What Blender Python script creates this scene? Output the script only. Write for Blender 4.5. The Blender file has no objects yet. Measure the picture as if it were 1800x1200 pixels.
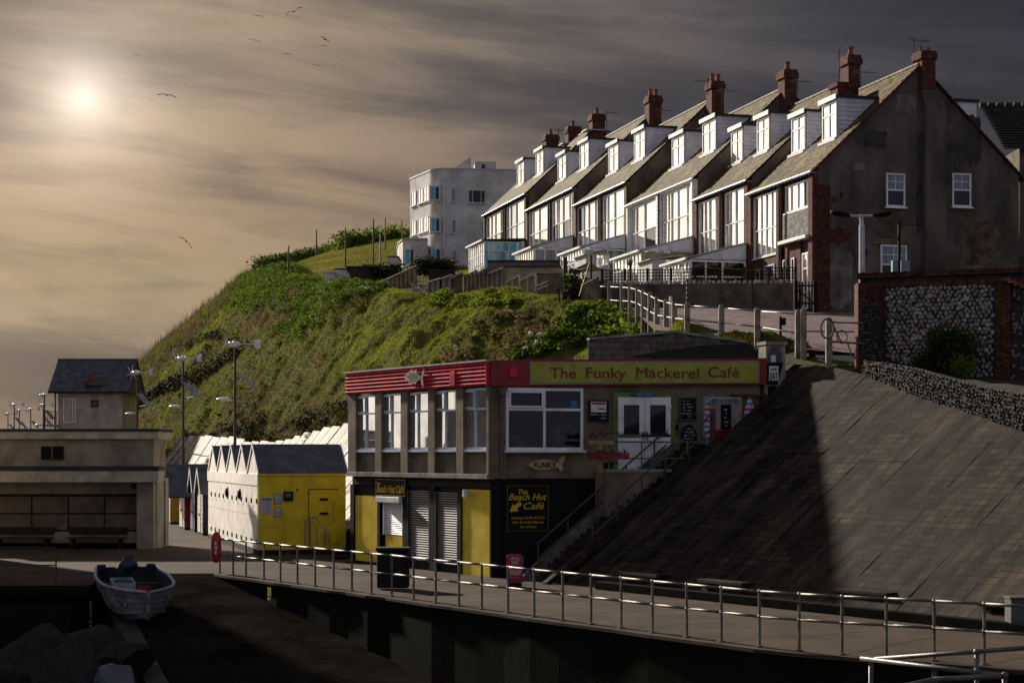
import bpy, math, random
import numpy as np
from mathutils import Matrix, Vector
random.seed(7); RNG = np.random.default_rng(7)
SC = bpy.context.scene
COL = SC.collection
R = math.radians

# ------------------------------------------------------------------ camera
F, CX, HY, CZ = 3200.0, 900.0, 800.0, 3.7        # focal length in px of an 1800 px wide frame, eye 3.7 m over the promenade
cam = bpy.data.cameras.new('camera'); cam.sensor_width = 36; cam.lens = 36 * F / 1800
cam.shift_y = 200 / 1800; cam.clip_start = 0.5; cam.clip_end = 9000
camo = bpy.data.objects.new('camera', cam); COL.objects.link(camo)
camo.location = (0, 0, CZ); camo.rotation_euler = (R(90), 0, 0); SC.camera = camo

# ------------------------------------------------------------------ sun, sky, exposure
SUN_AZ, SUN_EL = R(-36), R(23.5)                   # azimuth from the view direction (+Y), minus is left
SUNV = Vector((math.sin(SUN_AZ) * math.cos(SUN_EL), math.cos(SUN_AZ) * math.cos(SUN_EL), math.sin(SUN_EL)))
sl = bpy.data.lights.new('sun', 'SUN'); sl.energy = 5.0; sl.angle = R(1.6); sl.color = (1, .90, .77)
so = bpy.data.objects.new('sun', sl); COL.objects.link(so)
so.rotation_euler = SUNV.to_track_quat('Z', 'Y').to_euler()
SC.view_settings.view_transform = 'Standard'; SC.view_settings.look = 'None'
SC.view_settings.gamma = 1; SC.view_settings.exposure = 0.6
try: SC.view_settings.use_curve_mapping = False
except Exception: pass

W = bpy.data.worlds.new('World'); SC.world = W; W.use_nodes = True
nt = W.node_tree; nt.nodes.clear(); N = nt.nodes.new; L = nt.links.new
def wm(op, a, b=None, c=None, clamp=False):
    n = N('ShaderNodeMath'); n.operation = op; n.use_clamp = clamp
    for i, v in enumerate((a, b, c)):
        if v is None: continue
        if isinstance(v, (int, float)): n.inputs[i].default_value = v
        else: L(v, n.inputs[i])
    return n.outputs[0]
def wmix(f, a, b, kind='MIX'):
    n = N('ShaderNodeMix'); n.data_type = 'RGBA'; n.blend_type = kind
    for s, v in ((0, f), (6, a), (7, b)):
        if isinstance(v, (int, float)): n.inputs[s].default_value = v
        elif isinstance(v, tuple): n.inputs[s].default_value = v + (1,)
        else: L(v, n.inputs[s])
    return n.outputs[2]
tc = N('ShaderNodeTexCoord'); nrm = N('ShaderNodeVectorMath'); nrm.operation = 'NORMALIZE'; L(tc.outputs['Generated'], nrm.inputs[0])
DIR = nrm.outputs[0]
def angle_to(v):                                  # degrees between the sky direction and v
    d = N('ShaderNodeVectorMath'); d.operation = 'DOT_PRODUCT'; L(DIR, d.inputs[0]); d.inputs[1].default_value = v
    return wm('MULTIPLY', wm('ARCCOSINE', wm('MINIMUM', wm('MAXIMUM', d.outputs['Value'], -1), 1)), 180 / math.pi)
def ramp(fac, stops, interp='LINEAR'):
    n = N('ShaderNodeValToRGB'); e = n.color_ramp.elements; n.color_ramp.interpolation = interp
    while len(e) < len(stops): e.new(0.5)
    for el, (p, c) in zip(e, stops): el.position = p; el.color = c + (1,)
    L(fac, n.inputs[0]); return n.outputs[0]
g = Vector(((145 - CX) / F, 1, (HY - 172) / F)).normalized()     # the veiled sun seen through the cloud
ang = angle_to(g)
sep = N('ShaderNodeSeparateXYZ'); L(DIR, sep.inputs[0])
stv = N('ShaderNodeCombineXYZ')                   # streaky cloud: stretched along the horizon
L(wm('MULTIPLY', sep.outputs[0], 5.5), stv.inputs[0]); L(wm('MULTIPLY', sep.outputs[1], 5.5), stv.inputs[1])
L(wm('MULTIPLY', wm('ADD', sep.outputs[2], wm('MULTIPLY', sep.outputs[0], .10)), 30.0), stv.inputs[2])
nz = N('ShaderNodeTexNoise'); nz.inputs['Scale'].default_value = 1.0; nz.inputs['Detail'].default_value = 7; nz.inputs['Roughness'].default_value = .56
nz.inputs['Distortion'].default_value = .4; L(stv.outputs[0], nz.inputs['Vector'])
nb = N('ShaderNodeTexNoise'); nb.inputs['Scale'].default_value = .38; nb.inputs['Detail'].default_value = 3; L(stv.outputs[0], nb.inputs['Vector'])
mixn = wm('ADD', wm('MULTIPLY', nz.outputs['Fac'], .55), wm('MULTIPLY', nb.outputs['Fac'], .45))
cloud = wm('MULTIPLY_ADD', mixn, 7.5, -3.25, clamp=True)
angw = wm('ADD', ang, wm('MULTIPLY', wm('SUBTRACT', mixn, .5), -14.0))
base = ramp(wm('DIVIDE', angw, 40.0), [(0, (.36, .27, .18)), (.08, (.32, .235, .152)), (.19, (.25, .182, .12)), (.32, (.128, .098, .082)),
       (.48, (.056, .050, .053)), (.66, (.020, .021, .030)), (1, (.009, .011, .020))], 'B_SPLINE')
elev = wm('MULTIPLY', wm('ARCSINE', sep.outputs[2]), 180 / math.pi)
lowr = ramp(wm('DIVIDE', elev, 14.0), [(0, (2.4, 2.02, 1.85)), (.10, (1.95, 1.60, 1.45)), (.26, (1.45, 1.13, .98)), (.40, (1.27, .98, .84)), (.55, (1.02, .95, .90)), (.75, (.95, .95, .98)), (1, (.90, .92, .96))], 'B_SPLINE')
body = wmix(1.0, base, lowr, 'MULTIPLY')
dark = wmix(1.0, body, (.38, .405, .49), 'MULTIPLY')
body = wmix(cloud, dark, body)
core = ramp(wm('DIVIDE', ang, 5.0), [(0, (.70, .64, .56)), (.11, (.50, .44, .37)), (.24, (.29, .245, .195)), (.44, (.13, .105, .082)), (.72, (.04, .032, .025)), (1, (0, 0, 0))], 'B_SPLINE')
body = wmix(1.0, body, core, 'ADD')
# thin bright cloud round the sun itself, left of and above the frame; behind the camera an even pale grey deck
lobe = ramp(wm('DIVIDE', angle_to(SUNV), 60.0), [(0, (1.5, 1.25, .95)), (.10, (.9, .72, .52)), (.19, (.22, .16, .11)), (.30, (.02, .015, .01)), (1, (0, 0, 0))])
glow = ramp(wm('DIVIDE', angle_to(Vector((math.sin(R(-46)), math.cos(R(-46)), .10)).normalized()), 60.0), [(0, (1.6, 1.46, 1.26)), (.24, (1.3, 1.17, .98)), (.36, (.50, .42, .34)), (.47, (.07, .05, .035)), (.56, (0, 0, 0)), (1, (0, 0, 0))])
body = wmix(1.0, wmix(1.0, body, lobe, 'ADD'), glow, 'ADD')
back = ramp(wm('DIVIDE', ang, 180.0), [(0, (0, 0, 0)), (.20, (0, 0, 0)), (.42, (.145, .15, .185)), (1, (.22, .225, .27))])
body = wmix(1.0, body, back, 'ADD')
sky = N('ShaderNodeTexSky'); sky.sky_type = 'NISHITA'; sky.sun_disc = False; sky.sun_elevation = SUN_EL; sky.sun_rotation = SUN_AZ % (2 * math.pi)
skyc = wmix(1.0, sky.outputs[0], (.002, .002, .002), 'MULTIPLY')          # what leaks through the overcast
allc = wmix(1.0, body, skyc, 'ADD')
bg = N('ShaderNodeBackground'); L(allc, bg.inputs[0]); bg.inputs[1].default_value = 0.84
wo = N('ShaderNodeOutputWorld'); L(bg.outputs[0], wo.inputs[0])

# ------------------------------------------------------------------ helpers
def at(px, py, D): return Vector(((px - CX) / F * D, D, CZ + (HY - py) / F * D))
def gp(px, py, z=0.0):
    D = (CZ - z) * F / (py - HY); return Vector(((px - CX) / F * D, D, z))
MATS = {}
def mat(name, col, rough=.8, var=.25, scale=3.0, bump=.2, bscale=None, metal=0, ior=1.45, col2=None, fac=None, streak=False, brick=None, bdist=.02, spec=.5, trans=0, slope=False):
    """procedural principled material: colour broken up by noise, fine relief from a second noise"""
    if name in MATS: return MATS[name]
    m = bpy.data.materials.new(name); m.use_nodes = True; t = m.node_tree; b = t.nodes['Principled BSDF']
    n = t.nodes.new; l = t.links.new
    c = n('ShaderNodeTexCoord'); mp = n('ShaderNodeMapping'); l(c.outputs['Object'], mp.inputs[0])
    if streak: mp.inputs['Scale'].default_value = streak
    if slope: mp.vector_type = 'TEXTURE'; mp.inputs['Rotation'].default_value = (0, R(-35), R(32.8)); mp.inputs['Scale'].default_value = (5, 1, 1)
    z = n('ShaderNodeTexNoise'); z.inputs['Scale'].default_value = scale; z.inputs['Detail'].default_value = 7; z.inputs['Roughness'].default_value = .62
    l(mp.outputs[0], z.inputs['Vector'])
    c2 = col2 if col2 else tuple(x * (1 - var) * .8 for x in col)
    c1 = col if col2 else tuple(min(1, x * (1 + var * .6)) for x in col)
    r = n('ShaderNodeValToRGB'); r.color_ramp.elements[0].position = .36; r.color_ramp.elements[1].position = .64
    r.color_ramp.elements[0].color = c2 + (1,); r.color_ramp.elements[1].color = c1 + (1,)
    l(z.outputs['Fac'], r.inputs[0]); out = r.outputs[0]; h = None
    if brick:
        bt = n('ShaderNodeTexBrick'); bt.inputs['Scale'].default_value = 1; bt.inputs['Brick Width'].default_value = brick[0]; bt.inputs['Row Height'].default_value = brick[1]
        bt.inputs['Mortar Size'].default_value = brick[2]; bt.inputs['Color1'].default_value = (1, 1, 1, 1); bt.inputs['Color2'].default_value = (.55, .55, .55, 1)
        bt.inputs['Mortar'].default_value = brick[3] + (1,) if len(brick) > 3 else (.3, .3, .3, 1)
        sx = n('ShaderNodeSeparateXYZ'); l(c.outputs['Object'], sx.inputs[0]); cb = n('ShaderNodeCombineXYZ')
        ad = n('ShaderNodeMath'); ad.operation = 'ADD'; l(sx.outputs[0], ad.inputs[0]); l(sx.outputs[1], ad.inputs[1])
        l(ad.outputs[0], cb.inputs[0]); l(sx.outputs[2], cb.inputs[1]); l(cb.outputs[0], bt.inputs['Vector'])
        mx = n('ShaderNodeMix'); mx.data_type = 'RGBA'; mx.blend_type = 'MULTIPLY'; mx.inputs[0].default_value = 1
        l(out, mx.inputs[6]); l(bt.outputs['Color'], mx.inputs[7]); out = mx.outputs[2]; h = bt.outputs['Fac']
    if slope:
        m2 = n('ShaderNodeMapping'); m2.vector_type = 'TEXTURE'; m2.inputs['Rotation'].default_value = (0, R(-35), R(32.8)); l(c.outputs['Object'], m2.inputs[0])
        s2 = n('ShaderNodeSeparateXYZ'); l(m2.outputs[0], s2.inputs[0]); c2_ = n('ShaderNodeCombineXYZ'); l(s2.outputs[1], c2_.inputs[0]); l(s2.outputs[0], c2_.inputs[1])
        bt = n('ShaderNodeTexBrick'); bt.inputs['Scale'].default_value = 1; bt.inputs['Brick Width'].default_value = .62; bt.inputs['Row Height'].default_value = .24; bt.inputs['Mortar Size'].default_value = .018
        bt.inputs['Color1'].default_value = (1.15, 1.12, 1.1, 1); bt.inputs['Color2'].default_value = (.45, .45, .47, 1); bt.inputs['Mortar'].default_value = (.25, .25, .25, 1); l(c2_.outputs[0], bt.inputs['Vector'])
        big = n('ShaderNodeTexNoise'); big.inputs['Scale'].default_value = .55; big.inputs['Detail'].default_value = 6; big.inputs['Roughness'].default_value = .65; l(c.outputs['Object'], big.inputs['Vector'])
        rb2 = n('ShaderNodeValToRGB'); rb2.color_ramp.elements[0].position = .33; rb2.color_ramp.elements[1].position = .52; l(big.outputs['Fac'], rb2.inputs[0])
        mx = n('ShaderNodeMix'); mx.data_type = 'RGBA'; mx.blend_type = 'MULTIPLY'; l(rb2.outputs[0], mx.inputs[0]); l(out, mx.inputs[6]); l(bt.outputs['Color'], mx.inputs[7])
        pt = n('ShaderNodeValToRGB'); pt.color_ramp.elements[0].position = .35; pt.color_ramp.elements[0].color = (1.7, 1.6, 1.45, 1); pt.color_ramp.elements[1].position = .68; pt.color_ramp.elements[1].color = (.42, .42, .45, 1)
        bg2 = n('ShaderNodeTexNoise'); bg2.inputs['Scale'].default_value = .8; bg2.inputs['Detail'].default_value = 8; bg2.inputs['Roughness'].default_value = .7; l(mp.outputs[0], bg2.inputs['Vector']); l(bg2.outputs['Fac'], pt.inputs[0])
        my = n('ShaderNodeMix'); my.data_type = 'RGBA'; my.blend_type = 'MULTIPLY'; my.inputs[0].default_value = 1; l(mx.outputs[2], my.inputs[6]); l(pt.outputs[0], my.inputs[7]); out = my.outputs[2]
    l(out, b.inputs['Base Color'])
    b.inputs['Roughness'].default_value = rough; b.inputs['Metallic'].default_value = metal; b.inputs['IOR'].default_value = ior
    b.inputs['Specular IOR Level'].default_value = spec if (rough < .6 or spec != .5) else .22
    if bump:
        z2 = n('ShaderNodeTexNoise'); z2.inputs['Scale'].default_value = bscale or scale * 9; z2.inputs['Detail'].default_value = 4; l(mp.outputs[0], z2.inputs['Vector'])
        bp = n('ShaderNodeBump'); bp.inputs['Strength'].default_value = bump; bp.inputs['Distance'].default_value = bdist; l(z2.outputs['Fac'], bp.inputs['Height'])
        if h is not None:
            b2 = n('ShaderNodeBump'); b2.inputs['Strength'].default_value = .7; b2.inputs['Distance'].default_value = .015; b2.invert = True
            l(h, b2.inputs['Height']); l(bp.outputs[0], b2.inputs['Normal']); l(b2.outputs[0], b.inputs['Normal'])
        else: l(bp.outputs[0], b.inputs['Normal'])
    if trans:                                     # thin leaf: part of the light comes through
        tl = n('ShaderNodeBsdfTranslucent'); l(out, tl.inputs['Color']); ms = n('ShaderNodeMixShader'); ms.inputs[0].default_value = trans
        l(b.outputs[0], ms.inputs[1]); l(tl.outputs[0], ms.inputs[2]); l(ms.outputs[0], t.nodes['Material Output'].inputs[0])
    MATS[name] = m; return m

LOC = {}                                          # world position of every thing's origin
class MB:
    """collects shapes in world coordinates (or in a wall's frame T) and links them as one mesh"""
    def __init__(s, T=None): s.v = []; s.f = []; s.T = T
    def add(s, vs, fs):
        o = len(s.v)
        s.v += [s.T @ Vector(p) for p in vs] if s.T is not None else [Vector(p) for p in vs]
        s.f += [[o + i for i in f] for f in fs]; return s
    def box(s, x0, x1, y0, y1, z0, z1):
        if x0 > x1: x0, x1 = x1, x0
        if y0 > y1: y0, y1 = y1, y0
        if z0 > z1: z0, z1 = z1, z0
        return s.add([(x0,y0,z0),(x1,y0,z0),(x1,y1,z0),(x0,y1,z0),(x0,y0,z1),(x1,y0,z1),(x1,y1,z1),(x0,y1,z1)],
                     [(3,2,1,0),(4,5,6,7),(0,1,5,4),(1,2,6,5),(2,3,7,6),(3,0,4,7)])
    def prism(s, poly, y0, y1, ax='y'):           # polygon in (x,z) pushed along y (ax 'x': polygon in (y,z) along x; 'z': (x,y) along z)
        n = len(poly)
        if ax == 'y': a = [(p[0], y0, p[1]) for p in poly]; b = [(p[0], y1, p[1]) for p in poly]
        elif ax == 'x': a = [(y0, p[0], p[1]) for p in poly]; b = [(y1, p[0], p[1]) for p in poly]
        else: a = [(p[0], p[1], y0) for p in poly]; b = [(p[0], p[1], y1) for p in poly]
        return s.add(a + b, [list(range(n)), list(range(2*n-1, n-1, -1))] + [(i, (i+1) % n, n+(i+1) % n, n+i)[::-1] for i in range(n)])
    def tube(s, p, q, r, n=8, r2=None):
        p, q = Vector(p), Vector(q); d = (q - p).normalized(); u = d.orthogonal().normalized(); w = d.cross(u); r2 = r if r2 is None else r2
        a = [2 * math.pi * i / n for i in range(n)]
        vs = [p + (u * math.cos(t) + w * math.sin(t)) * r for t in a] + [q + (u * math.cos(t) + w * math.sin(t)) * r2 for t in a]
        return s.add(vs, [(i, (i+1) % n, n+(i+1) % n, n+i) for i in range(n)] + [list(range(n-1, -1, -1)), list(range(n, 2*n))])
    def path(s, pts, r, n=8):
        for a, b in zip(pts, pts[1:]): s.tube(a, b, r, n)
        for p in pts[1:-1]: s.ball(p, (r, r, r), 6, 4)
        return s
    def ball(s, c, rad, nu=10, nv=6):
        c = Vector(c); vs = [c + Vector((0, 0, rad[2]))]
        for j in range(1, nv):
            for i in range(nu):
                t, f = math.pi * j / nv, 2 * math.pi * i / nu
                vs.append(c + Vector((rad[0] * math.sin(t) * math.cos(f), rad[1] * math.sin(t) * math.sin(f), rad[2] * math.cos(t))))
        vs.append(c - Vector((0, 0, rad[2]))); m = len(vs) - 1
        fs = [(0, 1+i, 1+(i+1) % nu) for i in range(nu)] + [(m, m-nu+(i+1) % nu, m-nu+i) for i in range(nu)]
        for j in range(nv-2):
            fs += [(1+j*nu+i, 1+(j+1)*nu+i, 1+(j+1)*nu+(i+1) % nu, 1+j*nu+(i+1) % nu) for i in range(nu)]
        return s.add(vs, fs)
    def bar(s, p, q, w, h):                       # rectangular bar, w across (level), h deep
        p, q = Vector(p), Vector(q); d = (q - p).normalized(); u = d.cross(Vector((0, 0, 1)))
        u = Vector((1, 0, 0)) if u.length < 1e-4 else u.normalized(); k = u.cross(d)
        vs = [e + u * a * w / 2 + k * b * h / 2 for e in (p, q) for a, b in ((-1,-1),(1,-1),(1,1),(-1,1))]
        return s.add(vs, [(0,1,2,3),(7,6,5,4),(0,4,5,1),(1,5,6,2),(2,6,7,3),(3,7,4,0)])
    def build(s, name, m, parent=None, label=None, cat=None, group=None, kind=None, smooth=False, origin=None, bevel=0):
        if parent is not None: o0 = LOC[parent.name]
        elif origin is not None: o0 = Vector(origin)
        else:
            xs = [v.x for v in s.v]; ys = [v.y for v in s.v]; o0 = Vector(((min(xs)+max(xs))/2, (min(ys)+max(ys))/2, min(v.z for v in s.v)))
        me = bpy.data.meshes.new(name); me.from_pydata([v - o0 for v in s.v], [], s.f); me.update()
        if m is not None: me.materials.append(m)
        if smooth: me.polygons.foreach_set('use_smooth', [True] * len(me.polygons))
        o = bpy.data.objects.new(name, me); COL.objects.link(o)
        if parent is None: o.location = o0
        else: o.parent = parent
        LOC[o.name] = o0
        if bevel:
            b = o.modifiers.new('bevel', 'BEVEL'); b.width = bevel; b.segments = 2; b.limit_method = 'ANGLE'
        tag(o, label, cat, group, kind); return o
def tag(o, label=None, cat=None, group=None, kind=None):
    for k, v in (('label', label), ('category', cat), ('group', group), ('kind', kind)):
        if v: o[k] = v
    return o
def thing(name, label, cat, loc, group=None):
    o = bpy.data.objects.new(name, None); COL.objects.link(o); o.location = loc; o.empty_display_size = .2
    LOC[o.name] = Vector(loc); return tag(o, label, cat, group)
def copy_tree(o, loc=None, rz=None, label=None, scale=None, parent=None, bscale=None):
    c = o.copy(); COL.objects.link(c)
    if parent is not None: c.parent = parent
    if loc is not None: c.location = loc; LOC[c.name] = Vector(loc)
    if rz is not None: c.rotation_euler = rz if isinstance(rz, tuple) else (0, 0, rz)
    if scale: c.scale = (scale,) * 3 if isinstance(scale, (int, float)) else scale
    if label: c['label'] = label
    for ch in list(o.children): copy_tree(ch, parent=c)
    return c
def frame(o, d):                                  # wall frame: x along the wall, y out of it, z up
    d = Vector((d[0], d[1], 0)).normalized()
    return Matrix(((d.x, -d.y, 0, o[0]), (d.y, d.x, 0, o[1]), (0, 0, 1, o[2] if len(o) > 2 else 0), (0, 0, 0, 1)))
class Wall:
    def __init__(s, o, d): s.T = frame(o, d); s.Ti = s.T.inverted()
    def pix(s, px, py, off=0):                    # where a line of sight meets the wall's plane: (along, height)
        e = s.Ti @ Vector((0, 0, CZ)); q = s.Ti @ at(px, py, 10); r = q - e; t = (off - e.y) / r.y; p = e + r * t; return p.x, p.z
    def rect(s, x0, y0, x1, y1, off=0):
        a = [s.pix(x, y, off) for x in (x0, x1) for y in (y0, y1)]
        u = sorted(((a[0][0]+a[1][0])/2, (a[2][0]+a[3][0])/2)); z = sorted(((a[0][1]+a[2][1])/2, (a[1][1]+a[3][1])/2))
        return u[0], u[1], z[0], z[1]
def window(T, parent, u0, u1, z0, z1, cols, rows, fm, gm, fw=.06, y=0.0, dep=.06, name='window', sill=False, gmix=None):
    """frame bars + one pane for each light; cols/rows are fractions where bars stand"""
    b = MB(T); y1 = y + dep
    b.box(u0, u1, y, y1, z0, z0+fw); b.box(u0, u1, y, y1, z1-fw, z1)
    b.box(u0, u0+fw, y, y1, z0+fw, z1-fw); b.box(u1-fw, u1, y, y1, z0+fw, z1-fw)
    us = [0] + list(cols) + [1]; zs = [0] + list(rows) + [1]; UU = [u0 + (u1-u0)*c for c in us]; ZZ = [z0 + (z1-z0)*c for c in zs]
    for u in UU[1:-1]: b.box(u-fw*.45, u+fw*.45, y, y1-.004, z0+fw, z1-fw)
    for z in ZZ[1:-1]: b.box(u0+fw, u1-fw, y, y1-.008, z-fw*.45, z+fw*.45)
    if sill: b.box(u0-.06, u1+.06, y, y1+.09, z0-.07, z0)
    w = b.build(name, fm, parent)
    for i in range(len(UU)-1):
        for j in range(len(ZZ)-1):
            e = .35*fw; p = MB(T).box(UU[i]+e, UU[i+1]-e, y+.004, y+.02, ZZ[j]+e, ZZ[j+1]-e)
            if T is not None:                     # old glass is never quite flat: tip every pane a hair
                a, c2 = random.uniform(-.004, .004), random.uniform(-.004, .004)
                nrm_ = (T.to_3x3() @ Vector((0, 1, 0)))
                for q in p.v: q += nrm_ * (a * (1 if (T.inverted() @ q).x > (UU[i]+UU[i+1])/2 else -1) + c2 * (1 if q.z > (ZZ[j]+ZZ[j+1])/2 else -1))
            p.build('pane', gm(i, j) if callable(gm) else gm, w)
    return w
FONT_CACHE = {}
def lettering(body, T, u, y, z, size, m, parent, name='lettering', align='CENTER', shear=0, bold=0, width=1.0, ext=.006, space=1.0, flip=True):
    """raised lettering on a wall: u,z the middle of the baseline; the frame's x runs right to left in view when flip"""
    c = bpy.data.curves.new('text', 'FONT'); c.body = body; c.size = size; c.align_x = align; c.shear = shear; c.offset = bold; c.extrude = ext; c.space_character = space
    c.resolution_u = 3
    o = bpy.data.objects.new('text', c); COL.objects.link(o)
    dg = bpy.context.evaluated_depsgraph_get(); me = bpy.data.meshes.new_from_object(o.evaluated_get(dg))
    bpy.data.objects.remove(o); b = MB(T); s = -1 if flip else 1
    b.add([(u + s * v.co.x * width, y + v.co.z, z + v.co.y) for v in me.vertices], [list(p.vertices) for p in me.polygons])
    bpy.data.meshes.remove(me); return b.build(name, m, parent)
def arrays(name, V, Fc, m, parent=None, **kw):    # big numpy mesh, Fc an (n,3) or (n,4) array
    o0 = Vector((0, 0, 0)) if parent is None else LOC[parent.name]
    me = bpy.data.meshes.new(name); n, k = Fc.shape
    me.vertices.add(len(V)); me.vertices.foreach_set('co', (V - np.array(o0)).astype(np.float32).ravel())
    me.loops.add(n*k); me.loops.foreach_set('vertex_index', Fc.astype(np.int32).ravel())
    me.polygons.add(n); me.polygons.foreach_set('loop_start', np.arange(0, n*k, k, dtype=np.int32))
    try: me.polygons.foreach_set('loop_total', np.full(n, k, dtype=np.int32))
    except Exception: pass
    me.update(calc_edges=True); me.validate()
    for mm in (m if isinstance(m, (list, tuple)) else [m]): me.materials.append(mm)
    o = bpy.data.objects.new(name, me); COL.objects.link(o); LOC[o.name] = o0
    if parent is not None: o.parent = parent
    tag(o, **kw); return o
def vnoise(P, sc, seed=0):                        # value noise on an (n,3) array, -1..1
    P = np.asarray(P, float) * sc + seed * 17.31; I = np.floor(P).astype(np.int64); f = P - I; f = f*f*(3-2*f); o = np.zeros(len(P))
    for dx in (0, 1):
        for dy in (0, 1):
            for dz in (0, 1):
                h = ((I[:,0]+dx)*73856093) ^ ((I[:,1]+dy)*19349663) ^ ((I[:,2]+dz)*83492791); h = (h ^ (h >> 13)) * 1274126177 & 0x7fffffff
                v = (h % 100003) / 50001.5 - 1
                o += v * (f[:,0] if dx else 1-f[:,0]) * (f[:,1] if dy else 1-f[:,1]) * (f[:,2] if dz else 1-f[:,2])
    return o
def fbm(P, sc, seed=0, n=4):
    return sum(vnoise(P, sc * 2**i, seed+i) * .5**i for i in range(n))

# ------------------------------------------------------------------ materials
render_ = mat('pebbledash', (.21, .165, .115), .95, .3, 1.2, .9, 60, bdist=.02)
conc = mat('concrete', (.30, .27, .23), .9, .35, 1.4, .5, 30)
conc_glare = mat('glare-pale concrete slab', (.46, .385, .315), .7, .5, 1.4, .8, 14, bdist=.04, slope=True)  # same concrete as the right slope, with sun glare put into its colour
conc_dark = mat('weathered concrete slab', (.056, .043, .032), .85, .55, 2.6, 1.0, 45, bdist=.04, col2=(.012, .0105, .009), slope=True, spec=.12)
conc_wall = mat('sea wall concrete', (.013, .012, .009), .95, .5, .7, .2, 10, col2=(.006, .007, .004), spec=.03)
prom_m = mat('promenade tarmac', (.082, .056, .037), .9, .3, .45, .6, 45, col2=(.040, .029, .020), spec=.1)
slip_m = mat('shade-dark slipway concrete', (.020, .0165, .013), .98, .6, .8, .6, 12, col2=(.007, .006, .005), spec=.0)  # shade over the slipway is put into this near-black base
road_m = mat('red road surface', (.16, .105, .105), .9, .3, 1.5, .3, 40)
white = mat('white paint', (.78, .76, .72), .5, .08, 3, .05)
upvc = mat('white plastic frame', (.80, .80, .80), .35, .05, 2, 0)
cream = mat('cream render', (.30, .255, .19), .9, .2, 1.2, .4, 40)
offwhite = mat('white render', (.60, .57, .55), .85, .16, .5, .4, 30)
red = mat('red painted board', (.60, .042, .066), .75, .22, 3, .15, spec=.15)
darkred = mat('dark red paint', (.26, .012, .014), .5, .15, 2, .1)
yellow = mat('yellow paint', (.74, .55, .010), .42, .10, 1.5, .15, 25)
lime = mat('lime sign board', (.36, .36, .035), .5, .1, 2, .05)
letter_red = mat('dark red lettering', (.22, .012, .02), .5, .1, 2, 0)
letter_yel = mat('yellow lettering', (.62, .42, .01), .5, .05, 2, 0)
chalk = mat('chalk writing', (.62, .62, .62), .9, .2, 20, 0)
black = mat('black paint', (.010, .010, .011), .6, .2, 2, .15, spec=.12)
black_m = mat('matt black rubber', (.015, .015, .016), .9, .2, 4, .2)
steel = mat('galvanised steel', (.30, .29, .27), .38, .25, 5, .15, metal=.75)
darksteel = mat('dark painted steel', (.05, .05, .052), .45, .3, 5, .1, metal=.3)
greenrail = mat('green painted rail', (.14, .17, .07), .5, .3, 6, .1)
wood = mat('weathered wood', (.16, .12, .085), .9, .4, 2, .4, 18)
wood_pale = mat('pale bare wood', (.36, .22, .10), .8, .25, 3, .3)
wood_dark = mat('dark stained wood', (.035, .026, .020), .85, .4, 3, .3)
brick_m = mat('red brick', (.15, .058, .038), .9, .4, 4, .5, 40, brick=(.225, .075, .01, (.5, .45, .4)))
brick_dark = mat('weathered red brick', (.15, .056, .034), .9, .45, 5, .6, 40, brick=(.225, .075, .012, (.35, .28, .22)))
tan_r = mat('tan render', (.15, .115, .085), .95, .35, .8, .6, 30)
slate = mat('slate', (.085, .092, .108), .6, .25, 2, .3, 30)
felt = mat('dark roofing felt', (.04, .042, .048), .75, .25, 2, .3)
lead = mat('lead flashing', (.42, .42, .43), .55, .2, 3, .1)
navy = mat('navy paint', (.02, .025, .05), .6, .2, 3, .1)
glass = mat('window glass', (.008, .010, .012), .04, .1, 1, 0, ior=1.42)
glass_lit = mat('sky-mirroring glass', (.86, .82, .76), .05, .05, .8, 0, metal=.82)
glass_cafe = mat('cafe glass', (.58, .57, .55), .03, .10, 1, 0, metal=.7, ior=2.0)
glass_blue = mat('blue tinted glass', (.09, .38, .56), .06, .15, 1, 0, ior=1.6)
curtain = mat('curtain behind glass', (.17, .20, .24), .12, .35, 2, 0, streak=(6, 6, .3), ior=1.6)
plast_w = mat('white plastic', (.70, .70, .71), .35, .06, 3, 0)
cobble = [mat('grey flint', (.27, .25, .235), .55, .35, 9, .3), mat('pink flint', (.34, .26, .22), .55, .35, 9, .3), mat('dark flint', (.15, .14, .14), .5, .35, 9, .3), mat('pale flint', (.46, .42, .38), .6, .3, 9, .3)]
shiny_flint = [mat('glossy dark flint', (.030, .029, .030), .55, .35, 9, .3, spec=.2), mat('glossy pale flint', (.085, .082, .078), .6, .3, 9, .3, spec=.2)]
mortar = mat('dark lime mortar', (.05, .042, .034), .95, .4, 4, .6)
stone = mat('boulder', (.022, .021, .020), .85, .4, 2, .8, 14)
leafg = mat('green leaf', (.135, .20, .020), .9, .5, .35, 0, col2=(.055, .10, .014), trans=.45, spec=.08)
leafb = mat('bright leaf', (.22, .31, .018), .9, .4, .5, 0, col2=(.11, .18, .014), trans=.45, spec=.08)
leafd = mat('dark leaf', (.060, .085, .020), .9, .5, .6, 0, col2=(.030, .042, .013), trans=.35, spec=.08)
dry = mat('dry stalk', (.165, .115, .055), .95, .4, .5, 0, col2=(.085, .060, .032), trans=.4, spec=.03)
blue_m = mat('blue tarpaulin', (.006, .010, .030), .5, .3, 4, .3)
sheen = mat('light blue plastic', (.13, .27, .33), .5, .15, 3, 0)
blueink = mat('blue poster', (.05, .17, .42), .5, .2, 6, 0)
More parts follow.
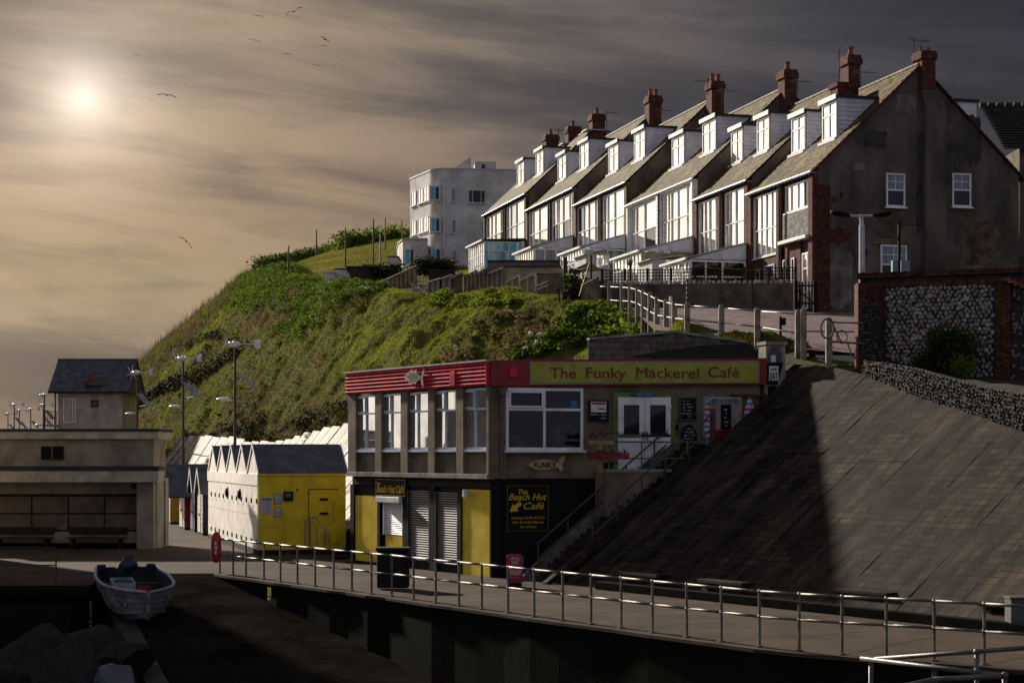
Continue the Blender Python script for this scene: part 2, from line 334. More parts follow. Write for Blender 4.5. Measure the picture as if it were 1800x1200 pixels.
# ================================================================== SETTING
MB().add([(-4000, -200, -3.6), (4000, -200, -3.6), (4000, 6000, -3.6), (-4000, 6000, -3.6)], [(0, 1, 2, 3)]).build('sea', mat('sea water', (.03, .04, .045), .12, .2, .05, .6, .6, bdist=.3), kind='structure')
n_ = 90; gx, gy = np.meshgrid(np.linspace(-45, 30, n_), np.linspace(14, 62, n_)); P = np.stack([gx.ravel(), gy.ravel(), np.full(n_*n_, 0.)], 1)
P[:, 2] = -3.15 + .12 * fbm(P, .5, 3); idx = np.arange(n_*n_).reshape(n_, n_)
arrays('shingle_beach', P, np.stack([idx[:-1,:-1], idx[:-1,1:], idx[1:,1:], idx[1:,:-1]], -1).reshape(-1, 4), mat('dark shingle', (.025, .023, .021), .9, .5, 6, .9, 30), kind='structure')

# promenade: the outer edge runs under the railing (feet of its posts, measured in the photograph)
posts_px = [(386.5,1007),(410,1011),(432.5,1014),(464,1018),(493,1022.5),(523,1026),(554,1030.6),(586.5,1035),(618.7,1038.7),(653,1044),(689,1048),(727,1054),(766,1060),(807,1065),(847,1070.7),(893,1077),(939,1084),(989,1090.7),(1039,1097),(1092,1104),(1147,1112),(1207,1120),(1268,1128),(1335,1137),(1405,1144),(1480,1150),(1558,1155),(1642,1161),(1730,1168),(1822,1176),(1925,1186)]
rail_feet = [gp(*p) for p in posts_px]
off = Vector((-.16, -.26, 0))
edge = [p + off for p in rail_feet]
far_r = edge[-1] + (edge[-1] - edge[-2]).normalized() * 14
slip_top = [Vector((-12.75, 57.2, 0)), Vector((edge[0].x, 57.2, 0))]
led = [Vector((-45, 50.2, 0)), Vector((-11.95, 51.6, 0)), Vector((-12.75, 57.2, 0))]
outer = led + [slip_top[1]] + edge + [far_r]
poly = outer + [Vector((40, far_r.y, 0)), Vector((40, 62, 0)), Vector((10, 75, 0)), Vector((-2, 100, 0)), Vector((-22, 150, 0)), Vector((-45, 215, 0)), Vector((-52, 300, 0)), Vector((-140, 300, 0)), Vector((-110, 215, 0)), Vector((-75, 150, 0)), Vector((-45, 100, 0))]
prom = MB().prism([(p.x, p.y) for p in poly], -.07, 0, 'z').build('promenade', prom_m, kind='structure', origin=(0, 0, 0))
# sea wall below the edge, a little inside the lip
sw = MB()
ln = [Vector((slip_top[1].x, 57.2, 0))] + edge + [far_r]
for a, b in zip(ln, ln[1:]):
    sw.add([(a.x+.06, a.y+.1, -4.2), (b.x+.06, b.y+.1, -4.2), (b.x+.06, b.y+.1, -.06), (a.x+.06, a.y+.1, -.06)], [(0, 1, 2, 3)])
for a, b in zip(led, led[1:]):
    sw.add([(a.x+.0, a.y+.14, -4.2), (b.x-.05, b.y+.14, -4.2), (b.x-.05, b.y+.14, -.06), (a.x, a.y+.14, -.06)], [(0, 1, 2, 3)])
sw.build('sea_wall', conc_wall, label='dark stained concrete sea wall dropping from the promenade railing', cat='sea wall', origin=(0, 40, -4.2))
MB().path([led[0] + Vector((0, .05, -.18)), led[1] + Vector((0, .05, -.18))], .2, 10).build('wall_lip', conc_wall, label='rounded concrete lip of the wall in front of the seaside shelter', cat='wall coping', smooth=True)
for k, (a, b) in enumerate(((-33, -29.5), (-26, -22.5), (-19.5, -16.0), (-15.2, -12.3))):
    MB().box(a, b, 50.75, 51.4, -3.6, -.55).build('wall_buttress', conc_wall, label=['farthest left', 'second from left', 'third from left', 'rightmost'][k] + ' dark concrete buttress of the wall below the shelter railing', cat='buttress', group='buttresses of the shelter wall', bevel=.06)
# slipway with its raised side kerb
SLOPE = 1 / 6.0
def slz(D): return -(57.2 - D) * SLOPE
sb = MB(); rows_ = np.linspace(57.2, 36, 150)
for a, b in zip(rows_, rows_[1:]):
    xl = lambda D: -12.7 + (57.2 - D) * .338
    xr = lambda D: -1.0 + (57.2 - D) * .55
    sb.add([(xl(a), a, slz(a)), (xr(a), a, slz(a)), (xr(b), b, slz(b)+.004), (xl(b), b, slz(b)+.004), (xl(b), b, slz(b)), (xr(b), b, slz(b))], [(0, 3, 2, 1), (3, 4, 5, 2)])
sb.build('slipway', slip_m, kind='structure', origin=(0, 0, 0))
MB().add([(-12.75-.35, 57, -4), (-12.75+.15, 57, -4), (-5.55+.15, 36, -4), (-5.55-.45, 36, -4), (-13.1, 57, .05), (-12.6, 57, .05), (-5.4, 36, slz(36)+.12), (-6.0, 36, slz(36)+.12)],
         [(0, 1, 2, 3), (7, 6, 5, 4), (0, 4, 5, 1), (2, 6, 7, 3), (1, 5, 6, 2), (3, 7, 4, 0)]).build('slipway_kerb', mat('kerb concrete', (.06, .053, .046), .9, .4, 1, .6, 14), label='sloping concrete side wall along the left edge of the slipway', cat='kerb wall', origin=(-10, 50, -4))

# ------------------------------------------------------------------ hill (toe, crest, plateau, back)
ctl = [  # toe                crest (px,py,D)       plateau (px,py,D)
 ((8.5,58.5,0), (1420,628,58.5), (1500,592,66)), ((7.0,59,0), (1345,608,60.5), (1440,562,74)), ((2,61,0), (1200,588,64.5), (1430,560,76)), ((-1,64,0), (1143,576,71), (1400,553,78)),
 ((-3.5,68,0), (1094,556,79.5), (1340,535,82)), ((-6,75,0), (985,538,84), (1250,505,90)), ((-9,83,0), (900,526,91), (1160,500,97)),
 ((-12.5,92,0), (790,519,101), (1060,497,106)), ((-16,101,0), (690,518,110), (980,494,116)), ((-21,114,0), (580,506,126), (880,482,135)),
 ((-28,132,0), (508,490,147), (810,468,166)), ((-36,152,0), (474,484,170), (740,418,200)), ((-47,178,0), (452,482,195), (640,424,215)),
 ((-58,204,0), (428,494,215), (540,442,228)), ((-62,235,0), (470,470,245), (560,440,262)), ((-58,270,0), (560,450,280), (620,430,295))]
Tc = np.array([c[0] for c in ctl], float); Kc = np.array([tuple(at(*c[1])) for c in ctl]); Pc = np.array([tuple(at(*c[2])) for c in ctl])
Bc = Pc + np.array([45, 12, .5])
nS = len(ctl) - 1
def crv(C, s):                                    # smooth curve through control points, s in 0..nS
    s = np.clip(np.asarray(s, float), 0, nS - 1e-6); i = s.astype(int); f = (s - i)[:, None]
    p0, p1, p2, p3 = C[np.maximum(i-1, 0)], C[i], C[i+1], C[np.minimum(i+2, nS)]
    return .5 * ((2*p1) + (-p0+p2)*f + (2*p0-5*p1+4*p2-p3)*f*f + (-p0+3*p1-3*p2+p3)*f**3)
def hill(s, v):                                   # v 0 toe .. 1 crest .. 2 plateau .. 3 back
    s = np.asarray(s, float); v = np.asarray(v, float)[:, None]; T, K, P_, B = crv(Tc, s), crv(Kc, s), crv(Pc, s), crv(Bc, s)
    o = np.where(v < 1, T + (K-T)*v, np.where(v < 2, K + (P_-K)*(v-1), P_ + (B-P_)*np.minimum(v-2, 1)))
    v1 = v[:, 0]; bul = np.where(v1 < 1, np.sin(np.clip(v1, 0, 1)*math.pi), 0); o = o.copy()
    o[:, 2] += bul * .35
    slope = np.clip(v1*4, 0, 1) * np.clip((1.25 - v1)*4, 0, 1)
    o[:, 2] += slope * (.75*fbm(o, .09, 1, 3) + .42*fbm(o, .45, 5, 3) + .20*fbm(o, 1.3, 15, 2)); o[:, 0] += slope * .5*fbm(o, .16, 9, 2)
    return o
nS_, nV_ = 700, 150
ss = np.linspace(0, nS, nS_); vv = np.concatenate([np.linspace(0, 1, 130), np.linspace(1, 2, 46)[1:], np.linspace(2, 3, 16)[1:]]); nV_ = len(vv)
SS, VV = np.meshgrid(ss, vv, indexing='ij'); HP = hill(SS.ravel(), VV.ravel()); idx = np.arange(nS_*nV_).reshape(nS_, nV_)
def hill_mat():
    m = bpy.data.materials.new('rough grass turf'); m.use_nodes = True; t = m.node_tree; b = t.nodes['Principled BSDF']; n = t.nodes.new; l = t.links.new
    c = n('ShaderNodeTexCoord'); a = n('ShaderNodeTexNoise'); a.inputs['Scale'].default_value = .16; a.inputs['Detail'].default_value = 8; a.inputs['Roughness'].default_value = .68
    l(c.outputs['Object'], a.inputs['Vector']); r = n('ShaderNodeValToRGB'); e = r.color_ramp.elements
    for _ in range(2): e.new(.5)
    for el, (p, cc) in zip(e, [(.30, (.040, .046, .012)), (.46, (.080, .088, .016)), (.56, (.105, .098, .026)), (.72, (.13, .105, .045))]): el.position = p; el.color = cc + (1,)
    l(a.outputs['Fac'], r.inputs[0]); l(r.outputs[0], b.inputs['Base Color']); b.inputs['Roughness'].default_value = 1; b.inputs['Specular IOR Level'].default_value = .02
    z = n('ShaderNodeTexNoise'); z.inputs['Scale'].default_value = 5; z.inputs['Detail'].default_value = 6; l(c.outputs['Object'], z.inputs['Vector'])
    bp = n('ShaderNodeBump'); bp.inputs['Strength'].default_value = 1; bp.inputs['Distance'].default_value = .25; l(z.outputs['Fac'], bp.inputs['Height']); l(bp.outputs[0], b.inputs['Normal'])
    return m
ho = arrays('hillside', HP, np.stack([idx[:-1,:-1], idx[1:,:-1], idx[1:,1:], idx[:-1,1:]], -1).reshape(-1, 4), hill_mat(), kind='structure')
ho.data.polygons.foreach_set('use_smooth', [True]*len(ho.data.polygons))

# ------------------------------------------------------------------ sloping concrete apron, right of the cafe: slabs with open joints
q0 = Vector((1.53, 52.5, 0)); bd = Vector((.541, -.841, 0)); up_h = Vector((.841, .541, 0)); TA = .708
nrm_ap = Vector((-up_h.x*TA, -up_h.y*TA, 1)).normalized()
def ap(t, r, o=0): return q0 + bd*t + up_h*r + Vector((0, 0, r*TA)) + nrm_ap*o
def ap_pix(px, py):
    e = Vector((0, 0, CZ)); d = at(px, py, 1) - e; k = -(e - q0).dot(nrm_ap) / d.dot(nrm_ap); p = e + d*k - q0
    return p.dot(bd), p.dot(up_h)
bound = sorted([ap_pix(*p) for p in ((1420,640),(1480,648),(1510,655),(1560,672),(1600,690),(1650,706),(1700,722),(1760,742),(1830,766),(1950,800),(2200,860))])
bt_, br_ = [b[0] for b in bound], [b[1] for b in bound]
def top_r(t): return float(np.interp(t, bt_, br_))
apron = MB().add([ap(-.25, 0, -.12), ap(24, 0, -.12), ap(24, top_r(24), -.12), ap(14, top_r(14), -.12), ap(8, top_r(8), -.12), ap(4, top_r(4), -.12), ap(0, top_r(0), -.12), ap(-.25, top_r(0), -.12),
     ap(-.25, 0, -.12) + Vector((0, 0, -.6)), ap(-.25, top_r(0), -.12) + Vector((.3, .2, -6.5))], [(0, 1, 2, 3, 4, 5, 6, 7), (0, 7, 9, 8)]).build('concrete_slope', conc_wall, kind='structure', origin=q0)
tt = -.25; k = 0
while tt < 23:
    w_ = random.uniform(1.6, 2.3); t0, t1 = tt + .006, tt + w_ - .006; tt += w_
    ra, rb = top_r(t0), top_r(t1); cuts = sorted([0] + [c + random.uniform(-.5, .5) for c in (5.2,) if c < min(ra, rb) - 1.2]) + [None]
    o_ = random.uniform(-.006, .006)
    for c0, c1 in zip(cuts, cuts[1:]):
        c0 += .008 if c0 else 0; d = o_ + random.uniform(-.008, .008)
        e0, e1 = (ra, rb) if c1 is None else (c1-.008, c1-.008); nn = max(2, int((e0-c0)/.35)); b = MB(); tl = random.uniform(-.006, .006)
        for i in range(nn+1):
            f = i/nn
            for t, e in ((t0, e0), (t1, e1)):
                b.v.append(ap(t, c0+(e-c0)*f, d + tl*(1 if t == t1 else -1) + 0.010*random.uniform(-1, 1)))
        b.f += [(2*i, 2*i+1, 2*i+3, 2*i+2) for i in range(nn)]; m0 = len(b.v)
        b.v += [ap(t0, c0, -.1), ap(t1, c0, -.1), ap(t1, e1, -.1), ap(t0, e0, -.1)]
        b.f += [(0, m0, m0+1, 1), (2*nn, 2*nn+1, m0+2, m0+3), tuple([2*i for i in range(nn, -1, -1)] + [m0, m0+3][:0]) if False else (0, 2*nn, m0+3, m0), (1, m0+1, m0+2, 2*nn+1)]
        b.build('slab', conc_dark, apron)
# kerb along the foot of the slope
kb = MB(T=frame((q0.x + bd.x*2.2 - .25*up_h.x, q0.y + bd.y*2.2 - .25*up_h.y, 0), (bd.x, bd.y)))
kb.box(0, 24, -.26, .0, 0.004, .22).build('slope_kerb', conc_wall, label='mossy concrete kerb at the foot of the large concrete slope', cat='kerb', bevel=.02)

# pale sunlit apron behind the huts, left of the cafe: slabs laid on the foot of the hill
pale = MB().add([hill([3.3], [.01])[0], hill([3.4], [.01])[0], hill([3.4], [.03])[0]], [(0, 1, 2)]).build('pale_concrete_slope', conc_glare, kind='structure')
sgrid = np.arange(3.0, 9.6, .155)
for i, s0 in enumerate(sgrid):
    top = .36 + .02*math.sin(i*.35) + random.uniform(-.006, .006) - max(0, (s0-6.0))*.035 + (.03 if s0 < 4.3 else 0)
    for j, (va, vb) in enumerate(((.0, .19), (.19, top))):
        b = MB(); n = 4
        for v in np.linspace(va+.002, vb-.002, n):
            for s in (s0+.006, s0+.149):
                p = crv(Tc, [s])[0] + (crv(Kc, [s])[0] - crv(Tc, [s])[0])*v; p[2] += .62 + .02*math.sin(i*2.1+j) + math.sin(v*math.pi)*.3
                p[0] -= .35; b.v.append(Vector(p))
        b.f += [(2*q, 2*q+1, 2*q+3, 2*q+2) for q in range(n-1)]; m0 = len(b.v); b.v += [v - Vector((-.1, 0, .3)) for v in b.v[:m0]]
        b.f += [(2*q, 2*q+2, m0+2*q+2, m0+2*q) for q in range(n-1)] + [(2*q+1, m0+2*q+1, m0+2*q+3, 2*q+3) for q in range(n-1)] + [(0, m0, m0+1, 1), (2*n-2, 2*n-1, m0+2*n-1, m0+2*n-2)]
        b.build('slab', conc_glare, pale)

# road up to the terrace
rd = [at(1150, 586, 65.6), at(1208, 589, 64), at(1290, 600, 62), at(1370, 613, 60), at(1430, 622, 58), at(1520, 628, 57.5), at(1780, 570, 70), at(1445, 552.5, 76.1), at(1398, 549, 77.2), at(1230, 546, 79), at(1110, 546, 80)]
rb_ = MB(); rb_.v = [Vector(p) + Vector((0, 0, .12)) for p in rd]; c_ = sum((Vector(p) for p in rd), Vector())/len(rd) + Vector((0, 0, .12)); rb_.v.append(c_)
rb_.f = [(i, (i+1) % len(rd), len(rd)) for i in range(len(rd))]; rb_.build('road', road_m, kind='structure')
ln_ = MB()                                        # worn pale line along the far side of the road
for i in range(9):
    a, b = at(1352 + i*10, 566 + i*2.05, 73.4 - i*.55), at(1360 + i*10, 567.7 + i*2.05, 73.0 - i*.55)
    ln_.bar(a + Vector((0, 0, .19)), b + Vector((0, 0, .19)), .10, .01)
ln_.build('road_marking', mat('worn road paint', (.45, .42, .36), .8, .4, 6, .2), kind='structure')

# dark expansion joints across the promenade
jm = mat('joint sealant', (.015, .013, .012), .9, .2, 4, .1)
for i in range(1, len(rail_feet)-1, 3):
    a = rail_feet[i]; d = (rail_feet[i+1] - rail_feet[i-1]).normalized(); nn = Vector((-d.y, d.x, 0)); b_ = a + nn*4.6
    pts = [a + nn*.15 + (b_-a)*f + d*random.uniform(-.02, .02) for f in np.linspace(0, 1, 7)]; jb = MB()
    for q, r in zip(pts, pts[1:]): jb.add([q - d*.018 + Vector((0, 0, .004)), q + d*.018 + Vector((0, 0, .004)), r + d*.018 + Vector((0, 0, .004)), r - d*.018 + Vector((0, 0, .004))], [(0, 1, 2, 3)])
    jb.build('joint', jm, prom)
# ================================================================== TERRACE
def roof_mat():
    m = bpy.data.materials.new('mossy roof tiles'); m.use_nodes = True; t = m.node_tree; b = t.nodes['Principled BSDF']; n = t.nodes.new; l = t.links.new
    c = n('ShaderNodeTexCoord'); a = n('ShaderNodeTexNoise'); a.inputs['Scale'].default_value = 1.3; a.inputs['Detail'].default_value = 9; a.inputs['Roughness'].default_value = .78
    l(c.outputs['Object'], a.inputs['Vector']); r = n('ShaderNodeValToRGB'); e = r.color_ramp.elements
    for _ in range(3): e.new(.5)
    for el, (p, cc) in zip(e, [(.37, (.105, .040, .027)), (.455, (.022, .015, .011)), (.51, (.080, .052, .008)), (.56, (.135, .094, .008)), (.66, (.19, .125, .06))]): el.position = p; el.color = cc + (1,)
    l(a.outputs['Fac'], r.inputs[0]); l(r.outputs[0], b.inputs['Base Color']); b.inputs['Roughness'].default_value = .65; b.inputs['Specular IOR Level'].default_value = .12
    z = n('ShaderNodeTexNoise'); z.inputs['Scale'].default_value = 16; l(c.outputs['Object'], z.inputs['Vector'])
    bp = n('ShaderNodeBump'); bp.inputs['Strength'].default_value = .8; bp.inputs['Distance'].default_value = .03; l(z.outputs['Fac'], bp.inputs['Height']); l(bp.outputs[0], b.inputs['Normal'])
    return m
tile_m = roof_mat()
XV = 50.0
def Dx(px): return 76.0 * (1437 - XV) / (px - XV)
bx = [1437, 1322, 1227, 1108, 1015, 930, 855]
pts_ = [Vector(((x - CX)/F*Dx(x), Dx(x), 0)) for x in bx]
TD = (pts_[-1] - pts_[0]).normalized()            # along the terrace, away
eav = [12.06, 12.72, 13.82, 15.15, 16.25, 17.4]
HW, RISE = 4.7, 4.46
dorm_px = [(1474, 1418), (1355, 1308), (1261, 1205), (1136, 1089), (1037, 997), (957, 923)]
words = ['nearest', 'second nearest', 'third', 'fourth', 'second farthest', 'farthest']
notes = ['nearest terraced house pair, brick with grey balcony panel, gable facing the lamp post', 'second house pair from the big gable, red brick with long white windows',
         'third house pair from the big gable, white painted piers and glossy window frames', 'fourth house pair from the big gable, tall pale windows under mossy roof',
         'fifth house pair from the big gable, brown piers and tall windows', 'farthest house pair of the terrace, next to the white rounded flats']
brown_pier = mat('brown painted brick', (.20, .13, .08), .85, .35, 4, .5, 40, brick=(.225, .075, .01, (.5, .45, .4)))
pier_m = [brick_m, brick_m, white, brown_pier, brown_pier, brick_m]
gable_m = mat('old cement render over brick', (.150, .126, .098), .95, .5, .9, 1.0, 16, col2=(.055, .047, .038), bdist=.05, streak=(1, 1, .45))
glass_lit2 = mat('sky-mirroring glass, duller', (.62, .60, .58), .07, .08, .8, 0, metal=.8)
TERR = []
def solve_t(o, px, w):                            # along-wall distance whose point w metres inside projects to px
    lo, hi = -3, 30
    for _ in range(50):
        md = (lo+hi)/2; p = o @ Vector((md, -w, 0)); x = CX + p.x/p.y*F
        if x > px: lo = md
        else: hi = md
    return lo
for k in range(6):
    ln = (pts_[k+1] - pts_[k]).length; ez = CZ + eav[k]; bz = ez - 5.95
    T = frame((pts_[k].x, pts_[k].y, 0), TD); root = thing('terraced_house', notes[k], 'house', (pts_[k].x, pts_[k].y, bz), 'terraced house pairs')
    # shell: walls with gables
    sh = MB(T); g_ = [(0, bz-1.5), (0, ez-.05), (-HW, ez+RISE-.05), (-2*HW, ez-.05), (-2*HW, bz-1.5)]
    sh.prism(g_, 0.02 if k else .0, ln-.02, 'x'); sh.build('wall', tan_r if k else gable_m, root)
    # roof: front and back slopes, tiles laid in lapped courses
    for side in (0, 1):
        b = MB(T); nc = 22; L_ = math.hypot(HW+.28, RISE+.26)
        for c in range(nc):
            f0, f1 = c/nc, (c+1.0)/nc; up = .055
            def rp(f, o): return (.28 - f*(HW+.28), ez - .24 + f*(RISE+.26) + o)
            y0, z0 = rp(f0, up + .03); y1, z1 = rp(f1, up); yb, zb = rp(f0, 0.0)
            if side: y0, y1, yb = -2*HW - y0, -2*HW - y1, -2*HW - yb
            xa, xb = -.06, ln + (.10 if k == 5 else -.02); nx = 8
            xs = np.linspace(xa, xb, nx)
            jit = [random.uniform(-.012, .012) for _ in xs]
            m0 = len(b.v)
            for x, j in zip(xs, jit): b.add([(x, y0, z0+j), (x, y1, z1), (x, yb, zb)], [])
            for i in range(nx-1):
                q = m0+3*i; b.f += [(q, q+3, q+4, q+1), (q+2, q+5, q+3, q)]
            b.f += [(m0, m0+1, m0+2), (m0+3*(nx-1), m0+3*(nx-1)+2, m0+3*(nx-1)+1)]
        rf = b.build('roof', tile_m, root)
        if side == 0: front = rf
    rg = MB(T)
    for i in range(int(ln/.45)+1):
        x = i*.45; rg.tube((x, -HW, ez+RISE+.04), (min(x+.43, ln), -HW, ez+RISE+.05), .12, 8)
    rg.build('ridge_tiles', tile_m, root)
    # gutter, downpipe, brackets
    gt = MB(T); gt.tube((-.1, .33, ez-.25), (ln-.05, .33, ez-.25), .065, 8); gt.build('gutter', lead if k in (0, 2) else darksteel, root)
    for i in range(int(ln/.42)): MB(T).box(.12+i*.42, .20+i*.42, .0, .30, ez-.38, ez-.27).build('eaves_bracket', white if k == 2 else wood_dark, root)
    # soffit board
    MB(T).box(0.03, ln-.03, .01, .26, ez-.27, ez-.24).build('soffit', white, root)
    # piers between the windows and party piers
    hw = ln/2
    us = [(0, .42), (hw-.26, hw+.26), (ln-.40, ln-.02)]
    for a, c in us: MB(T).box(a, c, .02, .24, bz, ez-.275).build('pier', pier_m[k], root)
    for px_ in (hw-.36,): MB(T).tube((px_, .34, bz), (px_, .34, ez-.3), .05, 8).build('downpipe', darksteel, root)
    # first floor windows down to the conservatory roofs
    zlo = bz + 2.95
    for h, (a, c) in enumerate(((.42, hw-.40), (hw+.26, ln-.40))):
        if k == 0 and h == 0:
            wn = window(T, root, a+.05, c, bz+4.35, ez-.42, (.26, .5, .76), (), upvc, lambda i, j: glass_lit if i else glass, .07, .03, .07, sill=True)
            # cladding panel under the window, ledge, brick, door with sidelights
            pn = MB(T).box(a, c+.02, .03, .20, bz+3.18, bz+4.26).build('balcony_panel', mat('grey hung tiles', (.26, .25, .23), .8, .3, 3, .4, brick=(.18, .12, .01)), root)
            pn['label'] = 'grey tile-hung panel under the upper window'
            MB(T).box(a-.1, c+.06, .02, .42, bz+3.0, bz+3.14).build('ledge', white, root)
            MB(T).box(hw*.40, c, .02, .14, bz, bz+2.98).build('brick_front', brick_m, root)
            d_ = window(T, root, .50, 1.30, bz+.05, bz+2.45, (.36,), (.30, .72), upvc, glass_lit, .08, .06, .07, name='door')
            MB(T).tube((.88, .16, bz+1.15), (.88, .16, bz+1.30), .02, 6).build('handle', steel, d_)
            for u in (hw*.55, hw*.80): window(T, root, u, u+.34, bz+1.15, bz+2.35, (), (), upvc, glass, .06, .15, .05)
        elif k == 0:
            window(T, root, a, c, bz+2.75, ez-.42, (.28, .5, .70), (.44,), upvc, lambda i, j: glass_lit, .055, .03, .07, sill=True)
            MB(T).box(a-.2, c+.1, .02, .16, bz, bz+2.60).build('brick_front', brick_m, root)
            window(T, root, a+.25, a+1.35, bz+.9, bz+2.3, (.5,), (.6,), upvc, glass_lit, .06, .17, .05)
            window(T, root, c-.9, c-.45, bz+.9, bz+2.2, (), (), upvc, glass, .06, .17, .05)
        else:
            cols = [(.20, .5, .72), (.5, .80)][(k+h) % 2]
            window(T, root, a, c, zlo, ez-.40, cols, (.42 if k != 2 else .45,), upvc, lambda i, j: random.choice((glass_lit, glass_lit, glass_lit, glass_lit2)) if random.random() < .93 else glass, .05, .03, .09, sill=True)
            MB(T).box(a, c, .02, .10, bz, zlo-.08).build('apron_wall', [offwhite, brick_m, offwhite, tan_r, tan_r, tan_r][k], root)
    if k == 2:                                    # glossy quoin blocks on the white piers
        for a in (.06, hw-.2, hw+.02, ln-.36):
            for i in range(13): MB(T).box(a, a+.22, .24, .29, bz+2.9+i*.215, bz+3.07+i*.215).build('quoin', upvc, root)
    # dormers
    for px in dorm_px[k]:
        w0 = 1.5; t_ = solve_t(T, px, w0); zb = ez + w0*RISE/HW + .03; hgt = 1.72; dw = 1.55 if k < 2 else 1.95
        wl = hgt/(RISE/HW)
        dm = MB(T).prism([(-w0, zb), (-w0, zb+hgt), (-w0-wl, zb+hgt)], t_+.03, t_+dw-.03, 'x').build('dormer', upvc, root)
        MB(T).box(t_-.10, t_+dw+.10, -w0-wl-.15, -w0+.16, zb+hgt+.005, zb+hgt+.10).build('dormer_roof', felt, dm)
        MB(T).box(t_-.12, t_+dw+.12, -w0+.161, -w0+.20, zb+hgt-.08, zb+hgt+.13).build('fascia', upvc, dm)
        MB(T).box(t_-.08, t_+dw+.08, -w0-.02, -w0+.22, zb-.12, zb+.0).build('apron_flashing', lead, dm)
        nb = 9
        bdm = mat('pale cladding board', (.70, .70, .76), .6, .08, 2, .1)
        for i in range(nb):                       # weatherboards on the side towards the camera
            za = zb + hgt*i/nb; zc = zb + hgt*(i+1)/nb; da = w0 + (za-zb)/(RISE/HW); dc = w0 + (zc-zb)/(RISE/HW)
            MB(T).add([(t_-.005, -w0, za), (t_-.005, -da, za), (t_+.02, -dc, zc-.01), (t_+.02, -w0, zc-.01), (t_+.03, -w0, za), (t_+.03, -da, za)],
                      [(0, 1, 2, 3), (0, 4, 5, 1)]).build('board', bdm, dm)
        window(T, root, t_+.05, t_+dw-.05, zb+.05, zb+hgt-.12, (.5,), (.66,), upvc, glass_lit, .075, -w0+.02, .06, name='dormer_window')
    TERR.append((T, root, ln, ez, bz))
T0, root0, ln0, ez0, bz0 = TERR[0]
# bricks quoin and plinth of the big gable, rake verge, exposed brick patches, breast and chimney
GW = Wall((pts_[0].x - TD.x*0 + TD.y*0, pts_[0].y), (0, 0)) if False else None
gd = Vector((-TD.y, TD.x, 0))                     # outward of the facade
gW = Wall((pts_[0].x - gd.x*2*HW, pts_[0].y - gd.y*2*HW), (gd.x, gd.y))   # gable plane, x runs from back corner to front corner
gT = gW.T
MB(gT).box(2*HW-.55, 2*HW+.02, .0, .045, bz0-1, ez0-.75).build('brick_quoin', brick_dark, root0)
def gbox(x0, y0, x1, y1, d0, d1, name, m):
    u0, u1, z0, z1 = gW.rect(x0, y0, x1, y1); return MB(gT).box(u0, u1, d0, d1, z0, z1).build(name, m, root0)
for r in ((1448, 398, 1500, 430), (1530, 415, 1585, 432), (1632, 340, 1658, 385), (1460, 345, 1472, 358), (1476, 336, 1482, 350), (1515, 435, 1526, 450), (1640, 378, 1655, 398)):
    b = MB(gT); u0, u1, z0, z1 = gW.rect(*r); n = 16
    pl = [(u0+(u1-u0)*(.5+.5*math.cos(6.28*i/n)*random.uniform(.7, 1.1)), z0+(z1-z0)*(.5+.5*math.sin(6.28*i/n)*random.uniform(.7, 1.1))) for i in range(n)]
    b.prism(pl, .005, .015).build('bare_brick_patch', brick_dark, root0)
pm_ = [mat('lighter patch of render', (.17, .145, .115), .95, .4, 1.5, .8, 20), mat('darker patch of render', (.062, .054, .046), .95, .4, 1.5, .8, 20), mat('brownish patch of render', (.12, .085, .060), .95, .5, 2, .9, 20)]
for i, r in enumerate(((1575, 165, 1612, 205), (1515, 230, 1560, 262), (1500, 285, 1522, 300), (1660, 250, 1690, 330), (1690, 385, 1760, 470), (1610, 225, 1626, 420), (1540, 370, 1600, 395), (1455, 435, 1500, 545), (1700, 200, 1725, 290))):
    u0, u1, z0, z1 = gW.rect(*r); n = 22; pl = [(u0+(u1-u0)*(.5+.5*max(-1, min(1, 1.35*math.cos(6.283*q/n)))*random.uniform(.82, 1.0)), z0+(z1-z0)*(.5+.5*max(-1, min(1, 1.35*math.sin(6.283*q/n)))*random.uniform(.82, 1.0))) for q in range(n)]
    MB(gT).prism(pl, -.01, .004+.001*i).build('render_patch', pm_[(0, 1, 0, 1, 2, 1, 2, 0, 1)[i]], root0)
gbox(1533, 419, 1602, 430, .0, .05, 'lintel', mat('stone lintel', (.17, .12, .075), .9, .3, 3, .4))
ub0, ub1, zb0, zb1 = gW.rect(1622, 175, 1657, 486); uc0, uc1, _, _ = gW.rect(1613, 0, 1640, 486)
u_a = gW.rect(1620, 440, 1690, 490)
br = MB(gT); zt = gW.pix(1630, 165)[1]
br.prism([(ub0, bz0-1), (ub1, bz0-1), (ub1, zt-.6), (uc1, zt+.1), (uc0, zt+.1), (ub0, zt-.6)], .0, .32)
br.prism([(u_a[0], bz0-1), (u_a[1], bz0-1), (u_a[1], u_a[3]), (ub1, u_a[3]+.45), (ub0, u_a[3]+.45), (u_a[0], u_a[3])], .0, .26).build('chimney_breast', gable_m, root0)
ch = MB(gT); z_t = gW.pix(1628, 92)[1]; ch.box(uc0+.04, uc1-.04, -.45, .30, zt-.05, z_t-.35)
ch.box(uc0-.03, uc1+.03, -.52, .36, z_t-.35, z_t-.10); ch.box(uc0, uc1, -.48, .33, z_t-.10, z_t)
c0 = ch.build('chimney', brick_m, root0)
for u in (uc0+.18, uc1-.18): MB(gT).tube((u, -.08, z_t), (u, -.08, z_t+.22), .085, 8, .07).build('chimney_pot', mat('terracotta', (.25, .09, .05), .8, .3, 5, .2), c0)
vg = MB(gT)                                       # verge tiles along both rakes
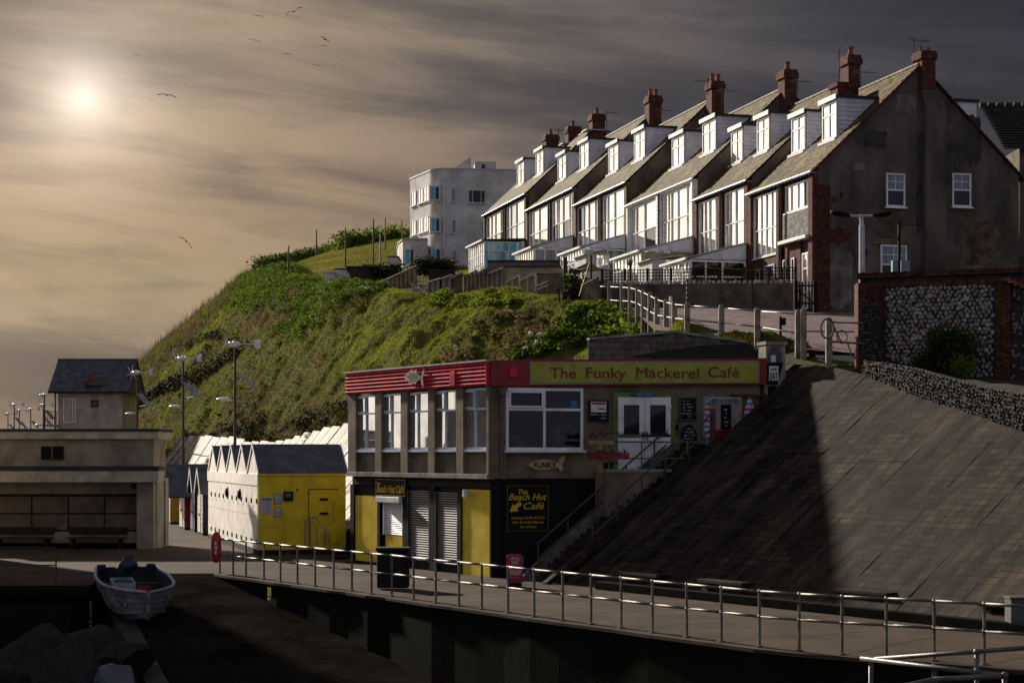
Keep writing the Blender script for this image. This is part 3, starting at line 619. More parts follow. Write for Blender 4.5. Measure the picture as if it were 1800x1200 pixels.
for a, c in (((2*HW+.30, ez0-.26), (HW, ez0+RISE+.02)), ((HW, ez0+RISE+.02), (-.30, ez0-.26))):
    for i in range(24):
        p = (a[0]+(c[0]-a[0])*i/24, a[1]+(c[1]-a[1])*i/24); q = (a[0]+(c[0]-a[0])*(i+.94)/24, a[1]+(c[1]-a[1])*(i+.94)/24)
        vg.bar((p[0], .02, p[1]), (q[0], .02, q[1]+.02), .20, .07)
vg.build('verge_tiles', brick_m, root0)
def sash(x0, y0, x1, y1, up, name='window'):
    u0, u1, z0, z1 = gW.rect(x0, y0, x1, y1); w = window(gT, root0, u0, u1, z0, z1, (), (.5,), upvc, lambda i, j: glass if j == 0 else curtain, .07, .01, .06, sill=True, name=name)
    b = MB(gT); zm = (z0+z1)/2
    b.box((u0+u1)/2-.015, (u0+u1)/2+.015, .03, .055, zm+.03, z1-.06); b.box(u0+.06, u1-.06, .03, .052, (zm+z1)/2-.015, (zm+z1)/2+.015); b.build('glazing_bar', upvc, w)
sash(1557, 305, 1590, 364, 1); sash(1673, 305, 1706, 364, 1); sash(1547, 431, 1593, 500, 1)
MB(gT).tube((gW.pix(1580, 395)[0]+.0, .06, gW.pix(1580, 395)[1]), (gW.pix(1640, 395)[0], .06, gW.pix(1640, 395)[1]), .012, 5).build('cable', black, root0)
# back dormer and neighbouring roof seen beyond the gable
u0, u1, z0, z1 = gW.rect(1700, 172, 1737, 215); b = MB(gT).box(u0, u1, -3.2, -1.0, z0-.8, z1).build('rear_dormer', upvc, root0); MB(gT).box(u0-.1, u1+.1, -3.3, -.9, z1+.004, z1+.12).build('dormer_roof', felt, b)
nb_ = thing('house_behind', 'dark tiled roof of a house just showing behind the right end of the gable', 'house', (24, 90, 9))
q = [at(1722, 186, 88), at(1900, 186, 88), at(1900, 262, 84), at(1765, 262, 84)]
b = MB(); nr = 18
for i in range(nr):
    f0, f1 = i/nr, (i+1)/nr; A = q[3].lerp(q[0], f0); Bq = q[2].lerp(q[1], f0); C_ = q[3].lerp(q[0], f1); D_ = q[2].lerp(q[1], f1)
    b.add([A + Vector((0, -.05, .05)), Bq + Vector((0, -.05, .05)), D_, C_, A, Bq], [(0, 1, 2, 3), (0, 4, 5, 1)])
b.build('roof', mat('dark pantiles', (.05, .036, .03), .8, .4, 3, .4), nb_)
b = MB()
for i in range(12): b.tube(at(1722+i*15, 185, 88), at(1734+i*15, 185, 88), .14, 8)
b.build('ridge_tiles', mat('dark pantiles', (.05, .04, .03)), nb_)
MB().box(23.5, 34, 84.3, 92, 8, q[3].z+.1).build('wall', tan_r, nb_)

# chimneys on the ridges (px of the stack's middle, top y) with pots
def ridge_pt(px):
    best = None
    for k, (T, root, ln, ez, bz) in enumerate(TERR):
        t = solve_t(T, px, HW)
        if -0.01 <= t <= ln+.3: best = (k, t)
    if best is None: best = (5, TERR[5][2]-.5)
    return best
pot_m = MATS['terracotta']
for i, (px, top, n) in enumerate(((968, 238, 1), (1007, 224, 1), (1049, 202, 1), (1148, 170, 2), (1257, 145, 2), (1384, 125, 1), (1495, 100, 1))):
    k, t = ridge_pt(px); T, root, ln, ez, bz = TERR[k]; p = T @ Vector((t, -HW, 0)); D = p.y; zt = CZ + (HY-top)/F*D; w_ = 11.5/F*D
    c = MB(T); z0 = ez + RISE - .9
    c.box(t-.42, t+.42, -HW-w_, -HW+w_, z0, zt-.42); c.box(t-.50, t+.50, -HW-w_-.08, -HW+w_+.08, zt-.42, zt-.16); c.box(t-.45, t+.45, -HW-w_-.03, -HW+w_+.03, zt-.16, zt)
    co = c.build('chimney', brick_m, root)
    for j in range(n):
        o_ = (j - (n-1)/2)*.34; pb = MB(T); pb.tube((t, -HW+o_, zt), (t, -HW+o_, zt+.38), .15, 10, .11); pb.tube((t, -HW+o_, zt+.38), (t, -HW+o_, zt+.44), .15, 10); pb.build('chimney_pot', pot_m, co)
    MB(T).box(t-.55, t+.55, -HW-.9, -HW+.9, z0+.55, z0+.62).build('flashing', lead, co)
k, t = ridge_pt(1492)
c = MB(T0); p = T0 @ Vector((3.9, -2.6, 0)); c.box(3.5, 4.3, -3.55, -2.55, ez0+2.0, ez0+4.15); c.box(3.43, 4.37, -3.62, -2.48, ez0+4.15, ez0+4.35); c.build('chimney', brick_dark, root0)

# television aerials on the stacks
def aerial(px, ytop, ybot, D, label, side=1, n=7, tall=False):
    r = thing('television_aerial', label, 'aerial', at(px, ybot, D), 'television aerials on the chimneys')
    a, b_ = at(px, ybot, D), at(px, ytop, D); MB().tube(a, b_, .022, 6).build('mast', black_m, r)
    if tall: return
    e = MB(); c1 = b_ - Vector((0, 0, .12)); d = Vector((side*.75, .25, 0)); e.tube(c1 - d*.35, c1 + d, .014, 5)
    for i in range(n):
        m = c1 + d*(-.3 + 1.25*i/n); h = .33 - .02*i; e.tube(m + Vector((.1, -h, .0)), m + Vector((-.1, h, .0)), .008, 4); e.tube(m - Vector((0, 0, h*.6)), m + Vector((0, 0, h*.6)), .008, 4)
    e.build('antenna', black_m, r)
aerial(1606, 66, 112, 78, 'tall television aerial above the big gable chimney', 1)
aerial(1475, 87, 140, 80, 'bare thin mast beside the second chimney from the gable', 1, tall=True)
aerial(1512, 122, 145, 80, 'television aerial on the right side of the second chimney from the gable', 1, 6)
aerial(1402, 138, 165, 84, 'television aerial right of the third chimney from the gable', 1, 5)
aerial(1244, 137, 168, 93, 'television aerial left of the fourth chimney from the gable', -1, 5)
aerial(1270, 155, 182, 93, 'television aerial right of the fourth chimney from the gable', 1, 6)
aerial(1162, 190, 206, 102, 'small television aerial right of the fifth chimney from the gable', 1, 3)
aerial(1066, 194, 230, 112, 'large television aerial right of the third chimney from the far end', 1, 7)
aerial(982, 226, 256, 122, 'television aerial between the two farthest chimneys', 1, 6)

# conservatories leaning on the fronts
clab = ['white lean-to conservatory before the second house pair, steep white roof side', 'white conservatory with long blank side wall and wet shining gutter', 'white lean-to conservatory before the fourth house pair',
        'small white lean-to conservatory before the fifth house pair', 'flat-roofed blue glass sun room at the far end of the terrace']
for k in range(1, 6):
    T, root, ln, ez, bz = TERR[k]; dep = [0, 3.0, 2.9, 2.7, 2.7, 3.0][k]; wid = [0, 3.4, 4.4, 4.2, 4.2, 4.4][k]; u0, u1 = .05, .05+wid
    cr = thing('conservatory', clab[k-1], 'conservatory', T @ Vector((u0, dep, bz)), 'conservatories in front of the terrace')
    zh, zl = (bz+2.85, bz+2.10) if k < 5 else (bz+2.75, bz+2.6)
    y0 = .28
    b = MB(T); b.prism([(y0, zh), (dep+.15, zl), (dep+.15, zl+.07), (y0, zh+.07)], u0-.05, u1+.05, 'x').build('roof', lead if k < 5 else felt, cr)
    MB(T).box(u0-.05, u1+.05, dep+.14, dep+.24, zl-.05, zl+.06).build('gutter', upvc, cr)
    if k < 5: MB(T).prism([(y0, zh-.02), (y0, zl), (dep, zl), (dep+.05, zl-.02)], u0-.03, u0+.02, 'x').build('side_gable_board', mat('pale cladding board', ()), cr)
    # front glazing and the side towards the camera
    gmf = glass_lit
    window(T, cr, u0, u1, bz+.1, zl-.06, [i/8 for i in range(1, 8)], (.68,), upvc, gmf, .07, dep-.02, .06)
    sT = T @ frame((u0, y0, 0), (0, 1)) if False else Matrix(T) @ Matrix.Translation((u0, y0, 0)) @ Matrix.Rotation(R(90), 4, 'Z')
    if k == 5: window(sT, cr, .02, dep-y0, bz+.1, zl-.06, (.2, .4, .6, .8), (.25, .5, .75), upvc, glass_blue, .035, .0, .06)
    elif k == 2: MB(sT).box(.0, dep-y0, -.02, .06, bz-.5, zl-.05).build('side_wall', cream, cr)
    else: window(sT, cr, .02, dep-y0, bz+.1, zl-.05, (.42, .72), (.42, .62), upvc, [glass, glass, glass, curtain, curtain, glass][k], .09, .0, .06)
    MB(T).box(u0+.04, u1-.04, y0, dep-.04, bz-.6, bz+.1).build('floor', conc, cr)
# extra small porches
for (px0, py0, px1, py1, D, lab) in ((1028, 440, 1072, 474, 97.5, 'small white porch left of the steaming conservatory'), (1143, 452, 1200, 474, 87, 'low white porch behind the middle of the trellis')):
    a = at(px0, py1, D); b_ = at(px1, py0, D); d = Vector((TD.x, TD.y, 0)); r = thing('porch', lab, 'porch', a)
    w_ = b_.x - a.x; h_ = b_.z - a.z; Tp = frame((b_.x, D, a.z), (-1, -.28))
    MB(Tp).box(0, w_, -2.0, -.01, -.6, h_*.8).build('wall', offwhite, r)
    window(Tp, r, .05, w_*.6, .05, h_*.78, (.33, .66), (.7,), upvc, glass_lit, .06, .0, .05)
    MB(Tp).prism([(-.05, h_*1.1), (w_+.15, h_*.72), (w_+.15, h_*.78), (-.05, h_*1.18)], -2.1, .12).build('roof', offwhite, r)

# ================================================================== WHITE FLATS
fl_ = thing('white_flats', 'white three-storey flats with rounded corner and flat roof', 'flats', at(775, 472, 165))
fc = at(760, 472, 165); zb = fc.z - 1.5; zt = CZ + (HY-298)/F*165
ru = Vector((1, .12, 0)).normalized(); lu = Vector((-.42, 1, 0)).normalized()
cor = Vector((fc.x + .2, 165, 0)); rad = 1.4
A_ = cor + ru*12; Bp = cor + lu*6.6
arc = []
p0 = cor + ru*rad; p1 = cor + lu*rad
for i in range(9):
    f = i/8; arc.append((p0*(1-f)**2 + cor*2*f*(1-f) + p1*f*f))
pl = [A_] + arc + [Bp, Bp + ru*12]
MB().prism([(p.x, p.y) for p in pl], zb, zt, 'z').build('wall', offwhite, fl_)
ctr = sum(pl, Vector())/len(pl)
MB().prism([((p.x-ctr.x)*1.02+ctr.x, (p.y-ctr.y)*1.02+ctr.y) for p in pl], zt+.004, zt+.16, 'z').build('parapet_coping', lead, fl_)
fT = frame((A_.x, A_.y), (-ru.x, -ru.y)); fW = Wall((A_.x, A_.y), (-ru.x, -ru.y))
for (x0, y0, x1, y1, c) in ((793, 331, 801, 355, ()), (823, 334, 853, 357, (.25, .75)), (794, 385, 802, 410, ()), (846, 389, 853, 413, ()), (795, 440, 802, 466, ())):
    u0, u1, z0, z1 = fW.rect(x0, y0, x1, y1); window(fW.T, fl_, u0, u1, z0, z1, c, (), offwhite, curtain if x1-x0 < 20 else glass, .07, .005, .06, sill=True)
for (x0, y0, x1, y1) in ((756, 328, 772, 352), (757, 384, 773, 408), (758, 438, 774, 465)):
    u0, u1, z0, z1 = fW.rect(x0, y0, x1, y1); w = window(fW.T, fl_, u0, u1, z0, z1, (.45,), (), offwhite, lambda i, j: glass_blue if i else glass, .06, .20, .06, sill=True, name='corner_window')
    MB(fW.T).box(u0-.1, u1+.1, -.6, .20, z0-.1, z1+.1).build('reveal', offwhite, w)
MB(fW.T).tube((fW.pix(781, 330)[0], .08, zb), (fW.pix(781, 330)[0], .08, zt-.9), .05, 6).build('downpipe', white, fl_)
lW = Wall((Bp.x, Bp.y), (lu.x*-1, lu.y*-1)); lW2 = Wall((cor.x + lu.x*0, cor.y), (lu.x, lu.y))
for (zc) in (0, 1, 2):
    z0 = zt - 2.4 - zc*2.75
    for u in (1.5, 3.0, 4.9): window(lW2.T, fl_, u, u+1.3, z0-.2, z0+1.15, (.5,), (), white, glass_lit, .06, .005, .07, sill=True)
u0, u1, z0, z1 = fW.rect(842, 284, 877, 301); b = MB(fW.T).box(u0, u1, -5, -2.5, zt+.1, z1+.4).build('roof_room', offwhite, fl_)
u0, u1, z0, z1 = fW.rect(846, 288, 853, 302, -2.5); window(fW.T, b, u0, u1, max(z0, zt+.15), z1, (), (), offwhite, glass, .05, -2.495, .04)
MB(fW.T).prism([(u1+.9, zt+.1), (u1+3.4, zt+.1), (u1+.9, zt+1.7)], -4.6, -2.9).build('roof_stair', offwhite, fl_)
# low rounded wing in front
wg = [at(752, 470, 161), at(722, 470, 161), at(708, 470, 161.8), at(701, 470, 164), at(698, 470, 169), at(752, 470, 169)]
zt2 = CZ + (HY-421)/F*161
b = MB().prism([(p.x, p.y) for p in wg], zb, zt2, 'z').build('wing', offwhite, fl_); MB().prism([((p.x+7.2)*1.03-7.2, (p.y-165)*1.03+165) for p in wg], zt2+.003, zt2+.12, 'z').build('coping', lead, b)
wW = Wall((wg[0].x, wg[0].y), (-1, 0)); u0, u1, z0, z1 = wW.rect(712, 438, 728, 466); window(wW.T, b, u0, u1, z0, z1, (.4,), (), offwhite, lambda i, j: glass_blue if i else glass, .06, .005, .06)
# ================================================================== CAFE
def fit_text(body, T, u0, u1, y, z, cap, m, parent, shear=0, bold=0, name='lettering', ext=.008):
    """lettering stretched to run from u1 (left in view) to u0 with the given capital height"""
    o = lettering(body, T, 0, y, 0, 1.0, m, parent, name, 'LEFT', shear, bold, 1.0, ext)
    Ti = T.inverted(); o0 = LOC[parent.name]; P_ = [Ti @ (v.co + o0) for v in o.data.vertices]
    xs = [p.x for p in P_]; lo, hi = min(xs), max(xs); sx = (u1-u0)/(hi-lo); sz = cap/.72
    for v, p in zip(o.data.vertices, P_): v.co = T @ Vector((u1 - (hi-p.x)*sx, p.y, z + p.z*sz)) - o0
    return o
Cn = (-.69, 55.0); Rr = (7.86, 57.7)
LW = Wall(Cn, (-5.01, 8.3)); FW = Wall(Rr, (-8.55, -2.7)); LT, FT = LW.T, FW.T
LL = 9.70; FL = math.hypot(8.55, 2.7)
cafe = thing('cafe', 'two-storey brown pebbledash cafe with red fascia and lime name board', 'cafe', (Cn[0], Cn[1], 0))
ztop, zfb, zsl, zfl = 6.57, 5.81, 3.87, 3.0
ib = LT @ Vector((LL, -.15, 0)); ic = LT @ Vector((0.25, -.15, 0)); bl = LT @ Vector((LL, -9.5, 0))
core_ = [(ic.x+.02, ic.y), (FT @ Vector((0, -.02, 0))).to_2d()[:], (9.6, 63), (bl.x, bl.y), (ib.x, ib.y)]
cn2 = FT @ Vector((FL-.2, -.02, 0)); core_ = [(cn2.x, cn2.y)] + [tuple((FT @ Vector((0, -.02, 0)))[:2])] + [(9.6, 63), (bl.x, bl.y), (ib.x, ib.y), (ic.x, ic.y)]
MB().prism(core_, zfl, ztop-.12, 'z').build('upper_wall', render_, cafe)
low_ = [tuple((FT @ Vector((FL-.1, -.06, 0)))[:2]), tuple((FT @ Vector((0, -.06, 0)))[:2]), (9.4, 63), (bl.x+.2, bl.y), tuple((LT @ Vector((LL-.15, -.2, 0)))[:2]), tuple((LT @ Vector((.15, -.2, 0)))[:2])]
MB().prism(low_, -.3, zfl-.002, 'z').build('lower_wall', black, cafe)
MB().prism([(x + .0, y + .0) for x, y in core_], ztop-.11, ztop-.04, 'z').build('roof', felt, cafe)
# piers and ledge of the upper storey, left face
wins = [(628, 659.6), (671.6, 704.8), (717.6, 752.4), (765, 802), (816, 855.2)]
pier_px = [(612.5, 626), (660, 671), (705, 717), (753, 764.5), (803, 815), (855.6, 861)]
ur = lambda x, y=740, off=0: LW.pix(x, y, off)[0]
for a, b in pier_px:
    u0, u1 = sorted((ur(a), ur(b))); u0 = max(u0, .0) if b > 858 else u0
    MB(LT).box(u0, min(u1, LL), -.24, .02, zfl, zfb+.02).build('pier', render_, cafe)
for (a, b) in wins:
    u0, u1 = sorted((ur(a, 740, -.1), ur(b, 740, -.1))); u0 -= .10; u1 += .06
    w = window(LT, cafe, u0, u1, zsl+.02, zfb-.06, (.5,), (.66,), mat('pale blue-white frame', (.62, .68, .80), .4, .05, 3, 0), glass_cafe, .06, -.145, .07)
    MB(LT).box(u0-.08, u1+.08, -.15, .0, zsl-.06, zsl+.015).build('sill', MATS['pale blue-white frame'], w)
    lt = MB(LT); lt.box(u0+.03, (u0+u1)/2-.03, -.15, -.13, zsl+1.30, zsl+1.36) if False else None
    cs = MB(LT); um = (u0+u1)/2                       # opening casement top left light: a second, thicker frame
    z0, z1 = zsl+.02+(zfb-.06-zsl-.02)*.66, zfb-.12
    for q in ((um+.02, u1-.05, z0+.03, z0+.07), (um+.02, u1-.05, z1-.04, z1), (um+.02, um+.06, z0+.07, z1-.04), (u1-.09, u1-.05, z0+.07, z1-.04)): cs.box(q[0], q[1], -.075, -.055, q[2], q[3])
    cs.build('casement', MATS['pale blue-white frame'], w)
for i in range(5):
    u0 = LL*i/5; MB(LT).box(u0+.005, u0+LL/5-.005, -.2, .07, zfl-.02, zfl+.13).build('ledge', conc, cafe, bevel=.01)
# ribbed red boards of the fascia, left face
for i in range(6):
    z0 = zfb + (ztop-.03-zfb)*i/6; z1 = zfb + (ztop-.03-zfb)*(i+1)/6; h = z1-z0
    MB(LT).prism([(-.02, z0), (.06, z0+.004), (.105, z0+h*.25), (.115, z0+h*.6), (.085, z1-.012), (-.02, z1-.006)], -.02, LL+.02, 'x').build('fascia_board', red, cafe)
MB(LT).box(-.04, LL+.06, -.25, .14, ztop-.03, ztop+.02).build('roof_edging', lead, cafe)
MB(LT).box(-.015, .02, -.02, .12, zfb-.01, ztop-.031).build('corner_strip', red, cafe)
u0, u1, z0, z1 = LW.rect(791, 653, 800, 678, .12); MB(LT).box(u0, u1, .09, .14, z0, z1).build('alarm_box', red, cafe, bevel=.01)
# wooden fish on the fascia
def wpts(W_, pts, off): return [W_.pix(x, y, off) for x, y in pts]
fish_w = mat('pale driftwood', (.50, .45, .34), .85, .3, 4, .4, streak=(1, 1, 9))
fish = thing('wooden_fish', 'pale driftwood fish mounted on the red ribbed fascia', 'fish sign', LT @ Vector((LW.pix(727, 663, .13)[0], .13, LW.pix(727, 677, .13)[1])))
body = [(712, 663), (716, 656), (722, 652), (725, 649), (727, 652), (730, 651.5), (733, 649.5), (734, 654), (738, 659), (741, 663), (737, 669), (733, 672), (731, 676), (728, 673), (724, 677), (721, 672), (715, 668)]
MB(LT).prism(wpts(LW, body, .13), .125, .165).build('body', fish_w, fish)
MB(LT).prism(wpts(LW, [(740, 664), (743, 657), (746, 648), (747, 655), (744, 664), (745, 674), (745, 682), (742, 674)], .13), .125, .16).build('tail', fish_w, fish)
e = LW.pix(716, 661, .17); MB(LT).ball((e[0], .168, e[1]), (.03, .01, .03)).build('eye', black, fish)
gl_ = MB(LT)
for i in range(5):
    a = LW.pix(719, 657+i*3.2, .17); b = LW.pix(736, 657+i*3.2, .17); gl_.box(b[0] if b[0] < a[0] else a[0], max(a[0], b[0]), .164, .170, a[1]-.008, a[1]+.008)
gl_.build('slat_grooves', wood, fish)
# ground floor, left face
O = -.19
def lrect(x0, y0, x1, y1, d0, d1, m, name, par=cafe, bevel=0): u0, u1, z0, z1 = LW.rect(x0, y0, x1, y1, O); return MB(LT).box(u0, u1, O+d0, O+d1, z0, z1).build(name, m, par, bevel=bevel)
lrect(627, 871, 667, 986, .0, .05, yellow, 'yellow_panel'); lrect(815.5, 860, 863, 1016, .0, .05, yellow, 'yellow_panel'); lrect(680, 941, 711.5, 979, .0, .05, yellow, 'yellow_panel')
for (x0, x1) in ((667.5, 672), (712, 720), (759.5, 769), (809, 815), (620, 626.5)):
    u0, u1, _, _ = LW.rect(x0, 870, x1, 980, O); MB(LT).box(u0, u1, O, O+.10, 0, zfl-.3).build('pilaster', black, cafe)
u0, u1, z0, z1 = LW.rect(622, 846, 866, 862, O); MB(LT).box(.1, LL-.1, O, O+.07, zfl-.30, zfl-.03).build('frieze', black, cafe)
def shutter(x0, y0, x1, y1, m, n, name='roller_shutter', lab=None):
    u0, u1, z0, z1 = LW.rect(x0, y0, x1, y1, O); b = MB(LT); h = (z1-z0)/n
    for i in range(n):
        za = z0+i*h; b.prism([(O+.0, za), (O+.045, za+h*.12), (O+.06, za+h*.5), (O+.045, za+h*.9), (O+.0, za+h*.98)], u0, u1, 'x')
    o = b.build(name, m, cafe, kind='stuff')
    MB(LT).box(u0-.05, u0, O, O+.10, z0, z1).build('guide_rail', m if m is upvc else darksteel, o); MB(LT).box(u1, u1+.05, O, O+.10, z0, z1).build('guide_rail', m if m is upvc else darksteel, o)
    return o
shm = mat('steel shutter slat', (.09, .087, .085), .5, .2, 3, .1, metal=.2)
shutter(722, 862, 758, 985, shm, 30); shutter(770.5, 865, 808, 992, shm, 30); s_ = shutter(679, 883, 711, 940, upvc, 18, 'window_shutter')
u0, u1, z0, z1 = LW.rect(669.5, 872.5, 711.5, 883, O); MB(LT).box(u0, u1, O, O+.22, z0, z1).build('shutter_housing', upvc, s_, bevel=.02)
lrect(832, 862, 838, 1, 0, 0, black, 'x') if False else None
p = LW.pix(827, 866, O); fl2 = thing('flood_lamp', 'small white flood lamp on the right yellow panel under the cafe windows', 'lamp', LT @ Vector((p[0], O+.05, p[1])))
MB(LT).prism([(p[0]-.08, p[1]-.1), (p[0]+.08, p[1]-.12), (p[0]+.05, p[1]+.1), (p[0]-.05, p[1]+.1)], O+.12, O+.26).build('lamp_head', plast_w, fl2); MB(LT).tube((p[0], O+.05, p[1]+.02), (p[0], O+.14, p[1]+.02), .025).build('bracket', plast_w, fl2)
u0, u1, z0, z1 = LW.rect(661, 841, 714, 872, O+.1)
sg = thing('beach_hut_sign', 'small black sign with yellow lettering above the white window shutter', 'sign', LT @ Vector(((u0+u1)/2, O+.1, z0)))
MB(LT).box(u0, u1, O+.09, O+.13, z0, z1).build('board', black, sg); b = MB(LT)
for q in ((u0+.02, u1-.02, z0+.02, z0+.035), (u0+.02, u1-.02, z1-.035, z1-.02), (u0+.02, u0+.035, z0+.035, z1-.035), (u1-.035, u1-.02, z0+.035, z1-.035)): b.box(q[0], q[1], O+.13, O+.136, q[2], q[3])
b.build('border', letter_yel, sg)
fit_text('The', LT, u1-.42, u1-.1, O+.138, z1-.22, .11, letter_yel, sg, .3, .01); fit_text('Beach Hut Café', LT, u0+.08, u1-.12, O+.138, z0+.13, .25, letter_yel, sg, .25, .018)
# ---- front face
zt_l, zt_r = ztop, 6.78
def fq(pts, d0, d1, m, name, par=cafe): return MB(FT).prism(wpts(FW, pts, d0), d0, d1).build(name, m, par)
fq([(861, 633), (1345, 629.5), (1345, 676), (861, 679)], .0, .12, darkred, 'front_fascia')
sg = thing('cafe_name_board', 'long lime green name board with dark red lettering on the cafe front', 'sign', FT @ Vector((FL/2, .12, 5.85)))
fq([(931, 635.5), (1334, 634), (1334, 673), (931, 675.5)], .125, .15, mat('grey sign frame', (.30, .28, .22), .6, .1, 3, 0), 'frame', sg)
for a, b in ((933.5, 1076.5), (1077.5, 1218), (1219, 1331.5)): fq([(a, 637.5), (b, 637), (b, 671.5), (a, 673)], .152, .160, lime, 'board', sg)
for wd, xa, xb in (('The', 967, 1012), ('Funky', 1030.5, 1100), ('Mackerel', 1118, 1228), ('Café', 1245, 1299)):
    ua, za = FW.pix(xa, 664 - (xa-967)*.006, .16); ub, _ = FW.pix(xb, 663, .16); fit_text(wd, FT, ub, ua, .162, za, .335, letter_red, sg, 0, 0, ext=.02)
def frect(x0, y0, x1, y1, d0, d1, m, name, par=cafe, bevel=0): u0, u1, z0, z1 = FW.rect(x0, y0, x1, y1, d0); return MB(FT).box(u0, u1, d0, d1, z0, z1).build(name, m, par, bevel=bevel)
frect(895, 645, 907, 663, .12, .22, red, 'alarm_box', bevel=.015)
u0, u1, z0, z1 = FW.rect(888, 682, 1023.5, 791); MB(FT).box(u0+.03, u1-.03, -.015, .012, z0+.03, z1-.03).build('window_backing', black, cafe)
w = window(FT, cafe, u0, u1, z0, z1, (.505,), (.655,), upvc, glass, .085, .015, .08, sill=True, name='picture_window')
cs = MB(FT); um = (u0+u1)/2; zr = z0+(z1-z0)*.655
for q in ((um+.05, u1-.09, zr+.05, zr+.11), (um+.05, u1-.09, z1-.15, z1-.09), (um+.05, um+.11, zr+.11, z1-.15), (u1-.15, u1-.09, zr+.11, z1-.15)): cs.box(q[0], q[1], .09, .12, q[2], q[3])
cs.build('casement', upvc, w)
et = mat('etched glass pattern', (.10, .105, .11), .6, .2, 5, 0)             # swirling wave etched on the panes
for cx_, cy_, sc_, hand in ((990, 757, 1.0, 1), (905, 775, .8, -1)):
    b = MB(FT)
    for r_, ph in ((24, .2), (17, .7), (10, 1.2)):
        pp = [FW.pix(cx_ + hand*r_*sc_*math.cos(t)*(1-.06*t), cy_ - r_*sc_*.8*math.sin(t)*(1-.06*t) + 6, .037) for t in np.linspace(ph, ph+4.2, 16)]
        for a, c in zip(pp, pp[1:]): b.bar((a[0], .037, a[1]), (c[0], .037, c[1]), .004, .05)
    b.build('etched_wave', et, w)
x_ = FW.rect(1003, 704, 1015, 716, .04); MB(FT).box(x_[0], x_[1], .036, .042, x_[2], x_[3]).build('window_sticker', blueink, w)
MB(FT).tube((FW.pix(881, 690)[0], .08, zfl), (FW.pix(881, 690)[0], .08, zfb-.25), .045, 8).build('downpipe', render_, cafe)
p = FW.pix(881, 682); MB(FT).prism([(p[0]-.16, p[1]), (p[0]+.16, p[1]), (p[0]+.06, p[1]-.22), (p[0]-.06, p[1]-.22)], .02, .22).build('rainwater_hopper', render_, cafe)
fq([(885, 842), (888, 842), (888, 680), (885, 680)], .0, .02, conc, 'corner_trim')
# double door
frect(1077, 690, 1187, 834, .0, .05, mat('green door surround', (.13, .20, .055), .6, .2, 3, .1), 'door_surround')
for a, c in ((1086, 1131.6), (1132.4, 1178)):
    u0, u1, z0, z1 = FW.rect(a, 698, c, 828, .05); d = MB(FT).box(u0, u1, .05, .10, z0, z1).build('door', upvc, cafe)
    m_ = .13; zc = z0 + (z1-z0)*.44
    b = MB(FT)
    for q in ((u0+m_, u1-m_, zc+.08, zc+.12), (u0+m_, u1-m_, z1-.24, z1-.2), (u0+m_, u0+m_+.04, zc+.12, z1-.24), (u1-m_-.04, u1-m_, zc+.12, z1-.24)): b.box(q[0], q[1], .10, .12, q[2], q[3])
    b.build('glazing_bead', upvc, d); MB(FT).box(u0+m_+.03, u1-m_-.03, .101, .108, zc+.10, z1-.22).build('pane', glass, d)
    b = MB(FT)
    for q in ((u0+m_, u1-m_, z0+.14, z0+.17), (u0+m_, u1-m_, zc-.09, zc-.06), (u0+m_, u0+m_+.03, z0+.17, zc-.09), (u1-m_-.03, u1-m_, z0+.17, zc-.09)): b.box(q[0], q[1], .10, .118, q[2], q[3])
    b.build('panel_moulding', upvc, d)
    hx = u0+.06 if a < 1100 else u1-.06; MB(FT).box(hx-.02, hx+.02, .10, .15, zc-.02, zc+.14).build('handle', steel, d)
    for hz in (z0+.3, z1-.35): MB(FT).box((u1-.03) if a < 1100 else u0-.01, (u1+.01) if a < 1100 else u0+.03, .10, .13, hz, hz+.12).build('hinge', upvc, d)
w_ = thing('carved_driftwood_sign', 'weathered driftwood with blue name plate above the cafe door', 'sign', FT @ Vector((FW.pix(1132, 695)[0], .06, FW.pix(1132, 698)[1])))
u0, u1, z0, z1 = FW.rect(1106, 690.5, 1156, 697, .06); MB(FT).prism([(u0, z0+.03), (u0+.2, z0), (u1-.25, z0+.01), (u1, z0+.05), (u1-.1, z1-.02), (u0+.15, z1)], .055, .10).build('driftwood', wood, w_)
u0, u1, z0, z1 = FW.rect(1117, 690.5, 1147, 696.5, .1); MB(FT).box(u0, u1, .10, .12, z0, z1).build('name_plate', blueink, w_, bevel=.01)
# boards on the wall
def scrawl(par, u0, u1, z0, z1, y, lines, m=chalk, seed=1):
    rr = random.Random(seed); b = MB(FT); n = len(lines)
    for i, (s0, s1) in enumerate(lines):
        z = z1 - (z1-z0)*(i+.5)/n; h = (z1-z0)/n*.36; x = u1 - (u1-u0)*s0; xe = u1 - (u1-u0)*s1
        while x > xe:
            if rr.random() < .16: x -= h*.9; continue
            dx = h*rr.uniform(.35, .7); b.bar((x, y, z + rr.uniform(-h, h)*.8), (x-dx, y, z + rr.uniform(-h, h)*.8), .004, h*.28)
            x -= dx*.8
    b.build('chalk_writing', m, par)
def board(name, lab, x0, y0, x1, y1, fm=wood_dark):
    u0, u1, z0, z1 = FW.rect(x0, y0, x1, y1, .03); t = thing(name, lab, 'notice board', FT @ Vector(((u0+u1)/2, .02, z0)), 'boards on the cafe wall')
    b = MB(FT)
    for q in ((u0, u1, z0, z0+.04), (u0, u1, z1-.04, z1), (u0, u0+.04, z0+.04, z1-.04), (u1-.04, u1, z0+.04, z1-.04)): b.box(q[0], q[1], .005, .06, q[2], q[3])
    b.build('frame', fm, t); MB(FT).box(u0+.035, u1-.035, .005, .035, z0+.035, z1-.035).build('panel', black, t); return t, u0, u1, z0, z1
t, u0, u1, z0, z1 = board('menu_board', 'black board with white and pink poster between window and door', 1034, 703, 1070, 741)
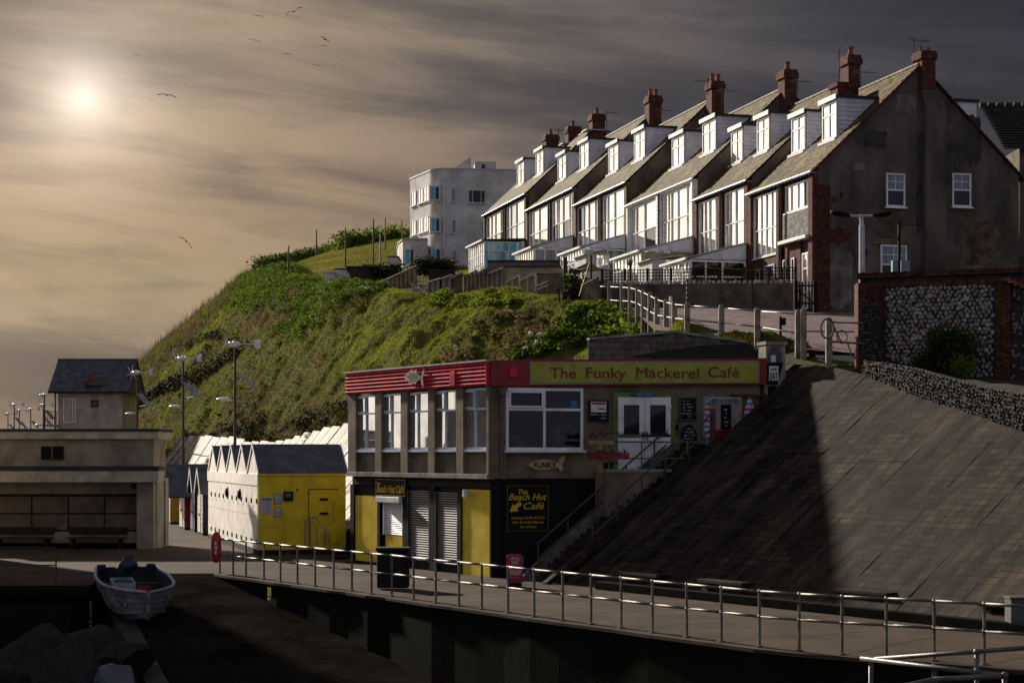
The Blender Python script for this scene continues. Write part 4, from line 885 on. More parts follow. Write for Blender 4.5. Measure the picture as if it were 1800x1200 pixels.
pu = (u0+(u1-u0)*.12, u1-(u1-u0)*.13, z0+(z1-z0)*.44, z1-(z1-z0)*.07); MB(FT).box(pu[0], pu[1], .036, .04, pu[2], pu[3]).build('poster', plast_w, t)
pk = mat('pink print', (.45, .03, .10), .6, .1, 9, 0); MB(FT).box(pu[0]+.03, pu[1]-.03, .041, .044, pu[3]-.09, pu[3]-.03).build('poster_band', pk, t); MB(FT).box(pu[0]+.03, pu[0]+.26, .041, .044, pu[2]+.08, pu[2]+.13).build('poster_band', pk, t)
fit_text('Kids Eat', FT, u0+.10, u1-.08, .037, z0+.13, .10, chalk, t, .2) if False else scrawl(t, u0+.06, u1-.06, z0+.06, z0+(z1-z0)*.40, .037, [(0, .95), (.45, 1)], seed=3)
t, u0, u1, z0, z1 = board('chalkboard', 'square chalkboard of handwritten lines right of the cafe door', 1194.5, 698, 1225, 739, slate); scrawl(t, u0+.07, u1-.07, z0+.07, z1-.07, .037, [(.05, .5), (.08, .7), (.1, .85), (.1, .7), (0, .9), (.5, .75)], seed=5)
ov = thing('oval_chalkboard', 'oval black chalkboard low on the wall right of the door', 'notice board', FT @ Vector((FW.pix(1211, 790)[0], .02, FW.pix(1211, 790)[1])), 'boards on the cafe wall')
MB(FT).prism(wpts(FW, [(1211+14*math.cos(i*.3142), 768+22.5*math.sin(i*.3142)) for i in range(20)], .03), .005, .05).build('panel', black, ov)
u0, u1, z0, z1 = FW.rect(1199, 750, 1223, 786, .05); scrawl(ov, u0, u1, z0, z1, .052, [(.3, .7), (.1, .9), (.05, .95), (.1, .9), (.1, .9), (.25, .75)], seed=8)
t, u0, u1, z0, z1 = board('small_chalkboard', 'small chalkboard beside the landing under the red planter', 1062, 812, 1090, 831); scrawl(t, u0+.05, u1-.05, z0+.05, z1-.05, .037, [(.2, .8), (.05, .95)], sheen, 11)
t, u0, u1, z0, z1 = board('poster_case', 'black poster case with a blue poster below the cafe landing', 1059, 840, 1092, 873, black)
for q, m in ((FW.rect(1064, 842, 1081, 847, .05), blueink), (FW.rect(1064, 849, 1074, 870, .05), sheen), (FW.rect(1075, 849, 1081, 870, .05), blueink)): MB(FT).box(q[0], q[1], .037, .045, q[2], q[3]).build('poster', m, t)
MB(FT).box(FW.pix(1188.5, 752)[0]-.05, FW.pix(1188.5, 752)[0]+.05, .0, .07, FW.pix(1188, 756)[1], FW.pix(1188, 746)[1]).build('meter_box', black, cafe)
# fish carved with letters
ff = thing('lettered_fish', 'flat wooden fish with FUNKY lettering below the picture window', 'fish sign', FT @ Vector((FW.pix(960, 830)[0], .02, FW.pix(960, 830)[1])))
fy = mat('cream painted wood', (.46, .38, .20), .7, .2, 5, .2)
MB(FT).prism(wpts(FW, [(928, 817), (934, 812.5), (944, 808), (958, 806.5), (971, 809.5), (980, 813), (984, 805), (994, 799), (992, 810), (988, 817), (990, 825), (985, 829.5), (981, 821), (970, 824), (955, 826), (942, 825), (933, 821)], .02), .005, .04).build('body', fy, ff)
u0, u1, z0, z1 = FW.rect(938, 811, 978, 822, .04); fit_text('FUNKY', FT, u0, u1, .042, z0+.01, (z1-z0)*.86, black, ff, .1, .012)
e = FW.pix(932, 817, .04); MB(FT).ball((e[0], .042, e[1]), (.018, .01, .018)).build('eye', black, ff)
# lower front: black wall and its sign
fq([(886, 846), (1010, 842), (1041, 880), (1041, 1012), (886, 1014)], .0, .04, black, 'black_panel')
u0, u1, z0, z1 = FW.rect(891, 853, 963.5, 933, .05)
sg = thing('beach_hut_arrow_sign', 'black sign with yellow writing and arrow on the lower cafe front', 'sign', FT @ Vector(((u0+u1)/2, .05, z0)))
MB(FT).box(u0, u1, .045, .07, z0, z1).build('board', black, sg); b = MB(FT)
for q in ((u0, u1, z0, z0+.012), (u0, u1, z1-.012, z1), (u0, u0+.012, z0+.012, z1-.012), (u1-.012, u1, z0+.012, z1-.012)): b.box(q[0], q[1], .07, .075, q[2], q[3])
b.build('border', mat('dull yellow line', (.25, .17, .01), .6, .1, 3, 0), sg)
def sgt(body, x0, x1, ybase, capx, sh=.3, bo=.014):
    a, z = FW.pix(x1, ybase, .07); c, _ = FW.pix(x0, ybase, .07); fit_text(body, FT, a, c, .072, z, capx/F*55.3, letter_yel, sg, sh, bo)
sgt('The', 911, 927, 868, 9); sgt('Beach Hut', 894, 961, 878, 11.5); sgt('Café', 920, 957, 894, 12)
sgt('Seating Inside & Out', 898, 958, 911, 4.5, .3, .004); sgt('Hot & Cold Menus', 900, 956, 919, 4.5, .3, .004); sgt('Ice Cream', 914, 943, 927, 4.5, .3, .004)
MB(FT).prism(wpts(FW, [(896, 899), (901, 885), (905, 888), (913, 880), (918, 886), (909, 893), (911, 898)], .07), .071, .08).build('arrow', letter_yel, sg)
# terrace corner with bunting, panel, parasols, red counter, right-hand pillar
frect(1235, 697, 1304, 770, .0, .03, mat('pale back board', (.30, .28, .25), .8, .1, 3, .1), 'back_board')
u0, u1, z0, z1 = FW.rect(1267, 711, 1284.5, 757, .03); t = thing('tall_chalkboard', 'tall narrow chalkboard hanging on the pale board under the bunting', 'notice board', FT @ Vector(((u0+u1)/2, .03, z0)), 'boards on the cafe wall')
MB(FT).box(u0, u1, .035, .06, z0, z1).build('panel', black, t); scrawl(t, u0+.06, u1-.06, z0+.1, z1-.1, .062, [(.1, .6), (.2, .7), (.2, .6), (.1, .8), (.3, .7)], seed=21)
u0, u1, z0, z1 = FW.rect(1249, 718, 1257, 775, .05); MB(FT).box(u0, u1, .035, .09, z0, z1).build('red_board', darkred, label='narrow dark red board propped beside the left parasol', cat='board')
bu = thing('bunting', 'string of small blue and flowered pennants above the pale board', 'bunting', FT @ Vector((FW.pix(1270, 700)[0], .1, FW.pix(1270, 700)[1])))
s0 = FW.pix(1245, 699.5, .1); s1 = FW.pix(1302, 699.5, .1); MB(FT).tube((s0[0], .1, s0[1]), (s1[0], .1, s1[1]), .008, 5).build('string', white, bu)
fl_m = mat('flowered cloth', (.30, .30, .36), .8, .7, 30, 0)
for i, x in enumerate((1248.5, 1258, 1271, 1284, 1297)):
    a, b_, c = FW.pix(x-4.2, 700, .1), FW.pix(x+4.2, 700, .1), FW.pix(x+.3, 710.5, .1); MB(FT).prism([a, b_, c], .095, .103).build('pennant', blueink if i in (1, 3) else fl_m, bu)
def parasol(x, ytop, ybot, wpx, lab, y):
    p0 = FW.pix(x, ytop, y); p1 = FW.pix(x, ybot, y); t = thing('parasol', lab, 'parasol', FT @ Vector((p1[0], y, p1[1]-.6)), 'closed striped parasols')
    MB(FT).tube((p1[0], y, p1[1]-.7), (p0[0], y, p0[1]), .022, 8).build('pole', white, t)
    n = 15; st = [mat('red stripe cloth', (.45, .05, .07), .8, .1, 4, .2), mat('white stripe cloth', (.55, .55, .58), .8, .1, 4, .2), mat('blue stripe cloth', (.08, .22, .48), .8, .1, 4, .2)]
    h = (p0[1]-p1[1])/n; rr = wpx/2/F*56.5
    for i in range(n):
        f0, f1 = 1-i/n, 1-(i+1)/n
        def rad_(f): return rr*min(1, .25 + (1-f)*2.4)*(1 if f > .12 else .92)
        zt_ = p0[1]-i*h; b = MB(FT); na = 14; ra, rb = rad_(f0), rad_(f1); vs = []
        for j in range(na):
            t_ = 6.283*j/na; k_ = 1 if j % 2 else .72; vs.append((p0[0]+ra*k_*math.cos(t_), y+ra*k_*math.sin(t_), zt_))
        for j in range(na):
            t_ = 6.283*j/na; k_ = 1 if j % 2 else .72; vs.append((p0[0]+rb*k_*math.cos(t_), y+rb*k_*math.sin(t_), zt_-h))
        b.add(vs, [(j, (j+1) % na, na+(j+1) % na, na+j) for j in range(na)] + [tuple(range(na))]); b.build('canopy_stripe', st[(0, 1, 2, 1)[i % 4]], t)
    return t
parasol(1243, 697, 772, 10, 'closed red, white and blue striped parasol beside the chalkboards', .30)
parasol(1318, 697, 772, 19, 'closed striped parasol half hidden by the top of the concrete slope', .30)
u0, u1, z0, z1 = FW.rect(1252, 758, 1310, 800, .5); rc = thing('red_counter', 'dark red panelled counter behind the head of the stairs', 'counter', FT @ Vector(((u0+u1)/2, .4, z0)))
MB(FT).box(u0, u1, .30, .36, z0, z1).build('panel', darkred, rc); MB(FT).box(u0-.02, u1+.02, .25, .42, z1, z1+.05).build('top', darkred, rc)
frect(1284, 693, 1346, 696, .02, .12, darksteel, 'shelf_rail')
# pillar at the right end with its boards
u0, u1, z0, z1 = FW.rect(1345, 606, 1379, 740, .0); pl_ = MB(FT).box(u0, u1, -.5, .06, z0, z1).build('corner_pillar', conc, cafe); MB(FT).box(u0-.06, u1+.04, -.55, .12, z1, z1+.10).build('pillar_cap', conc, pl_)
ts = thing('arched_sign', 'dark arched board with small white notice on the concrete pillar', 'sign', FT @ Vector(((u0+u1)/2, .07, z0+1)))
MB(FT).prism(wpts(FW, [(1350, 637), (1350, 621), (1353, 614), (1358, 610), (1363, 608.5), (1368, 611), (1371, 617), (1373, 620), (1373, 637)], .07), .065, .095).build('board', slate, ts); q = FW.rect(1355, 624, 1363.5, 636, .1); MB(FT).box(*q[:2], .096, .102, *q[2:]).build('notice', plast_w, ts)
tb = thing('cafe_bay_sign', 'black board with a white square notice of dark block letters on the pillar', 'sign', FT @ Vector(((u0+u1)/2, .07, z0+.3)))
MB(FT).prism(wpts(FW, [(1347.5, 638), (1377, 637), (1373, 650), (1366, 676), (1348, 676)], .07), .065, .09).build('board', black, tb); q = FW.rect(1352, 643, 1368.5, 668.5, .1); MB(FT).box(*q[:2], .091, .098, *q[2:]).build('notice', plast_w, tb)
fit_text('EAT', FT, q[0]+.03, q[1]-.03, .10, q[2]+.04, .21, slate, tb, 0, .03); fit_text('cafe', FT, q[0]+.05, q[1]-.06, .10, q[3]-.13, .07, darkred, tb, .2, .02)
MB(FT).prism(wpts(FW, [(1349, 678), (1365, 678), (1357, 700), (1350, 700)], .07), .065, .09).build('lower_board', black, label='lowest black board on the pillar beside the slope', cat='sign')
# landing, its rails, planters and stairs
zl = FW.pix(1132, 829, .05)[1]
u0, u1 = sorted((FW.pix(1045, 830, .0)[0], FW.pix(1252, 830, .0)[0]))
st_ = thing('cafe_stairs', 'dark concrete steps climbing beside the cafe to its door landing', 'stairs', (1.1, 53.6, 0))
MB(FT).box(u0, u1, .06, 1.05, -.1, zl).build('landing', render_, st_)
MB(FT).box(u0-.02, u1+.02, .055, 1.08, zl+.002, zl+.09).build('landing_slab', conc, st_)
Wd = 1.35; org = q0 + Vector((-.539, .842, 0))*.28; nst = 24; run = 5.7/nst
sT = frame((org.x, org.y, 0), (up_h.x, up_h.y))       # x up the stairs, y away from the slope
for i in range(nst):
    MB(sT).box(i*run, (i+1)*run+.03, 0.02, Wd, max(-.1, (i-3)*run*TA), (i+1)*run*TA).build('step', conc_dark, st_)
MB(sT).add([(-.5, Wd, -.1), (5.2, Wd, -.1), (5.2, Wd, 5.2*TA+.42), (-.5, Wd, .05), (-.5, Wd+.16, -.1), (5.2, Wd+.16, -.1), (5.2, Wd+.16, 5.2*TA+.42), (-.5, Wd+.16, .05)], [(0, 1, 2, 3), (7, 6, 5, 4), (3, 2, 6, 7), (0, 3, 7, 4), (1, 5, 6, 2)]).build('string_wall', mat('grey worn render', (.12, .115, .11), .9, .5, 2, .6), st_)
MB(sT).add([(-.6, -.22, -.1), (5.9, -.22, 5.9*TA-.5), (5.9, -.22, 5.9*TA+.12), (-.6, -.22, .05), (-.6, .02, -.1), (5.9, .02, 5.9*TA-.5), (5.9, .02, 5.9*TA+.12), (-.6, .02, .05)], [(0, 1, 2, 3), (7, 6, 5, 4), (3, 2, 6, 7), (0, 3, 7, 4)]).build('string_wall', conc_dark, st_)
for y_, x0, x1 in ((Wd+.08, .2, 5.6), (.05, 1.2, 5.7)):
    hr = thing('stair_handrail', ('black tubular handrail on the cafe side of the steps' if y_ > 1 else 'black tubular handrail on the slope side of the steps'), 'handrail', sT @ Vector((x0, y_, x0*TA)), 'handrails of the cafe steps')
    for h in (.95, .50): MB(sT).path([(x0, y_, x0*TA+(h if h > .6 else .5)), (x1, y_, x1*TA+h)], .028, 8).build('rail', darksteel, hr)
    for j in range(6):
        x = x0+(x1-x0)*j/5; MB(sT).tube((x, y_, x*TA), (x, y_, x*TA+.95), .025, 8).build('post', darksteel, hr)
gr = thing('landing_railing', 'mossy green railing along the landing before the white doors', 'railing', FT @ Vector((u0, .98, zl)))
for h in (.42, .92): MB(FT).tube((u0, .98, zl+h), (u1-.1, .98, zl+h), .024, 8).build('rail', greenrail, gr)
for f in (.0, .33, .72, 1): x = u0+.0+(u1-.1-u0)*f; MB(FT).tube((x, .98, zl), (x, .98, zl+.94), .026, 8).build('post', greenrail, gr)
def planter(px0, px1, y, h, lab, m, off):
    a, z = FW.pix(px0, y, off); b_, _ = FW.pix(px1, y, off); a, b_ = sorted((a, b_)); t = thing('planter', lab, 'planter', FT @ Vector(((a+b_)/2, off, z)), 'planters on the landing railing')
    MB(FT).prism([(a+.04, z), (b_-.04, z), (b_, z+h), (a, z+h)], off-.1, off+.1).build('trough', m, t)
    for i in range(26):
        x = random.uniform(a+.03, b_-.03); c = MB(FT)
        for j in range(3): c.add([(x, off, z+h), (x+random.uniform(-.09, .09), off+random.uniform(-.06, .06), z+h+random.uniform(.04, .13)), (x+.025, off+.01, z+h)], [(0, 1, 2)])
        c.build('plant', leafd if i % 3 else dry, t)
planter(1033, 1105, 807, .20, 'dark red planter of withered plants on the landing', mat('faded red trough', (.22, .035, .04), .7, .3, 4, .3), 1.15)
planter(1036, 1126, 769, .10, 'mossy wooden trough fixed along the top rail', wood, 1.05); planter(1126, 1178, 768, .09, 'second wooden trough on the top rail, before the right door leaf', wood_dark, 1.05)
ps = thing('plant_stand', 'bare wooden T-shaped stand holding the red planter', 'stand', FT @ Vector((FW.pix(1054, 830, 1.0)[0], 1.1, zl)))
pu, pz = FW.pix(1055, 775, 1.1); MB(FT).box(pu-.06, pu+.06, 1.07, 1.12, zl, pz).build('post', wood_pale, ps); MB(FT).box(pu-.42, pu+.38, 1.125, 1.16, pz-.10, pz+.02).build('crossbar', wood_pale, ps)
# block wall behind the roof and black sheeting on it
bw = thing('block_wall', 'grey concrete block wall with sloping coping behind the cafe roof', 'wall', at(1190, 632, 61.5))
tp = [at(1034, 598, 61), at(1186, 585, 61.8), at(1346, 608, 61.2)]
for a, b_ in zip(tp, tp[1:]):
    v = [a, b_, Vector((b_.x, b_.y, 6.0)), Vector((a.x, a.y, 6.0))]; w3 = MB(); w3.add(v + [p + Vector((0, .22, 0)) for p in v], [(0, 1, 2, 3), (7, 6, 5, 4), (0, 4, 5, 1), (1, 5, 6, 2), (3, 7, 4, 0)]).build('core', mortar, bw)
    MB().bar(a + Vector((0, .1, .05)), b_ + Vector((0, .1, .05)), .34, .08).build('coping', conc, bw)
    d = (b_ - a); L2 = math.hypot(d.x, d.y); z = 6.0; r_ = 0
    while z < max(a.z, b_.z):
        u = -.22*(r_ % 2)
        while u < L2:
            ua, ub = max(u, 0)+.006, min(u+.44, L2)-.006; zz = [z+.205]*2
            lim = [a.z + d.z*q/L2 - .01 for q in (ua, ub)]; ztl, ztr = min(zz[0], lim[0]), min(zz[1], lim[1])
            if ub-ua > .08 and min(ztl, ztr) > z + .05:
                pa = a + d*(ua/L2); pb = a + d*(ub/L2); y_ = random.uniform(.012, .03)
                MB().add([(pa.x, pa.y-y_, z+.006), (pb.x, pb.y-y_, z+.006), (pb.x, pb.y-y_, ztr), (pa.x, pa.y-y_, ztl), (pa.x, pa.y, z+.006), (pb.x, pb.y, z+.006), (pb.x, pb.y, ztr), (pa.x, pa.y, ztl)], [(0, 1, 2, 3), (0, 4, 5, 1), (1, 5, 6, 2), (2, 6, 7, 3), (3, 7, 4, 0)]).build('block', mat('grey concrete block', (.15, .125, .10), .95, .35, 2.5, .6, 25), bw)
            u += .44
        z += .215; r_ += 1
MB().add([at(1100, 629, 60.8), at(1345, 629, 60.2), at(1345, 603, 61.0), at(1240, 606, 61.4), at(1160, 617, 61.3)], [(0, 1, 2, 3, 4)]).build('roof_sheeting', black_m, label='black sheeting lying on the cafe roof against the block wall', cat='sheeting')
MB().box(*[at(1122, 0, 60).x, at(1138, 0, 60).x], 59.7, 60.1, 6.5, 6.5+.16).build('roof_vent', lead, label='small pale metal box on the cafe roof', cat='roof vent', bevel=.01)

# ================================================================== BEACH HUTS
hb = Vector((-9.4, 67.6, 0)); hd = Vector((-4.2, 14, 0)).normalized(); HT = frame((hb.x, hb.y), hd); HL, HD, HH = 14.6, 3.25, 3.0
hut = thing('hut_block', 'block of five joined beach huts, glaring white front and yellow end wall', 'beach huts', hb)
MB(HT).box(.0, HL, -HD, 0, .18, HH).build('wall', mat('glossy white front', (.86, .81, .72), .42, .10, 2, .05, ior=1.75, spec=.9), hut)
MB(HT).box(-.02, HL+.02, -HD-.02, .03, 0, .18).build('plinth', conc_dark, hut)
# end wall towards the camera: yellow sheet with trims, door, vent
eT = HT @ Matrix.Translation((0, -HD, 0)) @ Matrix.Rotation(R(90), 4, 'Z'); EW = Wall((0, 0), (1, 0)); EW.T = eT; EW.Ti = eT.inverted()
MB(eT).box(-.02, HD+.02, .0, .04, .20, HH).build('yellow_end_wall', yellow, hut)
MB(eT).box(-.06, HD+.06, .0, .09, HH-.05, HH+.02).build('eaves_trim', yellow, hut)
def erect(x0, y0, x1, y1, d0, d1, m, name, par=hut, bevel=0): u0, u1, z0, z1 = EW.rect(x0, y0, x1, y1, d0); return MB(eT).box(u0, u1, d0, d1, z0, z1).build(name, m, par, bevel=bevel)
dr = erect(543, 860, 594, 955, .04, .065, yellow, 'door'); erect(532, 838, 533.5, 962, .04, .05, yellow, 'joint_cover'); erect(542, 860, 543, 955, .04, .075, mat('dark joint', (.10, .07, .01), .8, .1, 3, 0), 'door_gap', dr); erect(543, 858.5, 594, 860, .04, .075, MATS['dark joint'], 'door_gap', dr)
for y in (875, 900): erect(562, y, 576, y+4, .065, .10, black, 'vent_slot', dr)
erect(586, 882, 588.5, 916, .065, .11, mat('yellow pull bar', (.5, .4, .05), .5, .1, 3, 0), 'pull_handle', dr); erect(563, 933, 575, 950, .065, .08, MATS['yellow pull bar'], 'hatch', dr)
ev = erect(498, 863, 515, 880, .04, .09, wood_dark, 'extract_vent'); u0, u1, z0, z1 = EW.rect(500, 865, 513, 878, .09); MB(eT).ball(((u0+u1)/2, .09, (z0+z1)/2), ((u1-u0)/2, .09, (z1-z0)/2), 14, 8).build('vent_cowl', mat('smoked plastic dome', (.06, .07, .075), .2, .1, 3, 0), ev, smooth=True)
for (x0, y0, x1, y1, lab, top) in ((458, 874, 478, 903, 'large white notice with blue heading on the yellow wall', blueink), (482.5, 868, 494.5, 885, 'upper of two small framed notices on the yellow wall', None), (482.5, 891, 494.5, 907, 'lower of two small framed notices on the yellow wall', None)):
    u0, u1, z0, z1 = EW.rect(x0, y0, x1, y1, .045); t = thing('wall_notice', lab, 'notice', eT @ Vector(((u0+u1)/2, .05, z0)), 'notices on the yellow end wall')
    MB(eT).box(u0, u1, .042, .06, z0, z1).build('board', mat('notice paper', (.48, .50, .56), .3, .15, 12, 0), t)
    if top: MB(eT).box(u0+.03, u1-.03, .061, .065, z1-.11, z1-.03).build('heading', top, t)
    else:
        b = MB(eT)
        for q in ((u0-.01, u1+.01, z0-.01, z0+.02), (u0-.01, u1+.01, z1-.02, z1+.01), (u0-.01, u0+.02, z0, z1), (u1-.02, u1+.01, z0, z1)): b.box(q[0], q[1], .06, .075, q[2], q[3])
        b.build('frame', steel, t)
    b = MB(eT)
    for i in range(6 if top else 3): zz = z1-.18-(z1-z0-.22)*i/(6 if top else 3); b.box(u0+.05, u1-.05-(.1 if i % 2 else 0), .061, .064, zz-.012, zz)
    b.build('print_lines', slate, t)
p = EW.pix(523, 860, .05); MB(eT).box(p[0]-.04, p[0]+.04, .04, .06, p[1]-.05, p[1]+.05).build('number_plate', darkred, hut)
# white front: locker doors, fascia, vents, latches
LD = 11
MB(HT).box(-.03, HL+.03, .0, .06, HH-.42, HH).build('front_fascia', MATS['glossy white front'], hut)
for i in range(LD):
    u0 = .12+(HL-.24)*i/LD+.02; u1 = .12+(HL-.24)*(i+1)/LD-.02
    for j, (z0, z1) in enumerate(((.22, 1.42), (1.45, 2.52))):
        d = MB(HT).box(u0, u1, .005, .035, z0, z1).build('locker_door', MATS['glossy white front'], hut)
        MB(HT).box(u0+.08, u0+.14, .035, .075, (z0+z1)/2-.35*(1-j)-.08, (z0+z1)/2-.35*(1-j)+.10).build('latch', black, d)
        if j: MB(HT).box(u1-.3, u1-.22, .035, .05, z1-.75, z1-.70).build('number_plate', slate, d)
for u in (4.6, 8.2): MB(HT).ball((u, .05, 2.18), (.24, .10, .22), 12, 8).build('round_vent', black, hut, smooth=True)
GN = 5; gw = HL/GN
for i in range(GN):
    u0, u1 = i*gw+.02, (i+1)*gw-.02; um = (u0+u1)/2; zr = HH+1.05
    rf = MB(HT).prism([(u0+.06, HH), (u1-.06, HH), (um, zr-.09)], -HD+.03, .0).build('gable', MATS['glossy white front'], hut)
    b = MB(HT); b.add([(u0-.04, .0, HH-.04), (um, .0, zr), (um, -HD-.08, zr), (u0-.04, -HD-.08, HH-.04), (u0-.04, .0, HH+.03), (um, .0, zr+.08), (um, -HD-.08, zr+.08), (u0-.04, -HD-.08, HH+.03)], [(0, 1, 2, 3), (7, 6, 5, 4), (0, 4, 5, 1), (2, 6, 7, 3), (3, 7, 4, 0)])
    b.add([(u1+.04, .0, HH-.04), (um, .0, zr), (um, -HD-.08, zr), (u1+.04, -HD-.08, HH-.04), (u1+.04, .0, HH+.03), (um, .0, zr+.08), (um, -HD-.08, zr+.08), (u1+.04, -HD-.08, HH+.03)], [(0, 3, 2, 1), (4, 5, 6, 7), (0, 1, 5, 4), (2, 3, 7, 6), (0, 4, 7, 3)]); b.build('roof', slate, hut)
    for y_ in (.012, -HD-.13):
        b = MB(HT)
        for ue in (u0-.06, u1+.06): b.add([(ue, y_, HH-.10), (um, y_, zr-.02), (um, y_, zr+.13), (ue, y_, HH+.08), (ue, y_+.03, HH-.10), (um, y_+.03, zr-.02), (um, y_+.03, zr+.13), (ue, y_+.03, HH+.08)], [(0, 1, 2, 3), (7, 6, 5, 4), (0, 4, 5, 1), (3, 2, 6, 7), (0, 3, 7, 4)])
        b.build('bargeboard', white, hut)
# handrail and steps by the yellow end wall
hr = thing('ramp_handrail', 'small bent steel handrail before the yellow door', 'handrail', gp(560, 968))
b0 = at(535, 910, 66.6); b1 = at(556, 909, 66.4); b2 = at(579, 935, 66.2)
MB().path([at(536, 960, 66.8), at(537, 912, 66.8)], .03).build('post', steel, hr); MB().path([at(545, 962, 66.5), at(545, 909, 66.5), b1, b2, at(578, 958, 66.2)], .028).build('rail', steel, hr)
for x in (557, 571): MB().tube(at(x, 965, 66.4), at(x, 925, 66.4), .022).build('post', steel, hr)
for s_, (x0, x1, y0, y1, D) in enumerate(((585, 612, 975, 985, 64.8), (588, 610, 965, 978, 65.6))): MB().box(at(x0, 0, D).x, at(x1, 0, D).x, D, D+.6, 0.004, .12+.14*s_).build('step', conc_dark, label=('lower' if s_ == 0 else 'upper') + ' concrete step between yellow hut wall and cafe', cat='step', bevel=.02)
wl = MB(); a, c = at(608, 960, 66), at(619, 898, 70); wl.add([(a.x, 66, 0), (a.x+.25, 66, 0), (c.x+1.2, 71, 0), (c.x+.9, 71, 0), (a.x, 66, .9), (a.x+.25, 66, .9), (c.x+1.2, 71, 2.4), (c.x+.9, 71, 2.4)], [(0, 1, 5, 4), (1, 2, 6, 5), (4, 5, 6, 7), (3, 0, 4, 7)]).build('stair_side_wall', conc_wall, label='dark concrete side wall of a stair behind the cafe corner', cat='wall')
# the farther huts
def hut_(px, py, side_m, front_m, lab, w=1.9, dep=2.6, eave=2.05, rise=1.0, over=.15, front_over=.15, roof_m=slate):
    o = gp(px, py); T = frame((o.x, o.y), hd); r = thing('beach_hut', lab, 'beach hut', o, 'single beach huts beyond the white block')
    MB(T).box(0, w, -dep, 0, .10, eave).build('wall', side_m, r); MB(T).box(-.02, w+.02, -dep, .02, 0, .10).build('base', black, r)
    MB(T).prism([(0, eave), (w, eave), (w/2, eave+rise-.05)], -dep+.02, -.0).build('gable', front_m, r)
    nb = 9
    for i in range(nb): MB(T).box(.02, w-.02, .003, .03, .12+(eave-.12)*i/nb, .12+(eave-.12)*(i+.9)/nb).build('board', front_m, r)
    for i in range(nb): MB(T).box(-.022, -.002, -dep+.02, -.02, .12+(eave-.12)*i/nb, .12+(eave-.12)*(i+.93)/nb).build('side_board', side_m, r)
    d = MB(T).box(w*.28, w*.72, .03, .06, .14, 1.85).build('door', front_m, r); MB(T).box(w*.40, w*.6, .06, .085, .9, 1.0).build('lock_bar', black, d)
    b = MB(T)
    for ue, s_ in ((-over, 0), (w+over, 1)):
        ze = eave - over*rise/(w/2)
        b.add([(ue, front_over, ze), (w/2, front_over, eave+rise), (w/2, -dep-.1, eave+rise), (ue, -dep-.1, ze), (ue, front_over, ze+.07), (w/2, front_over, eave+rise+.07), (w/2, -dep-.1, eave+rise+.07), (ue, -dep-.1, ze+.07)], [(0, 1, 2, 3), (7, 6, 5, 4), (0, 4, 5, 1), (3, 7, 4, 0), (2, 6, 7, 3)])
    b.build('roof', roof_m, r); b = MB(T)
    for ue in (-over, w+over): b.bar((ue, front_over+.02, eave - over*rise/(w/2)+.03), (w/2, front_over+.02, eave+rise+.03), .03, .14)
    b.build('bargeboard', white, r)
hf = mat('pale hut boards', (.66, .60, .48), .45, .15, 3, .1)
hut_(357, 941, navy, hf, 'dark-sided beach hut next to the white block'); hut_(343, 935, navy, mat('slate blue boards', (.10, .12, .17), .5, .2, 3, .1), 'narrow slate-blue beach hut, second from the white block', w=1.7)
hut_(325, 931, mat('red hut boards', (.35, .02, .03), .5, .15, 3, .1), hf, 'red-sided beach hut under a deep overhanging dark roof', w=2.2, over=.5, front_over=1.0, eave=2.1, rise=1.1)
hut_(300, 921, mat('mustard hut boards', (.42, .27, .02), .5, .15, 3, .1), hf, 'mustard yellow beach hut with pale gable front', w=2.0)
hut_(285, 917, navy, hf, 'dark blue beach hut left of the mustard one'); hut_(272, 912, MATS['red hut boards'], hf, 'red beach hut farthest left, mostly hidden by the shelter')

# ================================================================== SHELTER (left)
SW_ = Wall((at(272, 0, 72).x, 72), (-1, 0)); ST = SW_.T
sh = thing('seaside_shelter', 'cream flat-roofed seaside shelter with boarded panels in deep shade', 'shelter', (at(272, 0, 72).x, 72, 0))
def z72(y, D=72): return CZ + (HY-y)/F*D
W_ = 8.9
MB(ST).box(0.15, W_, -3.0, -.5, z72(840), z72(772)).build('upper_wall', cream, sh); MB(ST).box(.02, .12, -3.0, -.53, 0, z72(841)).build('side_wall', cream, sh)
MB().box(-50, -20.6, 64, 68, 0, 12.5).build('added_shade_block', cream, sh); MB().box(-50.2, -20.5, 63.8, 68.2, 12.503, 12.7).build('added_shade_block_roof', felt, sh); MB().box(-50, -27, 68.01, 72.4, 0, 4.4).build('added_link_block', cream, sh)  # unseen tall block and its link, added to shade the slipway and boat
MB(ST).box(-.10, W_, -3.2, -.3, z72(771), z72(758)).build('roof_fascia', mat('pale fascia paint', (.46, .40, .31), .8, .2, 1.5, .2), sh); MB(ST).box(-.14, W_, -3.25, -.25, z72(757.6), z72(753)).build('roof_edge', felt, sh)
MB(ST).box(-.26, W_, -.48, .62, z72(847, 71.4), z72(827, 71.4)).build('canopy', MATS['pale fascia paint'], sh); MB(ST).box(-.30, W_, -.48, .66, z72(826.6, 71.4), z72(819, 71.4)).build('canopy_edge', felt, sh)
u0, u1, z0, z1 = SW_.rect(73, 784, 112, 807, -.5); w = MB(ST).box(u0, u1, -.49, -.42, z0, z1).build('window', black, sh); MB(ST).box((u0+u1)/2-.03, (u0+u1)/2+.03, -.42, -.39, z0, z1).build('mullion', wood, w)
MB(ST).box(.05, .72, -.52, .0, 0, z72(848)).build('column', cream, sh, bevel=.02)
MB(ST).box(.0, W_, -2.2, -2.0, 0, z72(846)).build('back_wall', black, sh)
rows_y = (871, 902.5, 932); colx = [246, 184, 120.5, 56, -8, -72]
pnm = mat('stained boarded panel', (.17, .13, .095), .8, .6, 1.3, .3, col2=(.085, .065, .05)); b = MB(ST)
